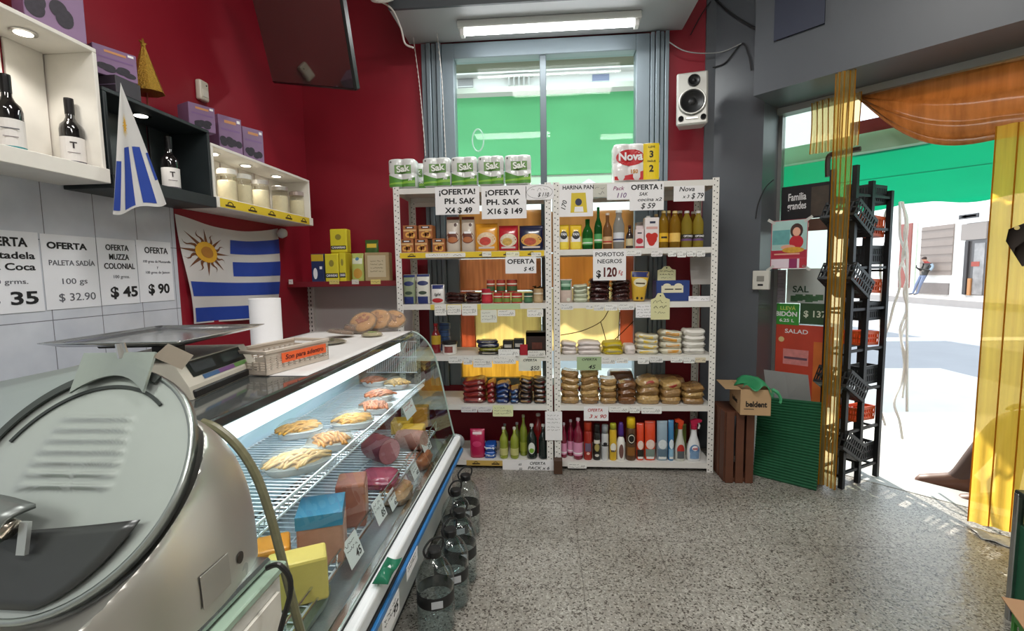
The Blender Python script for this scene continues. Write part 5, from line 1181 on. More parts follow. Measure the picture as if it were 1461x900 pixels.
bm = BM(); tube(bm, [(p.x, CY1-.008, p.z) for p in smoothcurve([(x, 0, z) for x, z in prof], 4)], .005, 8); obj('rubber_edge_trim', bm, mat('#9fb0a8', .3), case)
# front bumper
obj('bumper_rail', bx(-.600, -.568, CY0-.1, CY1+.02, .425, .452, .005, 2), CHROME, case)
obj('bumper_cap_strip', bx(-.566, -.525, CY0-.1, CY1+.02, .385, .446, .012, 3), mat('#e4e7e9', .3), case)
obj('bumper_seam', bx(-.5665, -.522, CY0-.1, CY1+.018, .376, .386), BLACK, case)
obj('bumper_blue_strip', bx(-.536, -.512, CY0-.1, CY1+.015, .352, .374, .004, 2), mat('#2f74b4', .35), case)
obj('bumper_end_cap', lathe(BM(), [(.052, 0), (.05, .012), (.04, .02)], 20, (-.556, CY1+.022, .41), sy=.9, axis='Y'), mat('#8d9194', .35, .4), case)
# lamp under the front edge of the top
lm = obj('lamp_housing', bx(-.85, -.80, CY0+.02, 2.48, 1.030, 1.0395, .002), mat('#f2f4f4', .4), case)
obj('lamp_tube', bx(-.848, -.786, CY0+.05, 2.45, .996, 1.040), mat('#f4fbff', .4, emit=2.2), lm)
light('deli_lamp', 'AREA', (-.83, 1.75, .985), 4.5, (.93, .98, 1.0), aim=(-.83, 1.75, 0), size=.04, size_y=1.4).rotation_euler = (0, 0, 0)
# wire shelf and wire deck
def wire_grid(nm, x0, x1, y0, y1, z, pitch, m, rims=True, r=.0022, lip=0):
    bm = BM(); n = int((y1-y0)/pitch)
    for i in range(n+1):
        y = y0+(y1-y0)*i/n; tube(bm, [(x0, y, z), (x1, y, z)] + ([(x1+.004, y, z+lip)] if lip else []), r, 4)
    for x in (x0, x0+(x1-x0)*.5, x1): tube(bm, [(x, y0, z-.004), (x, y1, z-.004)], r*1.5, 6)
    if lip: tube(bm, [(x1+.005, y0, z+lip), (x1+.005, y1, z+lip)], r*1.8, 6)
    return obj(nm, bm, m, case)
WIRE = mat('#dfe6ee', .3, .2)
SZ, DZ = .78, .50
wire_grid('upper_wire_shelf', -1.10, -.705, CY0+.03, CY1-.10, SZ, .022, WIRE, lip=.03)
wire_grid('lower_wire_deck', -1.10, -.665, CY0+.03, CY1-.06, DZ, .030, WIRE, r=.0026)
bm = BM()
for y in (CY0+.12, 1.9, CY1-.2): tube(bm, [(-1.114, y, SZ-.05), (-1.09, y, SZ-.012), (-.71, y, SZ-.012)], .005, 6)
obj('shelf_bracket', bm, WIRE, case)
# double wire rail that carries the price labels
bm = BM()
for dx, z in ((0, .55), (.012, .515)): tube(bm, [(-.655+dx, CY0+.03, z), (-.655+dx, CY1-.05, z)], .004, 6)
for k in range(12): tube(bm, [(-.655, CY0+.06+k*.145, .55), (-.66, CY0+.06+k*.145, .50)], .003, 5)
obj('label_rail', bm, CHROME, case)
# white grille at the far end
bm = BM()
for i in range(26): tube(bm, [(-1.05+i*.0115, CY1-.05, .84), (-1.05+i*.0115, CY1-.05, 1.02)], .002, 4)
for z in (.84, .93, 1.02): tube(bm, [(-1.055, CY1-.05, z), (-.755, CY1-.05, z)], .003, 5)
obj('end_wire_grille', bm, WIRE, case)
# paper on the counter top
def wavy(x0, x1, y0, y1, z, amp, n=14): return surf(BM(), lambda u, v: (x0+(x1-x0)*u, y0+(y1-y0)*v, z+amp*(.5+.5*math.sin(9*u+5*v)*math.sin(7*v))), n, n, .0008)
tag(obj('counter_paper', wavy(-1.40, -.80, 1.50, 2.72, CT+.0012, .0015), mat('#dcdad8', .55, noise=.05, scale=9), smooth=True), 'white paper sheet spread over the far part of the counter top', 'paper')
# towel roll
c = PZ(376, 492, CT); o = thing('paper_towel_roll', 'tall white paper towel roll standing on the counter in front of the wall flag', 'paper roll', (c.x+.02, c.y, CT+.0045))
tr, th_ = .070, PY(376, 427, c.y).z-CT
obj('roll', lathe(BM(), [(tr, 0), (tr, th_), (.022, th_), (.022, th_-.03)], 32), mat('#f0eff1', .7, noise=.02, scale=40), o, smooth=False)
sharp(o.children[0]); obj('core', lathe(BM(), [(.021, 0), (.021, th_-.002), (.018, th_-.002)], 20), mat('#b79a70', .7), o)
# plastic basket with orange label
A_, B_, C_ = PZ(347, 535, CT), PZ(402, 538, CT), PZ(450, 513, CT)
o = thing('plastic_basket', 'beige slotted plastic basket with an orange handwritten label on the counter', 'basket')
ux, uy = (B_-A_), (C_-B_); bw, bl = ux.length*1.02, uy.length; BP = mat('#c6b9ab', .45)
frame(o, (A_+B_+C_-B_)/2 + V((0, 0, .004)), ux, uy - ux*(uy.dot(ux)/ux.dot(ux)))
bh = .082
def slotted_side(nm, L, H, flare, handle=False):
    bm = BM(); t = .003; rows = 6; cols = max(6, int(L/.026))
    z = [0.012+(H-.034)*i/rows for i in range(rows+1)]
    box(bm, -L/2, L/2, 0, t, 0, .012); box(bm, -L/2-.004, L/2+.004, -.003, t+.003, H-.012, H, .002)
    for r_ in range(rows): 
        if handle and r_ >= rows-2:
            box(bm, -L/2, -L*.24, 0, t, z[r_], z[r_+1]); box(bm, L*.24, L/2, 0, t, z[r_], z[r_+1]); continue
        box(bm, -L/2, L/2, 0, t, z[r_], z[r_]+.0045)
        for c_ in range(cols+1):
            x = -L/2+L*c_/cols; box(bm, max(-L/2, x-.0035), min(L/2, x+.0035), 0, t, z[r_], z[r_+1])
    box(bm, -L/2, L/2, 0, t, H-.024, H-.012) if not handle else None
    return obj(nm, bm, BP, o)
for nm, L, cx, cy, rot, hd in (('slotted_side', bw, 0, -bl/2, 0, True), ('slotted_side', bw, 0, bl/2, PI, True), ('slotted_side', bl, bw/2, 0, PI/2, False), ('slotted_side', bl, -bw/2, 0, -PI/2, False)):
    s = slotted_side(nm, L, bh, 0, hd); s.location = (cx, cy, 0); s.rotation_euler = (0, 0, rot)
bm = BM()
for k in range(9): x = -bw/2+bw*(k+.5)/9; box(bm, x-bw/18*.72, x+bw/18*.72, -bl/2, bl/2, 0, .003)
for k in range(5): y = -bl/2+bl*k/4; box(bm, -bw/2, bw/2, max(-bl/2, y-.006), min(bl/2, y+.006), 0, .003)
obj('slotted_base', bm, BP, o)
lb = card('orange_label', bl*.72, .034, mat('#f0642e', .5), .0012); lb.parent = o
lb.matrix_local = Matrix(((0, 0, 1, bw/2+.0065), (1, 0, 0, .02), (0, 1, 0, .048), (0, 0, 0, 1)))
text('Son para adentro', .024, mat('#5a1610'), lb, 0, 0, .0018, .012, fit=bl*.62, shear=.15)
# wrapped pizzas and sandwiches at the far end
DOUGH = mat('#cf9a58', .5, noise=.45, scale=30); CLEAR = film('#e9e4dc', .82, .2, .06)
def wrapped(px, py, r, tilt, m, lab, top=None, h=.022):
    p = PZ(px, py, CT+.006)
    o = thing('wrapped_flatbread', lab, 'food', (p.x, p.y, CT+.006)); o.rotation_euler = tilt
    obj('bread', lathe(BM(), [(r*.5, .001), (r*.86, .003), (r*.93, h*.5), (r*.8, h*.9), (r*.3, h)], 20), m, o, smooth=True)
    if top:
        bm = BM()
        for k in range(14):
            a, q = random.uniform(0, 6.3), random.uniform(0, r*.6); lathe(bm, [(.001, 0), (.011, .002), (.007, .006), (.001, .007)], 8, (q*math.cos(a), q*math.sin(a), h*.92))
        obj('filling', bm, mat(top, .5, noise=.3, scale=40), o, smooth=True)
    obj('cling_film', lathe(BM(), [(r*.9, 0), (r*1.05, .004), (r*.98, h*.62), (r*.8, h*1.2), (r*.3, h*1.35)], 18), CLEAR, o, smooth=True)
    return o
FG = 'wrapped breads on the counter'
for args in ((468, 489, .085, (0, 0, 0), mat('#6d6646', .5, noise=.4, scale=30), 'flat dark green wrapped tart nearest the basket end of the pile'.replace('nearest', 'at'), '#4c4a2c', .012), (486, 480, .07, (-.15, .1, 0), mat('#7d5a3c', .5, noise=.4, scale=30), 'brown wrapped bread between the green tart and the big pile', '#5c3a24', .02),
             (503, 475, .05, (-.12, .06, .4), mat('#8a5f40', .5, noise=.4, scale=30), 'brown wrapped bread leaning on the big pile', '#6a3a22', .035), (531, 479, .055, (0, 0, 0), mat('#b9b48a', .5, noise=.3, scale=30), 'pale sandwich with green lettuce edge before the big pile', '#8fae4c', .018),
             (519, 474, .078, (.72, 0, 0), DOUGH, 'golden wrapped flatbread leaning in the big pile, first', '#b5683c', .028), (538, 472, .080, (.72, .12, 0), DOUGH, 'golden wrapped flatbread leaning in the big pile, second', '#c08a52', .028), (556, 472, .076, (.62, .3, 0), DOUGH, 'golden wrapped flatbread at the far end of the pile', '#a8764a', .026)):
    px, py, r, tl_, m, lab, tp, h = args
    q = wrapped(px, py, r, tl_, m, lab, tp, h); q['group'] = FG
    q.location.y += {519: .0, 538: .035, 556: .07}.get(px, 0)
    if tl_[0]: q.location.z += r*abs(math.sin(tl_[0]))+r*abs(math.sin(tl_[1]))*.5
# ---------------------------------------------------------------- food in the case
FOOD = 'plated food in the deli case'
def tray(px, py, L, Wd, rot, food, lab, bowl=False, z=SZ+.004):
    p = PZ(px, py, z+.02); p = V((p.x, p.y, z))
    o = thing('food_tray', lab, 'food tray', p, rot, FOOD); TM = film('#eef1f2', .25, .25, .15)
    S = Loft([(0, L*.40, Wd*.38), (.006, L*.42, Wd*.40), (.026, L*.49, Wd*.49), (.028, L*.51, Wd*.51)], 2.4 if bowl else 3.2)
    bm = S.mesh(26); obj('tray', bm, TM if bowl else mat('#e9ebec', .35), o, smooth=True)
    bm = BM(); n = 60; d0 = random.uniform(0, PI)
    for k in range(n):
        a, q = random.uniform(0, 2*PI), math.sqrt(random.random())*.8; cx, cy = L*.44*q*math.cos(a), Wd*.42*q*math.sin(a); d = d0+random.uniform(-.5, .5); l = random.uniform(.02, .042); zz = .030+.020*(1-q*q)*random.uniform(.3, 1)
        tube(bm, smoothcurve([(cx-l*math.cos(d), cy-l*math.sin(d), zz-.006), (cx, cy, zz+.004), (cx+l*math.cos(d), cy+l*math.sin(d), zz-.006)], 3), .0056, 5)
    lathe(bm, [(L*.40, .0262), (L*.36, .030), (L*.2, .034), (.002, .035)], 20, (0, 0, 0), sy=Wd/L)
    obj('food', bm, food, o, smooth=True)
    obj('cling_film', Loft([(.029, L*.50, Wd*.50), (.045, L*.46, Wd*.46), (.062, L*.30, Wd*.30), (.066, L*.08, Wd*.08)], 2.6).mesh(22, .002), film('#f4f4f2', .9, .2, .04), o, smooth=True)
    return o
FRY = mat('#d3952f', .45, noise=.6, scale=45); FR2 = mat('#bd8036', .45, noise=.6, scale=45); FR3 = mat('#b5653a', .45, noise=.6, scale=40); FR4 = mat('#c09a5e', .45, noise=.45, scale=60)
tray(427, 614, .17, .13, .5, FRY, 'tray of yellow fried strips on the upper wire shelf, back row'); tray(471, 631, .16, .12, .4, FR2, 'tray of golden fritters beside the shallow oval bowl'); tray(423, 660, .21, .15, .6, FR4, 'clear oval bowl of pale shredded food on the wire shelf', True)
tray(503, 602, .17, .12, .3, FRY, 'tray of yellow and brown slices, third from the slicer end'); tray(536, 582, .15, .11, .2, FR3, 'tray of orange brown slices behind the yellow ones'); tray(541, 565, .14, .10, .15, FR3, 'tray of reddish slices deeper on the upper shelf')
tray(566, 549, .13, .10, .1, FR4, 'tray of pale slices near the far grille, front'); tray(534, 545, .13, .10, .1, FR3, 'tray of brown slices near the far grille, back')
def block(nm, px, py, sx, sy, sz, rot, m, lab, parts=(), z=DZ+.004, bev=.008, cat='cheese'):
    p = PZ(px, py, z); o = obj(nm, bx(-sx/2, sx/2, -sy/2, sy/2, 0, sz, bev, 2), m); o.location = (p.x, p.y, z); o.rotation_euler = (0, 0, rot)
    for nm2, b, m2 in parts: obj(nm2, bx(*b), m2, o)
    return tag(o, lab, cat, 'cold cuts and cheese on the lower deck')
block('cheese_block', 374, 838, .16, .10, .13, .5, mat('#d98c22', .4, noise=.08, scale=12), 'orange rinded cheese block close to the slicer')
block('cheese_block', 428, 852, .15, .085, .125, .5, mat('#e3c866', .4, noise=.06, scale=12), 'pale yellow cheese block standing beside the orange one')
block('mortadella_block', 462, 790, .135, .14, .165, .35, mat('#c08c76', .45, noise=.12, scale=40), 'pinkish mortadella block with a blue printed top', [('blue_wrap', (-.0685, .0685, -.0715, .0715, .125, .1665), mat('#3c88ac', .35, noise=.15, scale=14)), ('cut_face', (.0676, .069, -.06, .06, .01, .12), mat('#d9a898', .45))], cat='cold meat')
block('ham_block', 504, 742, .10, .12, .16, .3, mat('#b06f5e', .45, noise=.2, scale=30), 'brownish ham block standing behind the mortadella', [('cut_face', (.0502, .052, -.05, .05, .01, .14), mat('#cf9a8c', .45))], cat='cold meat')
block('cheese_wedge', 590, 628, .12, .10, .08, .1, mat('#dfae2e', .4, noise=.06, scale=12), 'deep yellow cheese wedge at the far end of the deck, front'); block('cheese_wedge', 574, 616, .11, .10, .075, .1, mat('#d7a830', .4, noise=.06, scale=12), 'yellow cheese piece beside the far wedge'); block('cheese_wedge', 600, 607, .10, .08, .12, .1, mat('#c98f3a', .4, noise=.08, scale=12), 'amber cheese piece at the back of the far end')
def sausage(px, py, r, L, rot, m, lab, cut):
    p = PZ(px, py, DZ+.004); o = obj('salami', lathe(BM(), [(r*.3, -L/2), (r*.85, -L/2+.015), (r, -L/2+.05), (r, L/2)], 22, axis='X'), m, smooth=True); sharp(o)
    obj('cut_face', lathe(BM(), [(.001, L/2+.0015), (r*.96, L/2+.0015), (r*.96, L/2+.0005), (.001, L/2+.0005)], 22, axis='X'), cut, o)
    o.location = (p.x, p.y, DZ+.004+r); o.rotation_euler = (0, 0, rot); return tag(o, lab, 'cold meat', 'cold cuts and cheese on the lower deck')
sausage(541, 656, .062, .17, -.6, mat('#7d2f3a', .45, noise=.3, scale=60), 'thick dark red salami with a pink cut end', mat('#c98088', .45, noise=.15, scale=60)); sausage(585, 640, .05, .16, -.2, mat('#a9776a', .45, noise=.3, scale=40), 'pale cooked sausage behind the dark red salami', mat('#d0a598', .45))
o, S = pillow('vacuum_pack', .17, .15, .05, mat('#a8405a', .2, noise=.3, scale=20, coat=.6)); p = PZ(540, 690, DZ+.004); o.location = p; obj('meat_slices', Loft([(.02, .06, .05), (.04, .055, .045)], 2.5).mesh(16), mat('#b84a62', .4, noise=.3, scale=40), o); tag(o, 'crimson vacuum pack of sliced meat before the dark salami', 'cold meat')
for i, (x, y, c) in enumerate(((600, 664, '#a3603c'), (577, 712, '#b08458'))):
    p = PZ(x, y, .4405); o, S = pillow('wrapped_meat_piece', .12, .16, .06, mat(c, .3, noise=.4, scale=24, coat=.4)); o.location = (min(p.x, -.66), p.y, .4415); tag(o, ('reddish brown' if i == 0 else 'tan')+' wrapped piece lying before the label rail', 'cold meat', 'cold cuts and cheese on the lower deck')
p = PZ(462, 880, .4405); o, S = pillow('green_vegetable_bag', .17, .30, .09, mat('#6d7a63', .3, noise=.35, scale=30, coat=.4)); o.location = (-.71, 1.20, .4415); o.scale = (.75, .8, .6); tag(o, 'bag of green leaves low in the case by the bumper', 'bag')
# labels on the rail and on the bumper
def rail_card(px, py, w, h, lines, lab, X=-.640, m=PAPER, tilt=.35, ink=INK, roll=0.0):
    p = PX(px, py, X); o = card('rail_price_sign', w, h, m, .0012); frame(o, p, (0, 1, 0), (-tilt, 0, 1))
    if roll: o.matrix_world = o.matrix_world @ Matrix.Rotation(roll, 4, 'Z')
    for s, x, y, sz, ft in lines: text(s, sz*h, ink, o, x*w, y*h, .0018, .012, fit=ft*w if ft else None, shear=.2)
    if len(lines) < 2:
        bm = BM(); scribble(bm, -w*.4, w*.3, h*.3, h*.14); scribble(bm, -w*.4, w*.35, h*.08, h*.14); obj('handwriting', bm, ink, o)
    return tag(o, lab, 'price sign', 'cards along the deli case rail')
rail_card(584, 583, .16, .075, [], 'white card with red lettering clipped on the upper wire shelf', X=-.694, ink=REDINK)
for i, (x, y, w, h, n) in enumerate(((504, 783, .10, .085, '45'), (541, 727, .09, .085, '85'), (560, 712, .08, .07, '62'), (577, 692, .10, .07, '58'), (592, 672, .09, .06, '40'), (608, 634, .13, .075, '39'))):
    rail_card(x, y, w, h, [(n, .2, -.26, .42, .4)], f'white handwritten price card on the case label rail, {ORD[i]} from the slicer')
rail_card(588, 803, .14, .05, [], 'small white card stuck on the blue bumper strip', X=-.510, tilt=0)
rail_card(558, 878, .16, .075, [('95', .25, -.1, .6, .3)], 'black and white price card on the near bumper end'.replace('near ', ''), X=-.510, tilt=0)
o = obj('plastic_bag_scrap', surf(BM(), lambda u, v: (-.545+.05*u, 1.34+.14*v, .452+.03*math.sin(6*v)*math.sin(3*u)+.01), 8, 10, .001), film('#3f9a78', .25, .4, .2), smooth=True); tag(o, 'green crumpled plastic scrap on the bumper by the price card', 'plastic')
# water jugs
WJ = glass((250, 252, 252), .06, 1.5); WAT = glass((246, 251, 252), .03, .3, 1.33)
caps = [(619.5, 783), (642, 754.5), (655.5, 728), (650, 698), (664, 677)]
jr = .0752
Jp = [PZ(x, y, .325) for x, y in caps]; ys = [1.755, 1.91, 2.07, 2.285, 2.45]
for i, p in enumerate(Jp):
    o = thing('water_jug', f'clear water jug with black cap beside the case, {ORD[i]} from the slicer end', 'water jug', (p.x, p.y + (0, .0, .0, .0, .0)[i], 0.0008), random.uniform(-.3, .3), 'water jugs on the floor')
    pr = [(jr*.84, 0), (jr*.98, .008), (jr, .02)]
    for k in range(5): z = .03+k*.016; pr += [(jr, z), (jr*.965, z+.008)]
    pr += [(jr, .115), (jr*.975, .118), (jr*.975, .168), (jr, .171), (jr, .205), (jr*.97, .222), (jr*.84, .25), (jr*.58, .278), (jr*.36, .296), (jr*.30, .300), (jr*.30, .312)]
    obj('jug_body', lathe(BM(), pr, 26), WJ, o, smooth=True)
    obj('water', lathe(BM(), [(jr*.8, .004), (jr*.94, .012), (jr*.94, .205), (jr*.92, .222), (jr*.79, .249), (jr*.54, .276), (jr*.3, .292)], 22), WAT, o, smooth=True)
    obj('label', lathe(BM(), [(jr*.982, .119), (jr*.986, .12), (jr*.986, .166), (jr*.982, .167)], 26, caps=False), mat('#1a1a1c', .4, noise=.2, scale=20), o, smooth=True)
    lb = obj('label_mark', bx(-.022, .022, -jr*.993-.001, -jr*.985, .128, .156), mat('#b9bcc0', .4), o); lb.rotation_euler = (0, 0, .5)
    obj('cap', lathe(BM(), [(jr*.36, .298), (jr*.37, .302), (jr*.37, .322), (jr*.33, .327), (.001, .327)], 20), mat('#151516', .4), o)
    bm = BM(); tube(bm, smoothcurve([(jr*.3, 0, .296), (jr*.62, 0, .315), (jr*.66, .004, .345), (.0, .010, .362), (-jr*.66, .004, .345), (-jr*.62, 0, .315), (-jr*.3, 0, .296)], 5), .0045, 6); hd_ = obj('carry_handle', bm, mat('#18181a', .4), o); hd_.rotation_euler = (0, 0, 1.2)
# ================================================================ SLICER, ITS TABLE AND THE SCALE
TZ = .955
tb = thing('slicer_table', 'white cabinet with a green edged glass top carrying the slicer', 'cabinet', (0, 0, 0))
obj('glass_top', bx(-1.55, -.415, .10, .685, TZ-.012, TZ, .002), mat('#9fb7a4', .06, noise=.1, scale=6, coat=.8), tb)
obj('cabinet', bx(-1.53, -.42, .12, .675, .08, TZ-.014, .004), mat('#d3d2cc', .45, noise=.06, scale=8), tb)
obj('plinth', bx(-1.48, -.46, .16, .64, 0, .08), mat('#2c2c2c', .5), tb)
obj('side_panel', bx(-.419, -.414, .14, .66, .12, .92), mat('#dedad0', .5, noise=.08, scale=30), tb)
DC, DR = V((-.641, .571, 1.132)), .165
dn = V((-.03, -.80, .60)).normalized(); dx = V((1, 0, 0)); dx = (dx - dn*dx.dot(dn)).normalized(); dy = dn.cross(dx)
if dy.z < 0: dx, dy = -dx, -dy
sl = thing('meat_slicer', 'polished steel meat slicer on the cabinet beside the deli case', 'meat slicer', (0, 0, 0))
ALU = mat('#b4bab7', .26, 1.0, noise=.10, scale=7, bump=.02); ALU2 = mat('#d2cfc8', .34, .9, noise=.14, scale=6, bump=.03); GREYAL = mat('#b3bab6', .33, .6, noise=.08, scale=6)
# motor hood: a rounded dome cut by the plate plane and the base
bm = BM(); NU, NV = 90, 50; cx, cy, cz = -.600, .545, TZ+.012; RX, RYY, RZ = .168, .205, .262; e1, e2 = .78, .80
sg = lambda v, e: math.copysign(abs(v)**e, v)
grid = []
for j in range(NV+1):
    ph = -PI/2*.0 + PI/2*j/NV
    grid.append([bm.verts.new((cx+RX*sg(math.cos(ph), e1)*sg(math.cos(2*PI*i/NU), e2), cy+RYY*sg(math.cos(ph), e1)*sg(math.sin(2*PI*i/NU), e2), cz+RZ*sg(math.sin(ph), e1))) for i in range(NU)])
for j in range(NV):
    for i in range(NU):
        try: bm.faces.new((grid[j][i], grid[j][(i+1) % NU], grid[j+1][(i+1) % NU], grid[j+1][i]))
        except ValueError: pass
bmesh.ops.remove_doubles(bm, verts=bm.verts, dist=1e-5)
for v in bm.verts:
    d_ = (v.co-DC).dot(dn); r_ = (v.co-DC-dn*d_).length; lim = -.024 + max(0, r_/DR-.98)*.22
    if d_ > lim: v.co -= dn*(d_-lim)
    v.co.z = max(v.co.z, TZ+.012)
bmesh.ops.holes_fill(bm, edges=[e for e in bm.edges if e.is_boundary], sides=0)
hood = obj('motor_hood', bm, ALU2, sl, smooth=True); sharp(hood, 1.0)
obj('base_plate', bx(-.80, -.43, .30, .67, TZ+.002, TZ+.016, .004), ALU, sl)
# rating plate, socket, button, cable on the side of the hood
rp = obj('rating_plate', bx(-.026, .026, -.0008, .0008, -.022, .022, .0006), mat('#b9b6ae', .3, .7), hood)
def on_hood(px, py, lift=.001):
    best = None; r = ray(px, py); me = hood.data
    from mathutils.bvhtree import BVHTree
    t = BVHTree.FromPolygons([v.co for v in me.vertices], [p_.vertices[:] for p_ in me.polygons]); h = t.ray_cast(CAM_POS, r.normalized())
    return (h[0], h[1]) if h[0] is not None else (PX(px, py, -.44), V((1, 0, 0)))
p, n = on_hood(307, 828); n = n if n.dot(CAM_POS-p) > 0 else -n
def orient(o, p, n, up=V((0, 0, 1)), lift=.0015):
    ay = (up - n*up.dot(n)).normalized(); ax = ay.cross(n).normalized()
    m = Matrix((ax, -n, ay)).transposed().to_4x4(); m.translation = p + n*lift; o.matrix_world = m
orient(rp, p, n)
p, n = on_hood(342, 795); n = n if n.dot(CAM_POS-p) > 0 else -n
b = obj('switch_hole', lathe(BM(), [(.001, .0), (.008, .0), (.008, -.001)], 16, axis='Y'), mat('#2a1f18', .5), hood); orient(b, p, n)
p, n = on_hood(350, 812); n = n if n.dot(CAM_POS-p) > 0 else -n
b = obj('cable_gland', lathe(BM(), [(.009, 0), (.009, -.02), (.007, -.03)], 16, axis='Y'), mat('#a9a9a4', .4, .5), hood); orient(b, p, n, lift=0)
bm = BM(); q = p + n*.03; tube(bm, smoothcurve([q, q+V((.02, 0, .004)), q+V((.034, 0, -.03)), (-.395, q.y-.01, .86), (-.40, q.y-.02, .7), (-.41, q.y, .5)], 6), .004, 8); obj('power_cable', bm, mat('#161616', .4), sl)
# round ridged plate facing up towards the room
def onplate(x, y, h=0.0): return DC + dx*x + dy*y + dn*h
pl = empty('round_plate'); pl.parent = sl
def plate_mesh(prof_, n=64):
    bm = BM(); rings = [[bm.verts.new(onplate(r*math.cos(2*PI*i/n), r*math.sin(2*PI*i/n), h)) for i in range(n)] for r, h in prof_]
    for a, b in zip(rings, rings[1:]):
        for i in range(n): bm.faces.new((a[i], a[(i+1) % n], b[(i+1) % n], b[i]))
    return bm
obj('plate_rim', plate_mesh([(DR*.96, -.010), (DR, -.009), (DR, .0), (DR*.99, .003), (DR*.965, .003), (DR*.95, .001)]), mat('#a9afac', .3, 1.0), pl, smooth=True)
def ridges(x, y):
    h = .001 - .003*max(0, math.hypot(x, y)/DR-.55)
    hwd = .074-.22*max(0, y-.02)
    w = abs(x+.006) < hwd and -.012 < y < .0985
    if w:
        fx = min(1, (hwd-abs(x+.006))/.012); k = (y+.012)/.0157
        h += .0042*fx*max(0, math.sin(2*PI*k))**1.0
    return h
bm = BM(); NR, NT = 46, 96; rings = []
for j in range(1, NR+1):
    r = DR*.95*j/NR; rings.append([bm.verts.new(onplate(r*math.cos(2*PI*i/NT), r*math.sin(2*PI*i/NT), ridges(r*math.cos(2*PI*i/NT), r*math.sin(2*PI*i/NT)))) for i in range(NT)])
c = bm.verts.new(onplate(0, 0, ridges(0, 0)))
for a, b in zip(rings, rings[1:]):
    for i in range(NT): bm.faces.new((a[i], a[(i+1) % NT], b[(i+1) % NT], b[i]))
for i in range(NT): bm.faces.new((rings[0][i], rings[0][(i+1) % NT], c))
obj('ridged_face', bm, GREYAL, pl, smooth=True)
def arc_band(r0, r1, a0, a1, h, m, nm, th=.004):
    bm = BM(); n = 36
    def fn(u, v): a = a0+(a1-a0)*u; r = r0+(r1-r0)*v; return onplate(r*math.cos(a), r*math.sin(a), h)
    return obj(nm, surf(bm, fn, n, 2, th), m, pl)
arc_band(DR*.80, DR*.83, .9, 2.75, .003, mat('#3c4140', .4, .5), 'edge_groove', .002)
arc_band(DR*.92, DR*.99, 1.15, 3.3, .006, mat('#4b504e', .4, .6), 'blade_edge', .003)
# blade guard bracket at the top with a tilted tab and a knob
gb = obj('guard_bracket', surf(BM(), lambda u, v: onplate(-.062+.118*u, DR*(.90+.20*v)-.055*(2*u-1)**2*(1-v)*.5, .012+.01*v), 14, 4, .004), mat('#aab2ac', .35, .8, noise=.06, scale=8), sl)
tabp = [onplate(.052, DR*1.06, .018), onplate(.118, DR*.90, .028), onplate(.132, DR*1.02, .034), onplate(.075, DR*1.17, .026)]
bm = BM(); f = [bm.verts.new(q) for q in tabp]; bm.faces.new(f); bmesh.ops.solidify(bm, geom=bm.faces[:], thickness=.003); obj('guard_tab', bm, mat('#cdbfae', .35, .6, noise=.06, scale=8), sl)
a = onplate(.0, DR*1.07, .014); bm = BM(); tube(bm, [a, a+V((-.004, 0, .022))], [.0075, .0065], 12); obj('knurled_knob', bm, CHROME, sl)
# pusher arm with handle sweeping in from the near side
DKP = mat('#4e5050', .32, .7, noise=.1, scale=8)
bm = BM(); tube(bm, smoothcurve([onplate(-.20, -.050, .05), onplate(-.12, -.048, .05), onplate(-.055, -.052, .046), onplate(-.012, -.066, .03)], 6), [.014]*6+[.0135]*6+[.012]*7, 14); arm = obj('pusher_arm', bm, mat('#8b8378', .25, .9), sl, smooth=True)
bm = BM(); surf(bm, lambda u, v: onplate(-.17+.17*u-.02*v, -.035-.045*v+.012*math.sin(PI*u), .030+.018*math.sin(PI*v)), 10, 6, .006); obj('pusher_cover', bm, mat('#7a7f7d', .35, .6, noise=.1, scale=9), sl, smooth=True)
bm = BM(); surf(bm, lambda u, v: onplate(-.004+.012*u, -.055-.035*v, .03-.016*v), 3, 4, .005); obj('arm_tip_clip', bm, mat('#c9ccc9', .3, .8), arm)
bm = BM(); surf(bm, lambda u, v: onplate(-.20+(.20+math.sqrt(max(0, .153**2-(.070+.078*v)**2))*.96)*u, -.070-.078*v+.022*u*u*(1-v), .010-.004*v), 16, 8, .003); obj('lower_tray_reflection', bm, DKP, sl, smooth=True)  # tray sheet widened; the plate's dark reflection is put into its colour
bm = BM(); tube(bm, [onplate(-.185, -.05, .052), onplate(-.215, -.05, .056), onplate(-.25, -.06, .06)], [.018, .021, .019], 14); obj('black_grip', bm, mat('#191919', .4), arm, smooth=True)
# plate support wing at the far side (the broad pale sheet behind the disc)
bm = BM(); wq = [PN(x, y, dn, dn.dot(DC)-.03) for x, y in ((-60, 556), (138, 516), (138, 575), (-60, 700))]; surf(bm, lambda u, v: (wq[0]*(1-u)+wq[1]*u)*(1-v)+(wq[3]*(1-u)+wq[2]*u)*v, 8, 5, .004); obj('side_wing', bm, mat('#aeb6b6', .3, .8, noise=.08, scale=6), sl, smooth=True)
bm = BM(); box(bm, -.76, -.64, .60, .66, TZ+.016, 1.12, .01); obj('wing_post', bm, ALU, sl)
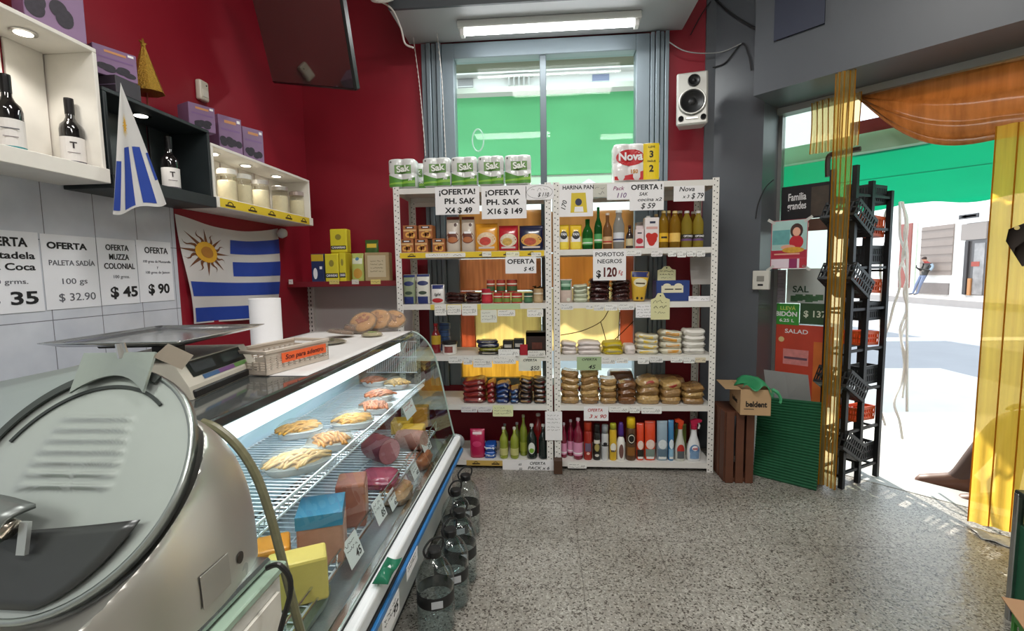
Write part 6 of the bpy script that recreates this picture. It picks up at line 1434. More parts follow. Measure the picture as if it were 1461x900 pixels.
# ---------------------------------------------------------------- weighing scale
sz_ = CT+.001
sc_ = thing('price_computing_scale', 'beige price computing scale with a steel pan on the deli counter', 'scale', (-1.16, 1.36, sz_), math.radians(8))
BEI = mat('#c3bdb0', .45, noise=.05, scale=12)
obj('body', prism(BM(), [(-.17, 0), (.172, 0), (.165, .035), (.130, .098), (-.14, .098)], -.19, .19), BEI, sc_)
b = sc_.children[-1]; b.rotation_euler = (PI/2, 0, 0)
fx0, fz0, fx1, fz1 = .165, .035, .130, .098
def onface(y, k, lift=.0012):
    n = V((fz1-fz0, 0, fx0-fx1)).normalized(); return V((fx0+(fx1-fx0)*k, y, fz0+(fz1-fz0)*k)) + n*lift
def facequad(y0, y1, k0, k1, m, nm, lift=.0012, par=None):
    bm = BM(); bm.faces.new([bm.verts.new(onface(y, k, lift)) for y, k in ((y0, k0), (y1, k0), (y1, k1), (y0, k1))]); bmesh.ops.solidify(bm, geom=bm.faces[:], thickness=.0008); return obj(nm, bm, m, par or sc_)
fp = facequad(-.15, .145, .30, .95, mat('#1c1d1f', .3), 'display_bezel')
facequad(-.135, -.025, .46, .86, mat('#50565a', .15), 'digit_window', .002); facequad(.02, .13, .46, .86, mat('#50565a', .15), 'digit_window', .002)
facequad(-.11, 0.03, .10, .28, mat('#5f88b8', .4), 'blue_key_strip'); facequad(-.03, .06, .10, .28, mat('#9a6aa8', .4), 'purple_key_strip', .0018); facequad(.06, .14, .10, .28, mat('#86b86a', .4), 'green_key_strip')
obj('black_foot_band', bx(-.165, .176, -.18, .18, .002, .024, .003), mat('#19191a', .4), sc_)
obj('pan_post', bx(-.03, .03, -.03, .03, .098, .142), mat('#2a2a2b', .4), sc_)
obj('pan_cross', bx(-.11, .11, -.13, .13, .138, .148, .004), mat('#202021', .5), sc_)
pw, pd = .185, .215
bm = BM(); surf(bm, lambda u, v: ((2*u-1)*pw, (2*v-1)*pd, .150+.016*max(0, max(abs(2*u-1), abs(2*v-1))-.82)/.18), 24, 24, .0015); obj('steel_pan', bm, mat('#d6d9db', .2, .9, noise=.1, scale=8), sc_, smooth=True)
for o_ in list(sc_.children):
    if o_.name.startswith(('steel_pan',)): o_.rotation_euler = (0, 0, -.06)
# ================================================================ BY THE DOOR
# tube light under the soffit
a, b = PY(654, 36, 3.52), PY(914, 27, 3.52); xl, xr = a.x, b.x
o = thing('ceiling_tube_lamp', 'lit white fluorescent tube lamp under the soffit above the window', 'lamp', ((xl+xr)/2, 3.52, 3.17)); L_ = (xr-xl)/2
obj('lamp_body', bx(-L_, L_, -.055, .055, -.05, -.0005, .006), mat('#d9dcd8', .4), o)
obj('lit_tube', lathe(BM(), [(.001, -L_+.03), (.02, -L_+.032), (.02, L_-.032), (.001, L_-.03)], 16, (0, -.01, -.068), axis='X'), mat('#ffffff', .4, emit=14), o, smooth=True)
for s in (-1, 1): obj('end_socket', bx(s*(L_-.03)-.015, s*(L_-.03)+.015, -.04, .02, -.095, -.048, .004), WHITE, o)
light('window_tube_light', 'AREA', ((xl+xr)/2, 3.50, 3.06), 16, (.97, 1.0, .98), aim=((xl+xr)/2, 3.3, 0), size=1.2, size_y=.06)
# loudspeaker
o = thing('wall_speaker', 'silver loudspeaker with black cones on the red wall beside the window', 'speaker')
SVM = mat('#b6b6b0', .4, .3, noise=.05, scale=12)
sw, sh_, sd = .205, .37, .20
bm = BM(); f = [(-sw/2, 0), (sw/2, 0), (sw/2-.0, sh_), (-sw/2, sh_)]
box(bm, -sw/2, sw/2, 0, sd, 0, sh_, .012, 2)
for v in bm.verts:
    if v.co.y > sd*.5: v.co.x *= .80; v.co.z = .03+v.co.z*.88
    elif v.co.z > sh_*.5: v.co.y += .03
obj('cabinet', bm, SVM, o)
def cone(nm, x, z, r, yoff, par=o): 
    c_ = obj(nm, lathe(BM(), [(r*1.12, .0), (r*1.12, .008), (r*1.0, .010), (r*.95, .004), (r*.4, -.012), (r*.35, .002), (.001, .006)], 28, axis='Y'), [mat('#141516', .5)], par, smooth=True); c_.location = (x, yoff, z); return c_
w_ = cone('woofer', .0, .155, .073, -.001); obj('woofer_ring', tube(BM(), [(.084*math.cos(k*PI/16), -.008, .084*math.sin(k*PI/16)) for k in range(32)], .006, 8, True), mat('#cfcfc9', .3, .4), w_, smooth=True)
t_ = cone('tweeter', .01, .305, .036, .018); t_.rotation_euler = (-.08, 0, 0)
for s in (-1, 1): cone('bass_port', s*.072, .045, .016, -.001)
obj('name_bar', bx(-.04, .04, -.004, .002, .036, .052, .002), mat('#d6d5cf', .3, .4), o)
obj('wall_bracket', bx(-.03, .03, sd*.98, sd+.09, .12, .2), mat('#3a3c3e', .5), o)
p = PY(986, 182, 3.48); o.location = (p.x, 3.46, p.z+.015); o.rotation_euler = (math.radians(-3), 0, math.radians(-13))
# loose wires on the grey wall
def wire(pts, r, m, lab, fn):
    bm = BM(); tube(bm, smoothcurve([fn(x, y) for x, y in pts], 7), r, 6); return tag(obj('hanging_wire', bm, m), lab, 'wire')
DW = mat('#242528', .5)
wire([(1018, -4), (1042, 18), (1070, 36), (1084, 42)], .008, DW, 'thick dark wire sagging at the top of the grey wall', lambda x, y: PS(x, y, 4.985))
wire([(1008, 98), (1034, 90), (1058, 62), (1068, 78), (1072, 100)], .005, DW, 'dark wire with a kink on the grey wall above the speaker', lambda x, y: PS(x, y, 4.985))
wire([(955, 60), (975, 72), (1000, 76), (1030, 74), (1058, 62)], .004, mat('#9da0a0', .5), 'pale wire from the shutter guide over the speaker', lambda x, y: PY(x, y, 3.70) if x < 1001 else PS(x, y, 4.98))
wire([(985, 50), (1000, 22), (1014, 2)], .004, DW, 'dark wire running up beside the soffit corner', lambda x, y: PY(x, y, 3.74))
wire([(1104, 256), (1092, 268), (1082, 290), (1078, 312)], .004, DW, 'short dark wire ending at the door frame', lambda x, y: PS(x, y, 4.985))
# switch on the slanted wall
c, w, h = pxrect(1078, 386, 1097, 413, lambda x, y: PS(x, y, 4.99))
o = obj('wall_switch', bx(-w*.62, w*.62, -h/2, h/2, 0, .03, .004), mat('#d5d3cb', .4)); obj('switch_rocker', bx(-w*.28, w*.28, -h*.06, h*.22, .03, .034, .002), mat('#8f8d86', .4), o); obj('printed_mark', bx(-w*.2, w*.2, -h*.3, -h*.2, .0298, .0308), INK, o)
frame(o, c, *DOORAX); tag(o, 'cream switch box on the grey wall beside the door frame', 'switch')
# posters on the side glass
def poster(quad, s, m, lab, th=.0012):
    x0, y0, x1, y1 = quad; c, w, h = pxrect(x0, y0, x1, y1, lambda x, y: PS(x, y, s))
    o = card('glass_poster_sign', w, h, m, th); frame(o, c, *DOORAX); return tag(o, lab, 'poster', 'posters on the side glass'), w, h
def pnl(o, w, h, x0, x1, y0, y1, m, z=.0016, nm='printed_panel'): return obj(nm, bx(x0*w, x1*w, y0*h, y1*h, z-.0005, z), m, o)
SG = SOUT-.012
o, w, h = poster((1114, 263, 1186, 312), SG, mat('#1b1a1e', .4, noise=.2, scale=9), 'dark poster with white two line lettering high on the side glass')
text('Familia', .30*h, PAPER, o, -.18*w, .16*h, .0018, .02, fit=.36*w); text('grandes', .30*h, PAPER, o, -.18*w, -.1*h, .0018, .02, fit=.38*w); pnl(o, w, h, .1, .48, -.44, .4, mat('#4a3f34', .5, noise=.4, scale=20), .0014)
o, w, h = poster((1114, 313, 1182, 330), SG, mat('#5b3f30', .45, noise=.3, scale=14), 'narrow brown strip with beer lettering below the dark poster'); text('PILSEN', .5*h, mat('#e6d7b8', .5), o, -.12*w, 0, .0018, .02, fit=.42*w)
o, w, h = poster((1122, 383, 1182, 433), SG, mat('#bfc9c4', .5, noise=.15, scale=9), 'pale poster with green leaf print between the girl picture and the green offer'); text('SAL', .26*h, mat('#2a4a34', .5), o, -.16*w, -.1*h, .0018, .02)
for k in range(6): pnl(o, w, h, -.4+.12*k, -.22+.12*k, -.46+.03*(k % 3), -.28+.04*(k % 2), mat('#3f6a44', .5, noise=.4, scale=40), .0015+.0001*k, 'leaf_print')
o, w, h = poster((1103, 385, 1121, 432), SG-.002, mat('#8f8a92', .5, noise=.3, scale=30), 'narrow list poster with fine lines beside the door frame'); bm = BM(); [scribble(bm, -.4*w, .4*w, h*(.42-.11*k), h*.03) for k in range(8)]; obj('printed_text', bm, mat('#4a2f44', .5), o)
o, w, h = poster((1104, 433, 1140, 463), SG-.004, mat('#3f9a3a', .4), 'bright green offer poster with three lines about a large water bottle'); text('LLEVÁ', .24*h, mat('#d8e36a', .5), o, .05*w, .28*h, .0018, .01, fit=.6*w); text('BIDÓN', .30*h, PAPER, o, 0, 0, .0018, .03, fit=.84*w); text('6.25 L', .2*h, PAPER, o, .02*w, -.3*h, .0018, .02, fit=.58*w)
o, w, h = poster((1141, 433, 1184, 463), SG-.003, mat('#32502e', .4, noise=.1, scale=9), 'dark green price poster beside the bright green offer'); text('$ 137', .42*h, mat('#dfe6d0', .5), o, 0, -.02*h, .0018, .02, fit=.76*w)
o, w, h = poster((1103, 464, 1186, 575), SG, mat('#c4452f', .45, noise=.25, scale=6), 'large red and orange food poster at the bottom of the side glass')
text('SALAD', .075*h, PAPER, o, -.12*w, .41*h, .0018, .015, fit=.4*w); pnl(o, w, h, -.34, .1, -.02, .18, mat('#d98a86', .5, noise=.3, scale=30), .0015); pnl(o, w, h, .18, .5, -.5, .3, mat('#d2702e', .5, noise=.3, scale=8), .0014); pnl(o, w, h, -.32, .08, .05, .08, mat('#6a4a58', .5), .0019)
bm = BM(); [lathe(bm, [(.001, .0), (r_, .0), (r_, .0006)], 16, (x*w, y*h, .0014)) for x, y, r_ in ((-.42, -.2, .03), (-.45, -.34, .026), (-.38, .3, .02))]; obj('printed_circle', bm, mat('#d9c38a', .5), o)
# girl poster taped over the frame edge
c, w, h = pxrect(1100, 314, 1152, 383, lambda x, y: PS(x, y, 4.992))
o = card('taped_poster_sign', w, h, mat('#b23a4c', .45), .0014); frame(o, c + V((-.004, -.004, 0)), *DOORAX); tag(o, 'taped pink poster of a dark haired girl in red beside the door frame', 'poster')
pnl(o, w, h, -.48, .48, -.12, .49, mat('#9fc0bb', .5, noise=.15, scale=10)); pnl(o, w, h, -.46, .02, .0, .3, mat('#5f9a9a', .5, noise=.2, scale=30), .002); pnl(o, w, h, -.46, .46, -.27, -.13, mat('#a8283c', .45), .0018); pnl(o, w, h, -.48, .48, -.49, -.30, mat('#e0d0da', .5), .0018); pnl(o, w, h, .02, .24, -.49, -.30, mat('#8c2a5a', .45), .0022); pnl(o, w, h, .3, .48, -.49, -.3, mat('#b02c3a', .45), .0022)
def disc(x, y, rx_, ry_, m, z, nm): obj(nm, prism(BM(), [(x*w+rx_*w*math.cos(k*PI/9), y*h+ry_*h*math.sin(k*PI/9)) for k in range(18)], z-.0003, z), m, o)
disc(.2, .27, .17, .15, mat('#3a1f1c', .5), .0021, 'hair_print'); disc(.2, .25, .105, .09, mat('#d9a088', .5), .0025, 'face_print'); disc(.2, .04, .19, .14, mat('#b5202c', .45), .0023, 'dress_print'); disc(-.02, -.06, .2, .05, mat('#d9a088', .5), .0026, 'arm_print'); disc(.12, -.12, .3, .06, mat('#c9962e', .5, noise=.4, scale=40), .0027, 'food_print')
pnl(o, w, h, -.4, .3, -.215, -.185, mat('#d9a08c', .5), .0022)
for sx, sy in ((-1, 1), (1, 1), (-1, -1), (1, -1)):
    t = obj('tape_piece', bx(-.028, .028, -.009, .009, .0016, .0022), film('#e8e6e2', .3, .3), o); t.location = (sx*w*.5, sy*h*.49, 0); t.rotation_euler = (0, 0, sx*sy*.6)
# strip curtains
def strips(name, s0, ta, tb_, z0, z1, col, lab, wave=.012, n=10, see=.35, glow=.7, streak=.3):
    def fn(u, v):
        t = ta+(tb_-ta)*u; s = s0+wave*math.sin(u*n*2*PI)+.02*math.sin(3*v+5*u); return ((s+t)/2, (s-t)/2, z0+(z1-z0)*v)
    m = film(col, see, glow, .2, streak, 'X', 45, '#f2dca4')
    o = obj(name, surf(BM(), fn, n*8, 10), m, smooth=True); tag(o, lab, 'strip curtain', 'plastic strip curtains')
    bm = BM()
    for k in range(n+1): tube(bm, [fn(k/n, j/8) for j in range(9)], .0035, 5)
    obj('strip_edge', bm, film('#c99424', .15, .6, .25), o)
    return o
def tpx(px, py, s): p = PS(px, py, s); return p.x-p.y
zt = zh-.05
strips('strip_curtain', 4.768, tpx(1180, 400, 4.768), tpx(1206, 400, 4.768), .03, ZB-.002, '#f4d890', 'yellow see-through strips hanging between the posters and the crate rack', n=4, see=.66, streak=.2)
strips('strip_curtain', 5.20, tpx(1157, 180, 5.2), tpx(1226, 180, 5.2), PS(1190, 214, 5.2).z, zt, '#cdb88c', 'short dusty strips high on the side glass above the dark poster', n=8, see=.6)
T0 = tpx(1384, 700, 4.92)
strips('strip_curtain', 4.92, T0, T0+1.0, .02, PS(1445, 176, 4.92).z, '#f2bd4a', 'broad yellow strip curtain drawn to the far side of the doorway', n=9, see=.2, glow=.8)
# strips tied up over the doorway: a sagging bundle
tb0, tb1 = tpx(1224, 150, 5.36), T0+1.3
def bundle(u, v):
    t = tb0+(tb1-tb0)*u; sag = (.42*math.sin(min(1, u*2.6)*PI/2))
    s = 5.36+.05*math.sin(2*PI*v)+.012*math.sin(40*v+9*u)
    z = zt-.005 - (sag+.025*math.sin(11*u))*(1-abs(2*v-1)**1.6) + .010*math.sin(46*v+3*u)
    return ((s+t)/2, (s-t)/2, z)
o = obj('gathered_strip_bundle', surf(BM(), bundle, 40, 60), film('#b98a5a', .25, .55, .2, .6, 'X', 30), smooth=True); tag(o, 'orange brown strips gathered and tied up in a sagging bundle over the doorway', 'strip curtain')
# dark plate on the broad curtain
pts = [(1435, 344), (1439, 327), (1462, 318), (1500, 316), (1506, 372), (1458, 380)]
bm = BM(); f = [bm.verts.new(PS(x, y, 4.84)) for x, y in pts]; fc = bm.faces.new(f); bmesh.ops.solidify(bm, geom=[fc], thickness=.012)
o = obj('hanging_dark_plate', bm, mat('#2a1d12', .55, noise=.2, scale=10)); c_ = PS(1451, 325, 4.832); obj('plate_hole', lathe(BM(), [(.001, 0), (.010, 0), (.010, .001)], 14, axis='Y'), mat('#d9c27a', .5), o).matrix_world = Matrix.Translation(c_) @ Matrix.Rotation(-PI/4, 4, 'Z')
tag(o, 'dark brown angular plate with a hole hanging on the broad yellow curtain', 'plate')
# crate rack in the doorway
BLK = mat('#17181a', .45, .3); BCR = mat('#202224', .5); OCR = mat('#d8571f', .45, noise=.08, scale=14)
RA = PZ(1200, 697, 0); RC = PZ(1249, 679, 0); uu = (RC-RA); dep = uu.length; uu.normalize(); ww = V((-uu.y, uu.x, 0)); wid = .13
o = thing('metal_crate_rack', 'black metal rack full of slanted crates standing in the doorway', 'rack', (0, 0, 0))
def rp_(a_, b_, z): return RA + uu*a_ + ww*b_ + V((0, 0, z))
def bar(p, q, r, nm, m=BLK):
    d = (q-p); L_ = d.length; bm = box(BM(), -r, r, -r, r, 0, L_); ob = obj(nm, bm, m, o)
    z_ = d.normalized(); x_ = (V((0, 0, 1)) if abs(z_.z) < .9 else uu).cross(z_).normalized(); y_ = z_.cross(x_); mm = Matrix((x_, y_, z_)).transposed().to_4x4(); mm.translation = p; ob.matrix_world = mm; return ob
HT_ = (PY(1208, 236, RA.y).z, PY(1275, 272, RC.y).z)
for a_, hh in ((0, HT_[0]), (dep*.45, HT_[0]-.08), (dep, HT_[1])):
    for b_ in (0, wid): bar(rp_(a_, b_, 0.003), rp_(a_, b_, hh), .014, 'upright')
for z in (.10, .36, .62, .88, 1.14, 1.40, 1.64, 1.84):
    for b_ in (0, wid): bar(rp_(0, b_, z), rp_(dep, b_, z), .008, 'side_bar')
    for a_ in (0, dep): bar(rp_(a_, 0, z-.02), rp_(a_, wid, z-.02), .007, 'cross_bar')
def crate(p, ax, ay, L_, W_, H_, m, lab, tilt=0.0, grp='crates on the metal rack'):
    c_ = thing('plastic_crate', lab, 'crate', (0, 0, 0), 0, grp); t = .006
    def lattice(nm, u0, v0, ln, ht, fr, nu):
        bm = BM(); 
        for z0, z1 in ((0, .018), (ht-.02, ht)): box(bm, 0, ln, 0, t, z0, z1)
        for k in range(nu+1): x = ln*k/nu; box(bm, max(0, x-.005), min(ln, x+.005), 0, t, .018, ht-.02)
        box(bm, 0, ln, 0, t, ht*.5-.005, ht*.5+.005)
        q = obj(nm, bm, m, c_); q.location = (u0, v0, 0); q.rotation_euler = (0, 0, fr); return q
    lattice('lattice_side', -L_/2, -W_/2, L_, H_, 0, 9); lattice('lattice_side', -L_/2, W_/2-t, L_, H_, 0, 9)
    lattice('lattice_end', -L_/2+t, -W_/2+t*.0, W_, H_, PI/2, 6); lattice('lattice_end', L_/2, -W_/2, W_, H_, PI/2, 6)
    bm = BM()
    for k in range(10): x = -L_/2+L_*(k+.5)/10; box(bm, x-.008, x+.008, -W_/2, W_/2, 0, .006)
    for k in range(5): y = -W_/2+W_*(k+.5)/5; box(bm, -L_/2, L_/2, y-.008, y+.008, 0, .006)
    obj('lattice_base', bm, m, c_)
    x_, y_ = ax, ay; m3 = Matrix((x_, y_, V((0, 0, 1)))).transposed() @ Matrix.Rotation(tilt, 3, 'Y'); mm = m3.to_4x4(); mm.translation = p; c_.matrix_world = mm
    return c_
for i, z in enumerate((.13, .52, 1.18, 1.56)):
    crate(rp_(.035, wid/2, z+.09), uu, ww, .24, .20, .12, BCR, f'black crate slanted forward on the metal rack, {ORD[i]} slanted one from the floor', .55)
for i, z in enumerate((.12, .64, 1.06, 1.42, 1.80)):
    crate(rp_(dep*.74, wid/2, z), uu, ww, .19, wid-.032, .12, BCR, f'black crate level at the back of the metal rack, {ORD[i]} level one up', 0)
for i, z in enumerate((.40, .90, 1.24, 1.60)):
    crate(rp_(dep*.66, wid/2, z), uu, ww, .24, wid-.034, .13 if i == 3 else .09, OCR, f'orange crate on the metal rack, {ORD[i]} orange one from the floor', .06)
# tangled white cable on the rack end
for i in range(5):
    pts = []; x = 1276+i*4
    for k in range(14): y = 288+k*(20+i*1.5); x += random.uniform(-9, 9)-.9; pts.append(PS(max(1256, min(1294, x)), y, 5.66+.04*math.sin(k*1.7+i)))
    bm = BM(); tube(bm, smoothcurve(pts, 5), .008, 5); tag(obj('hanging_white_cable', bm, mat('#fbfbfa', .4)), 'white cable hanging in the tangle at the outer side of the crate rack', 'cable', 'white cable tangle')
# bracket across the glass
bm = BM(); tube(bm, smoothcurve([PS(1181, 252, 5.31), PS(1182, 224, 5.31), PS(1195, 219, 5.31), PS(1228, 212, 5.31)], 5), .017, 8); tag(obj('curtain_bracket_mount', bm, mat('#3a2a20', .45)), 'dark bent bracket on the side glass above the crate rack', 'bracket')
# wooden crate, carton with cloth, grey and green boards
WD = mat('#5c3421', .6, noise=.3, scale=12, bump=.1)
p0, p1 = PZ(1020, 689, 0), PZ(1076, 690, 0); cw = p1.x-p0.x-.0; ztop = PY(1050, 588, p1.y).z
o = thing('wooden_crate', 'brown wooden slatted crate standing on end beside the door-side rack', 'crate', (XR1+.018, p1.y, 0)); cw = p1.x-(XR1+.018)
for k in range(3): x = cw*(k+.0)/3; obj('slat', bx(x+.006, x+cw/3-.008, 0, .014, .002, ztop-.001*k, .002), WD, o)
for k in range(3): obj('slat', bx(cw-.014, cw, .02+k*.095, .02+k*.095+.08, .003, ztop-.002, .002), WD, o)
for k in range(3): obj('slat', bx(0, .014, .02+k*.095, .02+k*.095+.08, .003, ztop-.002, .002), WD, o)
obj('end_board', bx(.015, cw-.015, .016, .29, ztop-.03, ztop-.004, .002), WD, o); obj('end_board', bx(.015, cw-.015, .016, .29, .004, .03, .002), WD, o)
KR = mat('#b99872', .65, noise=.06, scale=14); bh_ = .165
q0, q1, q2 = PZ(1056, 592, ztop), PZ(1097, 592, ztop), PZ(1032, 579, ztop)
o = thing('cardboard_carton', 'open cardboard carton with bold lettering on top of the wooden crate', 'carton'); ax_ = (q1-q0).normalized(); Lx = (q1-q0).length; Ly = .27
frame(o, q0 + V((0, 0, .002)) + V((-.0, 0, 0)), (1, -.12, 0), (.12, 1, 0))
for nm, b_ in (('front_panel', (0, Lx, 0, .004, 0, bh_)), ('back_panel', (0, Lx, Ly-.004, Ly, 0, bh_)), ('side_panel', (0, .004, .004, Ly-.004, 0, bh_)), ('side_panel', (Lx-.004, Lx, .004, Ly-.004, 0, bh_)), ('bottom_panel', (.004, Lx-.004, .004, Ly-.004, 0, .004))): obj(nm, bx(*b_), KR, o)
fl = obj('flap', bx(-.09, 0, .004, Ly-.004, bh_-.003, bh_), KR, o); fl.location = (0, 0, 0); 
ftext('beldent', bh_*.30, mat('#1c1714', .6), o, Lx*.52, bh_*.42, -.0008, .035, fit=Lx*.70); obj('printed_line', bx(Lx*.12, Lx*.45, -.0008, .0005, bh_*.22, bh_*.25), mat('#4a3c30', .6), o)
t = text('beldent', bh_*.24, mat('#1c1714', .6), o, 0, 0, 0, .035); t.matrix_local = Matrix(((0, 0, -1, -.0008), (-1, 0, 0, Ly*.5), (0, 1, 0, bh_*.42), (0, 0, 0, 1)))
fn = lambda u, v: (Lx*(.02+1.0*u)+.02*math.sin(8*v), -.02+.22*v+.01*math.sin(9*u), bh_+.012+.045*math.sin(PI*u)*math.sin(PI*v)+.018*math.sin(11*u+7*v)-.05*max(0, u-.85)*6*(1-v))
g = obj('green_cloth', surf(BM(), fn, 22, 18, .002), mat('#2c8a5a', .5, noise=.2, scale=20), smooth=True); g.matrix_world = o.matrix_world.copy(); tag(g, 'crumpled green plastic cloth spilling out of the cardboard carton', 'cloth')
bm = BM(); a_ = o.matrix_world @ V((Lx*.98, -.02, bh_+.01)); tube(bm, smoothcurve([a_, a_+V((.03, -.01, -.02)), a_+V((.05, -.01, -.06)), a_+V((.045, -.012, -.085))], 4), [.012]*5+[.010]*4+[.008]*4, 6); obj('hanging_end', bm, mat('#3f9a6a', .5), g).matrix_world = Matrix.Identity(4)
def lean(name, pix_bottom, pix_top, sb, st, m, lab, cat, th=.01, rib=0):
    bl_, br_ = [PZ(x, y, 0) for x, y in pix_bottom]; tl_, tr_ = [PS(x, y, st) for x, y in pix_top]
    bl_.z = br_.z = .004; n = rib or 1
    bm = BM()
    nrm = (br_-bl_).cross(tl_-bl_).normalized()
    surf(bm, lambda u, v: (bl_*(1-u)+br_*u)*(1-v)+(tl_*(1-u)+tr_*u)*v + nrm*(.004*math.sin(v*n*2*PI) if rib else 0), 2, max(1, n*4), th)
    return tag(obj(name, bm, m), lab, cat)
lean('corrugated_board', ((1075, 677), (1165, 700)), ((1083, 565), (1176, 574)), 0, 4.90, mat('#1f5a3c', .45, noise=.12, scale=14), 'dark green corrugated plastic board leaning beside the wooden crate', 'board', .008, 30)
lean('grey_board', ((1105, 662), (1168, 672)), ((1090, 527), (1153, 535)), 0, 4.97, mat('#9a9c9c', .45), 'plain grey board leaning behind the green corrugated one', 'board', .004)
# newspaper under the curtain, cooler and green crate at the side
q = [PZ(x, y, .004) for x, y in ((1382, 752), (1440, 768), (1452, 785), (1400, 768))]; bm = BM(); surf(bm, lambda u, v: (q[0]*(1-u)+q[1]*u)*(1-v)+(q[3]*(1-u)+q[2]*u)*v + V((0, 0, .008*math.sin(5*u+3*v)**2)), 12, 6, .001)
o = obj('newspaper', bm, mat('#a9aaa8', .6, noise=.5, scale=60), smooth=True); tag(o, 'crumpled newspaper lying on the floor below the broad curtain', 'newspaper')
fx, fy = PZ(1438, 800, .25).x, 2.0
p = PZ(1437, 700, .52)
o = thing('display_cooler', 'low green cooler with a steel edge and glass top beyond the counter aisle', 'cooler', (p.x+.03, p.y-.02, 0), math.radians(-8))
obj('cooler_body', bx(0, .75, -.36, 0, .03, .40, .006), mat('#1f5a40', .4, noise=.08, scale=9), o); obj('steel_corner', bx(-.014, .012, -.012, .012, .0, .52, .003), STEEL, o); obj('steel_corner', bx(-.014, .012, -.38, -.356, .0, .52, .003), STEEL, o); obj('glass_side', bx(.0, .006, -.355, -.012, .40, .50), glass((200, 220, 210), .02, 1), o); obj('top_frame', bx(-.012, .76, -.38, .014, .505, .53, .004), mat('#3a4240', .3, .5), o); obj('base_plinth', bx(.02, .74, -.34, -.02, 0, .03), BLACK, o)
p = PZ(1418, 846, .36); GC = mat('#3c8a34', .45, noise=.1, scale=12)
o = thing('green_crate', 'bright green plastic crate with a cardboard lid beside the low cooler', 'crate', (p.x+.03, p.y-.03, 0), math.radians(-24))
def gside(L_, loc, rot):
    bm = BM(); 
    for z0, z1 in ((0, .04), (.30, .345)): box(bm, 0, L_, 0, .008, z0, z1)
    for k in range(8): x = L_*k/7; box(bm, max(0, x-.009), min(L_, x+.009), 0, .008, .04, .30)
    box(bm, 0, L_, 0, .008, .16, .18); s = obj('ribbed_side', bm, GC, o); s.location = loc; s.rotation_euler = (0, 0, rot)
gside(.5, (0, -.008, 0), 0); gside(.5, (0, -.36, 0), 0); gside(.35, (.008, -.36, 0), PI/2); gside(.35, (.5, -.36, 0), PI/2); obj('crate_floor', bx(.01, .49, -.35, -.01, .004, .012), GC, o)
obj('cardboard_lid', surf(BM(), lambda u, v: (-.02+.54*u, -.38+.40*v, .352+.012*math.sin(3*u)*v), 8, 4, .004), mat('#b08866', .65, noise=.06, scale=12), o)
# ================================================================ OUTSIDE
ZST = -.10
struct(obj('street_pavement', prism(BM(), [(-12, 3.96), (1.45, 3.96), (3.4, 2.0), (3.4, -14), (5.6, -14), (5.6, 7.2), (-12, 7.2)], ZST-.2, -.055), mat('#b7b4ae', .7, noise=.12, scale=3)))
struct(obj('street_road', bx(-40, 60, -40, 70, ZST-.3, ZST-.06), mat('#85878b', .75, noise=.10, scale=1.5)))
struct(obj('street_far_sidewalk', bx(15.6, 17.7, 10.8, 60, ZST-.06, .10), mat('#a39c98', .7, noise=.1, scale=2)))
for y0 in (9.2, 10.0, 10.8): pass
tag(struct(obj('road_marking', bx(6.2, 15.0, 10.6, 11.1, ZST-.06, ZST-.055), mat('#e9e9e6', .6))), 'white painted line across the asphalt road', 'marking')
# building across the street, seen through the door
XFAC = 17.6
bld = thing('street_building', 'white building with taupe shutters and a shop door across the street', 'building', (XFAC, 22, 0))
def fac(x, y): return PX(x, y, XFAC)
def on_f(nm, x0, y0, x1, y1, d0, d1, m, par=bld):
    a, b = fac(x0, y1), fac(x1, y0); o = obj(nm, bx(XFAC-d1, XFAC-d0, min(a.y, b.y), max(a.y, b.y), a.z, b.z), m); o.parent = par; o.matrix_parent_inverse = par.matrix_world.inverted() if par.type != 'EMPTY' else Matrix.Translation(par.location).inverted(); return o
WF = mat('#e9e7e2', .6, noise=.05, scale=1); TAU = mat('#8c7f76', .55, noise=.08, scale=3); DKF = mat('#3e3a3a', .5)
fw = obj('facade_wall', bx(XFAC, XFAC+.4, 11, 34, .0, 8.5), WF); fw.parent = bld; fw.matrix_parent_inverse = Matrix.Translation(bld.location).inverted()
sh = on_f('roller_shutter', 1313, 319, 1363, 392, -.02, .05, TAU)
bm = BM(); a, b = fac(1313, 392), fac(1363, 319)
for k in range(6): z = a.z+(b.z-a.z)*(k+.5)/6; box(bm, XFAC-.06, XFAC-.05, min(a.y, b.y), max(a.y, b.y), z-.02, z+.02)
g = obj('shutter_rib', bm, mat('#776b63', .55)); g.parent = bld; g.matrix_parent_inverse = Matrix.Translation(bld.location).inverted()
on_f('lower_panel', 1308, 404, 1355, 418, -.02, .05, mat('#7a726e', .6, noise=.15, scale=4))
on_f('shop_window', 1374, 315, 1413, 420, -.02, .04, mat('#5a5654', .3)); on_f('shop_sign_band', 1374, 316, 1412, 343, .04, .10, mat('#90867f', .5)); on_f('shop_glass', 1388, 346, 1408, 420, .04, .06, mat('#8f8b88', .12, noise=.6, scale=3)); on_f('shop_post', 1376, 344, 1386, 420, .05, .12, DKF)
on_f('goods_behind_glass', 1388, 373, 1400, 380, .06, .075, mat('#a34a3c', .5)); on_f('easel_board', 1383, 397, 1389, 421, .06, .12, mat('#b07a4a', .6))
on_f('red_door', 1282, 318, 1303, 410, -.02, .05, mat('#8a4a40', .5, noise=.15, scale=3)); on_f('pale_post', 1305, 316, 1311, 415, .0, .06, mat('#c9d6c0', .6, noise=.2, scale=6))
ar = on_f('arrow_sign', 1380, 303, 1409, 313, .3, .34, mat('#3c3a3c', .5)); 
a, b = fac(1380, 313), fac(1409, 303); ymx, ymn, zc, hh = max(a.y, b.y), min(a.y, b.y), (a.z+b.z)/2, abs(b.z-a.z)
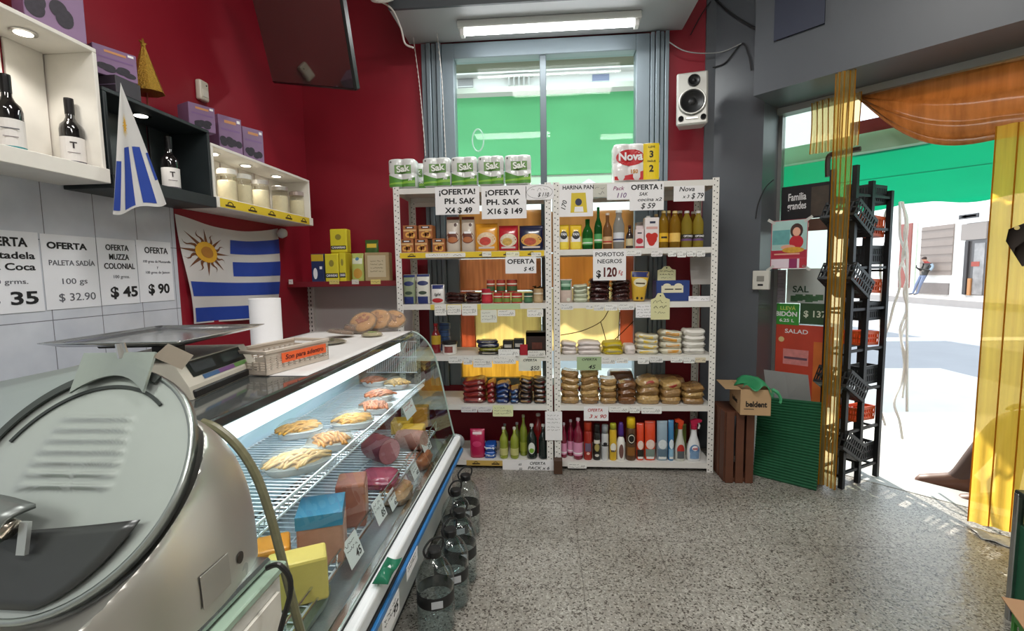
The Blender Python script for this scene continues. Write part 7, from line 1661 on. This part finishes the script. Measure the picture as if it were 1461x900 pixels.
bm = BM(); P = [(ymx-.08, zc), (ymx-.35, zc+hh*.36), (ymx-.35, zc+hh*.2), (ymn+.1, zc+hh*.2), (ymn+.1, zc-hh*.2), (ymx-.35, zc-hh*.2), (ymx-.35, zc-hh*.36)]
f = bm.faces.new([bm.verts.new((XFAC-.35, y, z)) for y, z in P]); bmesh.ops.solidify(bm, geom=[f], thickness=.01); g = obj('white_arrow', bm, PAPER); g.parent = bld; g.matrix_parent_inverse = Matrix.Translation(bld.location).inverted()
# building behind the window
YFA = 14.0
b2 = thing('street_building', 'pale building with small windows seen through the back window', 'building', (0, YFA, 0))
def on_w(nm, x0, y0, x1, y1, d0, d1, m):
    a, b = PY(x0, y1, YFA), PY(x1, y0, YFA); o = obj(nm, bx(a.x, b.x, YFA-d1, YFA-d0, a.z, b.z), m); o.parent = b2; o.matrix_parent_inverse = Matrix.Translation(b2.location).inverted(); return o
o = obj('facade_wall', bx(-14, 8, YFA, YFA+.4, -.1, 7.6), mat('#efece6', .6, noise=.03, scale=1)); o.parent = b2; o.matrix_parent_inverse = Matrix.Translation(b2.location).inverted()
for x0, y0, x1, y1, c in ((654, 113, 675, 136, '#9a9694'), (845, 106, 869, 128, '#8b90ac')):
    on_w('window', x0, y0, x1, y1, -.02, .04, mat(c, .3)); on_w('window_frame', x0-3, y1, x1+3, y1+3, .0, .12, WF); on_w('shutter_slat', x0, (y0+y1)/2-1, x1, (y0+y1)/2+1, .03, .06, WF)
for k in range(5): on_w('balcony_baluster', 726+k*7, 113, 728+k*7, 126, .1, .2, mat('#bdbab4', .6))
on_w('balcony_rail', 720, 109, 760, 113, .05, .25, mat('#c5c2bc', .6)); on_w('cornice', 560, 97, 1000, 101, 0, .3, mat('#cfcbc4', .6))
# eave of the shop above the window, outside
struct(obj('window_outer_lintel', bx(-1.6, 1.6, YB+.171, YB+.34, PY(780, 88, YB+.2).z, 3.4), mat('#6f675d', .6)))
# awnings
AWN = film('#0fae90', .02, .80, .5, .06, 'X', 3); AWW = film('#88bb9c', .05, .70, .5, .10, 'X', 2); AWV = film('#d8e4dc', .02, .6, .5)  # AWW is a paler awning green with window-glass haze put into it
o = thing('window_awning', 'green awning with a scalloped pale hem outside the back window', 'awning')
za, zb = PY(780, 132, 4.05).z, PY(780, 250, 5.55).z; xa, xb_ = -1.9, 1.25
obj('awning_cloth', surf(BM(), lambda u, v: (xa-.1+(xb_-xa+.3)*u, 4.05+1.5*v, za+(zb-za)*v - .05*math.sin(PI*v)), 24, 10, .002), AWW, o, smooth=True)
def hem(u, v): return (xa-.1+(xb_-xa+.3)*u, 5.552, zb-.002-(.05+.10*abs(math.sin(u*PI*7)))*v)
obj('scalloped_hem', surf(BM(), hem, 84, 2, .002), AWV, o); obj('front_bar', bx(xa-.1, xb_+.2, 5.54, 5.56, zb-.012, zb+.012), WHITE, o); obj('wall_bar', bx(xa-.1, xb_+.2, 3.96, 4.06, za-.012, za+.03), WHITE, o)
o = thing('door_awning', 'bright green awning with a wavy lower edge outside the corner door', 'awning')
s0_, s1_ = 5.62, 7.2; z0_, z1_ = PS(1330, 200, s0_).z+.01, PS(1355, 287, s1_).z; ta, tb2 = -2.3, 2.6
def dawn(u, v):
    s = s0_+(s1_-s0_)*v; t = ta+(tb2-ta)*u; return ((s+t)/2, (s-t)/2, z0_+(z1_-z0_)*v - .03*math.sin(PI*v) + (.022*math.sin(u*34) if v > .96 else 0))
obj('awning_cloth', surf(BM(), dawn, 70, 24, .002), AWN, o, smooth=True)
obj('wall_bar', slab(5.55, 5.66, ta, tb2, z0_-.02, z0_+.10), film('#b8d8c4', .02, .5, .5), o)
bm = BM(); tube(bm, [V(dawn(u/20, .38)) + V((0, 0, .006)) for u in range(21)], .006, 5); obj('cloth_seam', bm, mat('#8fe0bc', .5), o)
# red board on the outer wall with letters, beyond the glass
c, w, h = pxrect(1232, 168, 1296, 208, lambda x, y: PS(x, y, 5.75))
o = card('outer_sign_board', w*1.6, h*1.1, mat('#8a3436', .5, noise=.15, scale=6), .02); frame(o, c, *DOORAX); text('OI', h*.42, mat('#d8c4b8', .5), o, -w*.2, -h*.12, .021, .03); tag(o, 'dull red board with two pale letters outside above the awning', 'sign')
# ---------------------------------------------------------------- people
def body_mesh(name, J, E, R, m, sub=2):
    me = bpy.data.meshes.new(name); keys = list(J); me.from_pydata([J[k] for k in keys], [(keys.index(a), keys.index(b)) for a, b in E], [])
    me.materials.append(m); o = bpy.data.objects.new(name, me); COL.objects.link(o)
    md = o.modifiers.new('skin', 'SKIN'); md.use_smooth_shade = True
    if not me.skin_vertices: me.attributes.new('skin', 'FLOAT', 'POINT')
    sv = me.skin_vertices[0].data if me.skin_vertices else None
    for i, k in enumerate(keys):
        r = R[k]; sv[i].radius = (r, r) if not isinstance(r, tuple) else r; sv[i].use_root = (k == 'pelvis')
    s = o.modifiers.new('sub', 'SUBSURF'); s.levels = s.render_levels = sub
    return o
def zones(name, stops, axis='Z'):
    """clothing colours that change at heights of the body itself"""
    m, nt, N, L, b = new_mat(name); tc = N.new('ShaderNodeTexCoord'); sp = N.new('ShaderNodeSeparateXYZ'); L.new(tc.outputs['Object'], sp.inputs[0])
    mr = N.new('ShaderNodeMath'); mr.operation = 'DIVIDE'; mr.inputs[1].default_value = 2.0; L.new(sp.outputs[axis], mr.inputs[0])
    cr = N.new('ShaderNodeValToRGB'); cr.color_ramp.interpolation = 'CONSTANT'; e = cr.color_ramp.elements
    e[0].position = 0; e[0].color = lin(stops[0][1]); e[1].position = stops[1][0]/2; e[1].color = lin(stops[1][1])
    for z, c in stops[2:]: x = e.new(z/2); x.color = lin(c)
    L.new(mr.outputs[0], cr.inputs[0]); L.new(cr.outputs[0], b.inputs['Base Color']); b.inputs['Roughness'].default_value = .7
    return m
def person(J, R, m, label, E=None):
    E = E or [('pelvis', 'waist'), ('waist', 'chest'), ('chest', 'neck'), ('neck', 'head'), ('head', 'crown'), ('chest', 'lsh'), ('lsh', 'lel'), ('lel', 'lwr'), ('lwr', 'lha'), ('chest', 'rsh'), ('rsh', 'rel'), ('rel', 'rwr'), ('rwr', 'rha'),
              ('pelvis', 'lhip'), ('lhip', 'lkn'), ('lkn', 'lan'), ('lan', 'lto'), ('pelvis', 'rhip'), ('rhip', 'rkn'), ('rkn', 'ran'), ('ran', 'rto')]
    for s in 'lr':                                                      # five unequal fingers grown from each palm
        d = (V(J[s+'ha'])-V(J[s+'wr'])).normalized(); sd_ = d.cross(V((0, 0, 1))); sd_ = sd_.normalized() if sd_.length > .1 else V((0, 1, 0)); up_ = sd_.cross(d)
        J[s+'ha'] = tuple(V(J[s+'wr'])+d*.075)
        for k, (off, ln) in enumerate(((-.03, .062), (-.01, .078), (.011, .072), (.03, .056))):
            a_ = V(J[s+'ha'])+sd_*off+d*.012; b_ = a_+d*ln*.55-up_*.006; c_ = a_+d*ln*.9-up_*.026
            for q, pnt in zip('abc', (a_, b_, c_)): J[f'{s}f{k}{q}'] = tuple(pnt); R[f'{s}f{k}{q}'] = .0095 if q != 'c' else .008
            E = E + [(s+'ha', f'{s}f{k}a'), (f'{s}f{k}a', f'{s}f{k}b'), (f'{s}f{k}b', f'{s}f{k}c')]
        a_ = V(J[s+'wr'])+d*.03-sd_*.035; b_ = a_+d*.03-sd_*.018-up_*.01
        J[s+'ta'], J[s+'tb'] = tuple(a_), tuple(b_); R[s+'ta'], R[s+'tb'] = .011, .009; E = E + [(s+'wr', s+'ta'), (s+'ta', s+'tb')]
    o = body_mesh('person', J, E, R, m); return tag(o, label, 'person')
RR = dict(pelvis=(.15, .11), waist=(.14, .10), chest=(.165, .115), neck=.055, head=(.078, .09), crown=(.066, .076), lhip=.09, rhip=.09, lkn=.062, rkn=.062, lan=.042, ran=.042, lto=.036, rto=.036, lsh=.062, rsh=.062, lel=.046, rel=.046, lwr=.032, rwr=.032, lha=(.038, .018), rha=(.038, .018))
# man leaning on the facade with a phone: leans back, feet towards the kerb, looking down. Facing -X, slightly to +Y
f0 = fac(1321, 418); Y0 = f0.y; FZ = .10
Jm = dict(pelvis=(-.20, -.06, .93), waist=(-.13, -.09, 1.08), chest=(-.08, -.12, 1.33), neck=(-.11, -.08, 1.50), head=(-.19, -.04, 1.60), crown=(-.20, -.03, 1.70), lhip=(-.22, -.15, .88), rhip=(-.22, .04, .88), lkn=(-.34, -.10, .48), rkn=(-.38, .08, .48), lan=(-.40, -.05, .08), ran=(-.48, .12, .08), lto=(-.55, .0, .035), rto=(-.62, .2, .035),
          lsh=(-.08, -.30, 1.40), lel=(-.16, -.33, 1.13), lwr=(-.36, -.12, 1.20), lha=(-.42, -.05, 1.24), rsh=(-.10, .07, 1.40), rel=(-.18, .14, 1.13), rwr=(-.38, .06, 1.22), rha=(-.44, .02, 1.26))
o = person(Jm, dict(RR), zones('street_clothes', [(0, '#4a4a4e'), (.07, '#75809a'), (.90, '#3b3834'), (1.46, '#a03a36'), (1.54, '#c08a70')]), 'person in dark jacket and blue jeans leaning on the shutter across the street')
o.location = (XFAC-.22, Y0-.30, FZ)
bm = BM(); lathe(bm, [(.095, -.01), (.099, .03), (.088, .07), (.05, .10), (.001, .108)], 18, (-.195, -.035, 1.655)); h_ = obj('dark_hair', bm, mat('#3a2a26', .7), o, smooth=True)
bm = BM(); lathe(bm, [(.001, -.012), (.012, 0), (.001, .02)], 8, (-.288, -.03, 1.60)); obj('nose', bm, mat('#c08a70', .6), o, smooth=True)
bm = BM(); tube(bm, smoothcurve([(-.08, -.31, 1.42), (-.05, -.345, 1.3), (-.14, -.35, 1.14)], 5), .062, 10); obj('pale_sleeve', bm, mat('#9fb0bd', .7), o, smooth=True)
obj('phone', bx(-.50, -.49, -.05, .02, 1.25, 1.38, .004), BLACK, o)
# person sitting outside the door, one lower leg in view
AN = PZ(1366, 700, -.05); fwd = V((-.75, .45, 0)).normalized(); sdv = V((.45, .75, 0)).normalized()
kn = V((AN.x+.16, AN.y-.12, .46)); hip = kn - fwd*.42 + V((0, 0, .03)); hip2 = hip - sdv*.2
def T(v): return tuple(v)
pel = (hip+hip2)/2 + V((0, 0, .02)); ch = pel - fwd*.04 + V((0, 0, .46)); kn2 = hip2 + fwd*.43 + V((0, 0, -.02)); an2 = V((kn2.x-.02, kn2.y, .03))
Js = dict(pelvis=T(pel), waist=T(pel-fwd*.03+V((0, 0, .18))), chest=T(ch), neck=T(ch+V((0, 0, .17))), head=T(ch+fwd*.04+V((0, 0, .28))), crown=T(ch+fwd*.04+V((0, 0, .38))), lhip=T(hip), rhip=T(hip2), lkn=T(kn), rkn=T(kn2), lan=T(AN+V((0, 0, .09))), ran=T(an2), lto=T(AN+fwd*.08+V((0, 0, .05))), rto=T(an2+fwd*.08+V((0, 0, -.03))),
          lsh=T(ch+sdv*.2+V((0, 0, .06))), rsh=T(ch-sdv*.2+V((0, 0, .06))), lel=T(ch+sdv*.27+V((0, 0, -.2))), rel=T(ch-sdv*.27+V((0, 0, -.2))), lwr=T(kn-fwd*.14+V((0, 0, .10))), rwr=T(kn2-fwd*.14+V((0, 0, .10))), lha=T(kn-fwd*.07+V((0, 0, .095))), rha=T(kn2-fwd*.07+V((0, 0, .095))))
RS = dict(RR); RS.update(lkn=.072, lan=.052, rkn=.072, ran=.052, lto=.03, rto=.03)
o = person(Js, RS, zones('dark_clothes', [(0, '#3a2418'), (.03, '#4a3630'), (.56, '#3a3a44'), (1.10, '#b98a70')]), 'person in dark brown trousers sitting outside behind the broad yellow curtain')
bm = BM(); a_ = AN; 
def shoe(an_, nm):
    bm = BM(); ring = []
    for k, (d_, w_, h_) in enumerate(((-.10, .036, .09), (-.07, .048, .12), (.0, .052, .13), (.07, .052, .10), (.14, .052, .078), (.19, .042, .062), (.212, .018, .035))):
        c_ = an_+fwd*d_; ring.append([bm.verts.new(c_ + sdv*w_*math.cos(t*PI/6) + V((0, 0, max(.0, h_*.5+h_*.5*math.sin(t*PI/6))+.004))) for t in range(12)])
    for p_, q_ in zip(ring, ring[1:]):
        for i in range(12): bm.faces.new((p_[i], p_[(i+1) % 12], q_[(i+1) % 12], q_[i]))
    bm.faces.new(ring[0]); bm.faces.new(ring[-1]); return obj(nm, bm, mat('#5a3626', .5, noise=.15, scale=20), o, smooth=True)
shoe(V((AN.x, AN.y, -.052)), 'brown_shoe'); shoe(V((an2.x, an2.y, -.052)), 'brown_shoe')
bm = BM(); lathe(bm, [(.15, 0), (.15, .02)], 20, (pel.x, pel.y, .36)); 
for k in range(4): a0 = k*PI/2+.4; tube(bm, [(pel.x+.11*math.cos(a0), pel.y+.11*math.sin(a0), .36), (pel.x+.15*math.cos(a0), pel.y+.15*math.sin(a0), -.05)], .014, 8)
tag(obj('wooden_stool', bm, mat('#6a4a30', .6)), 'low wooden stool under the person behind the broad curtain', 'stool')
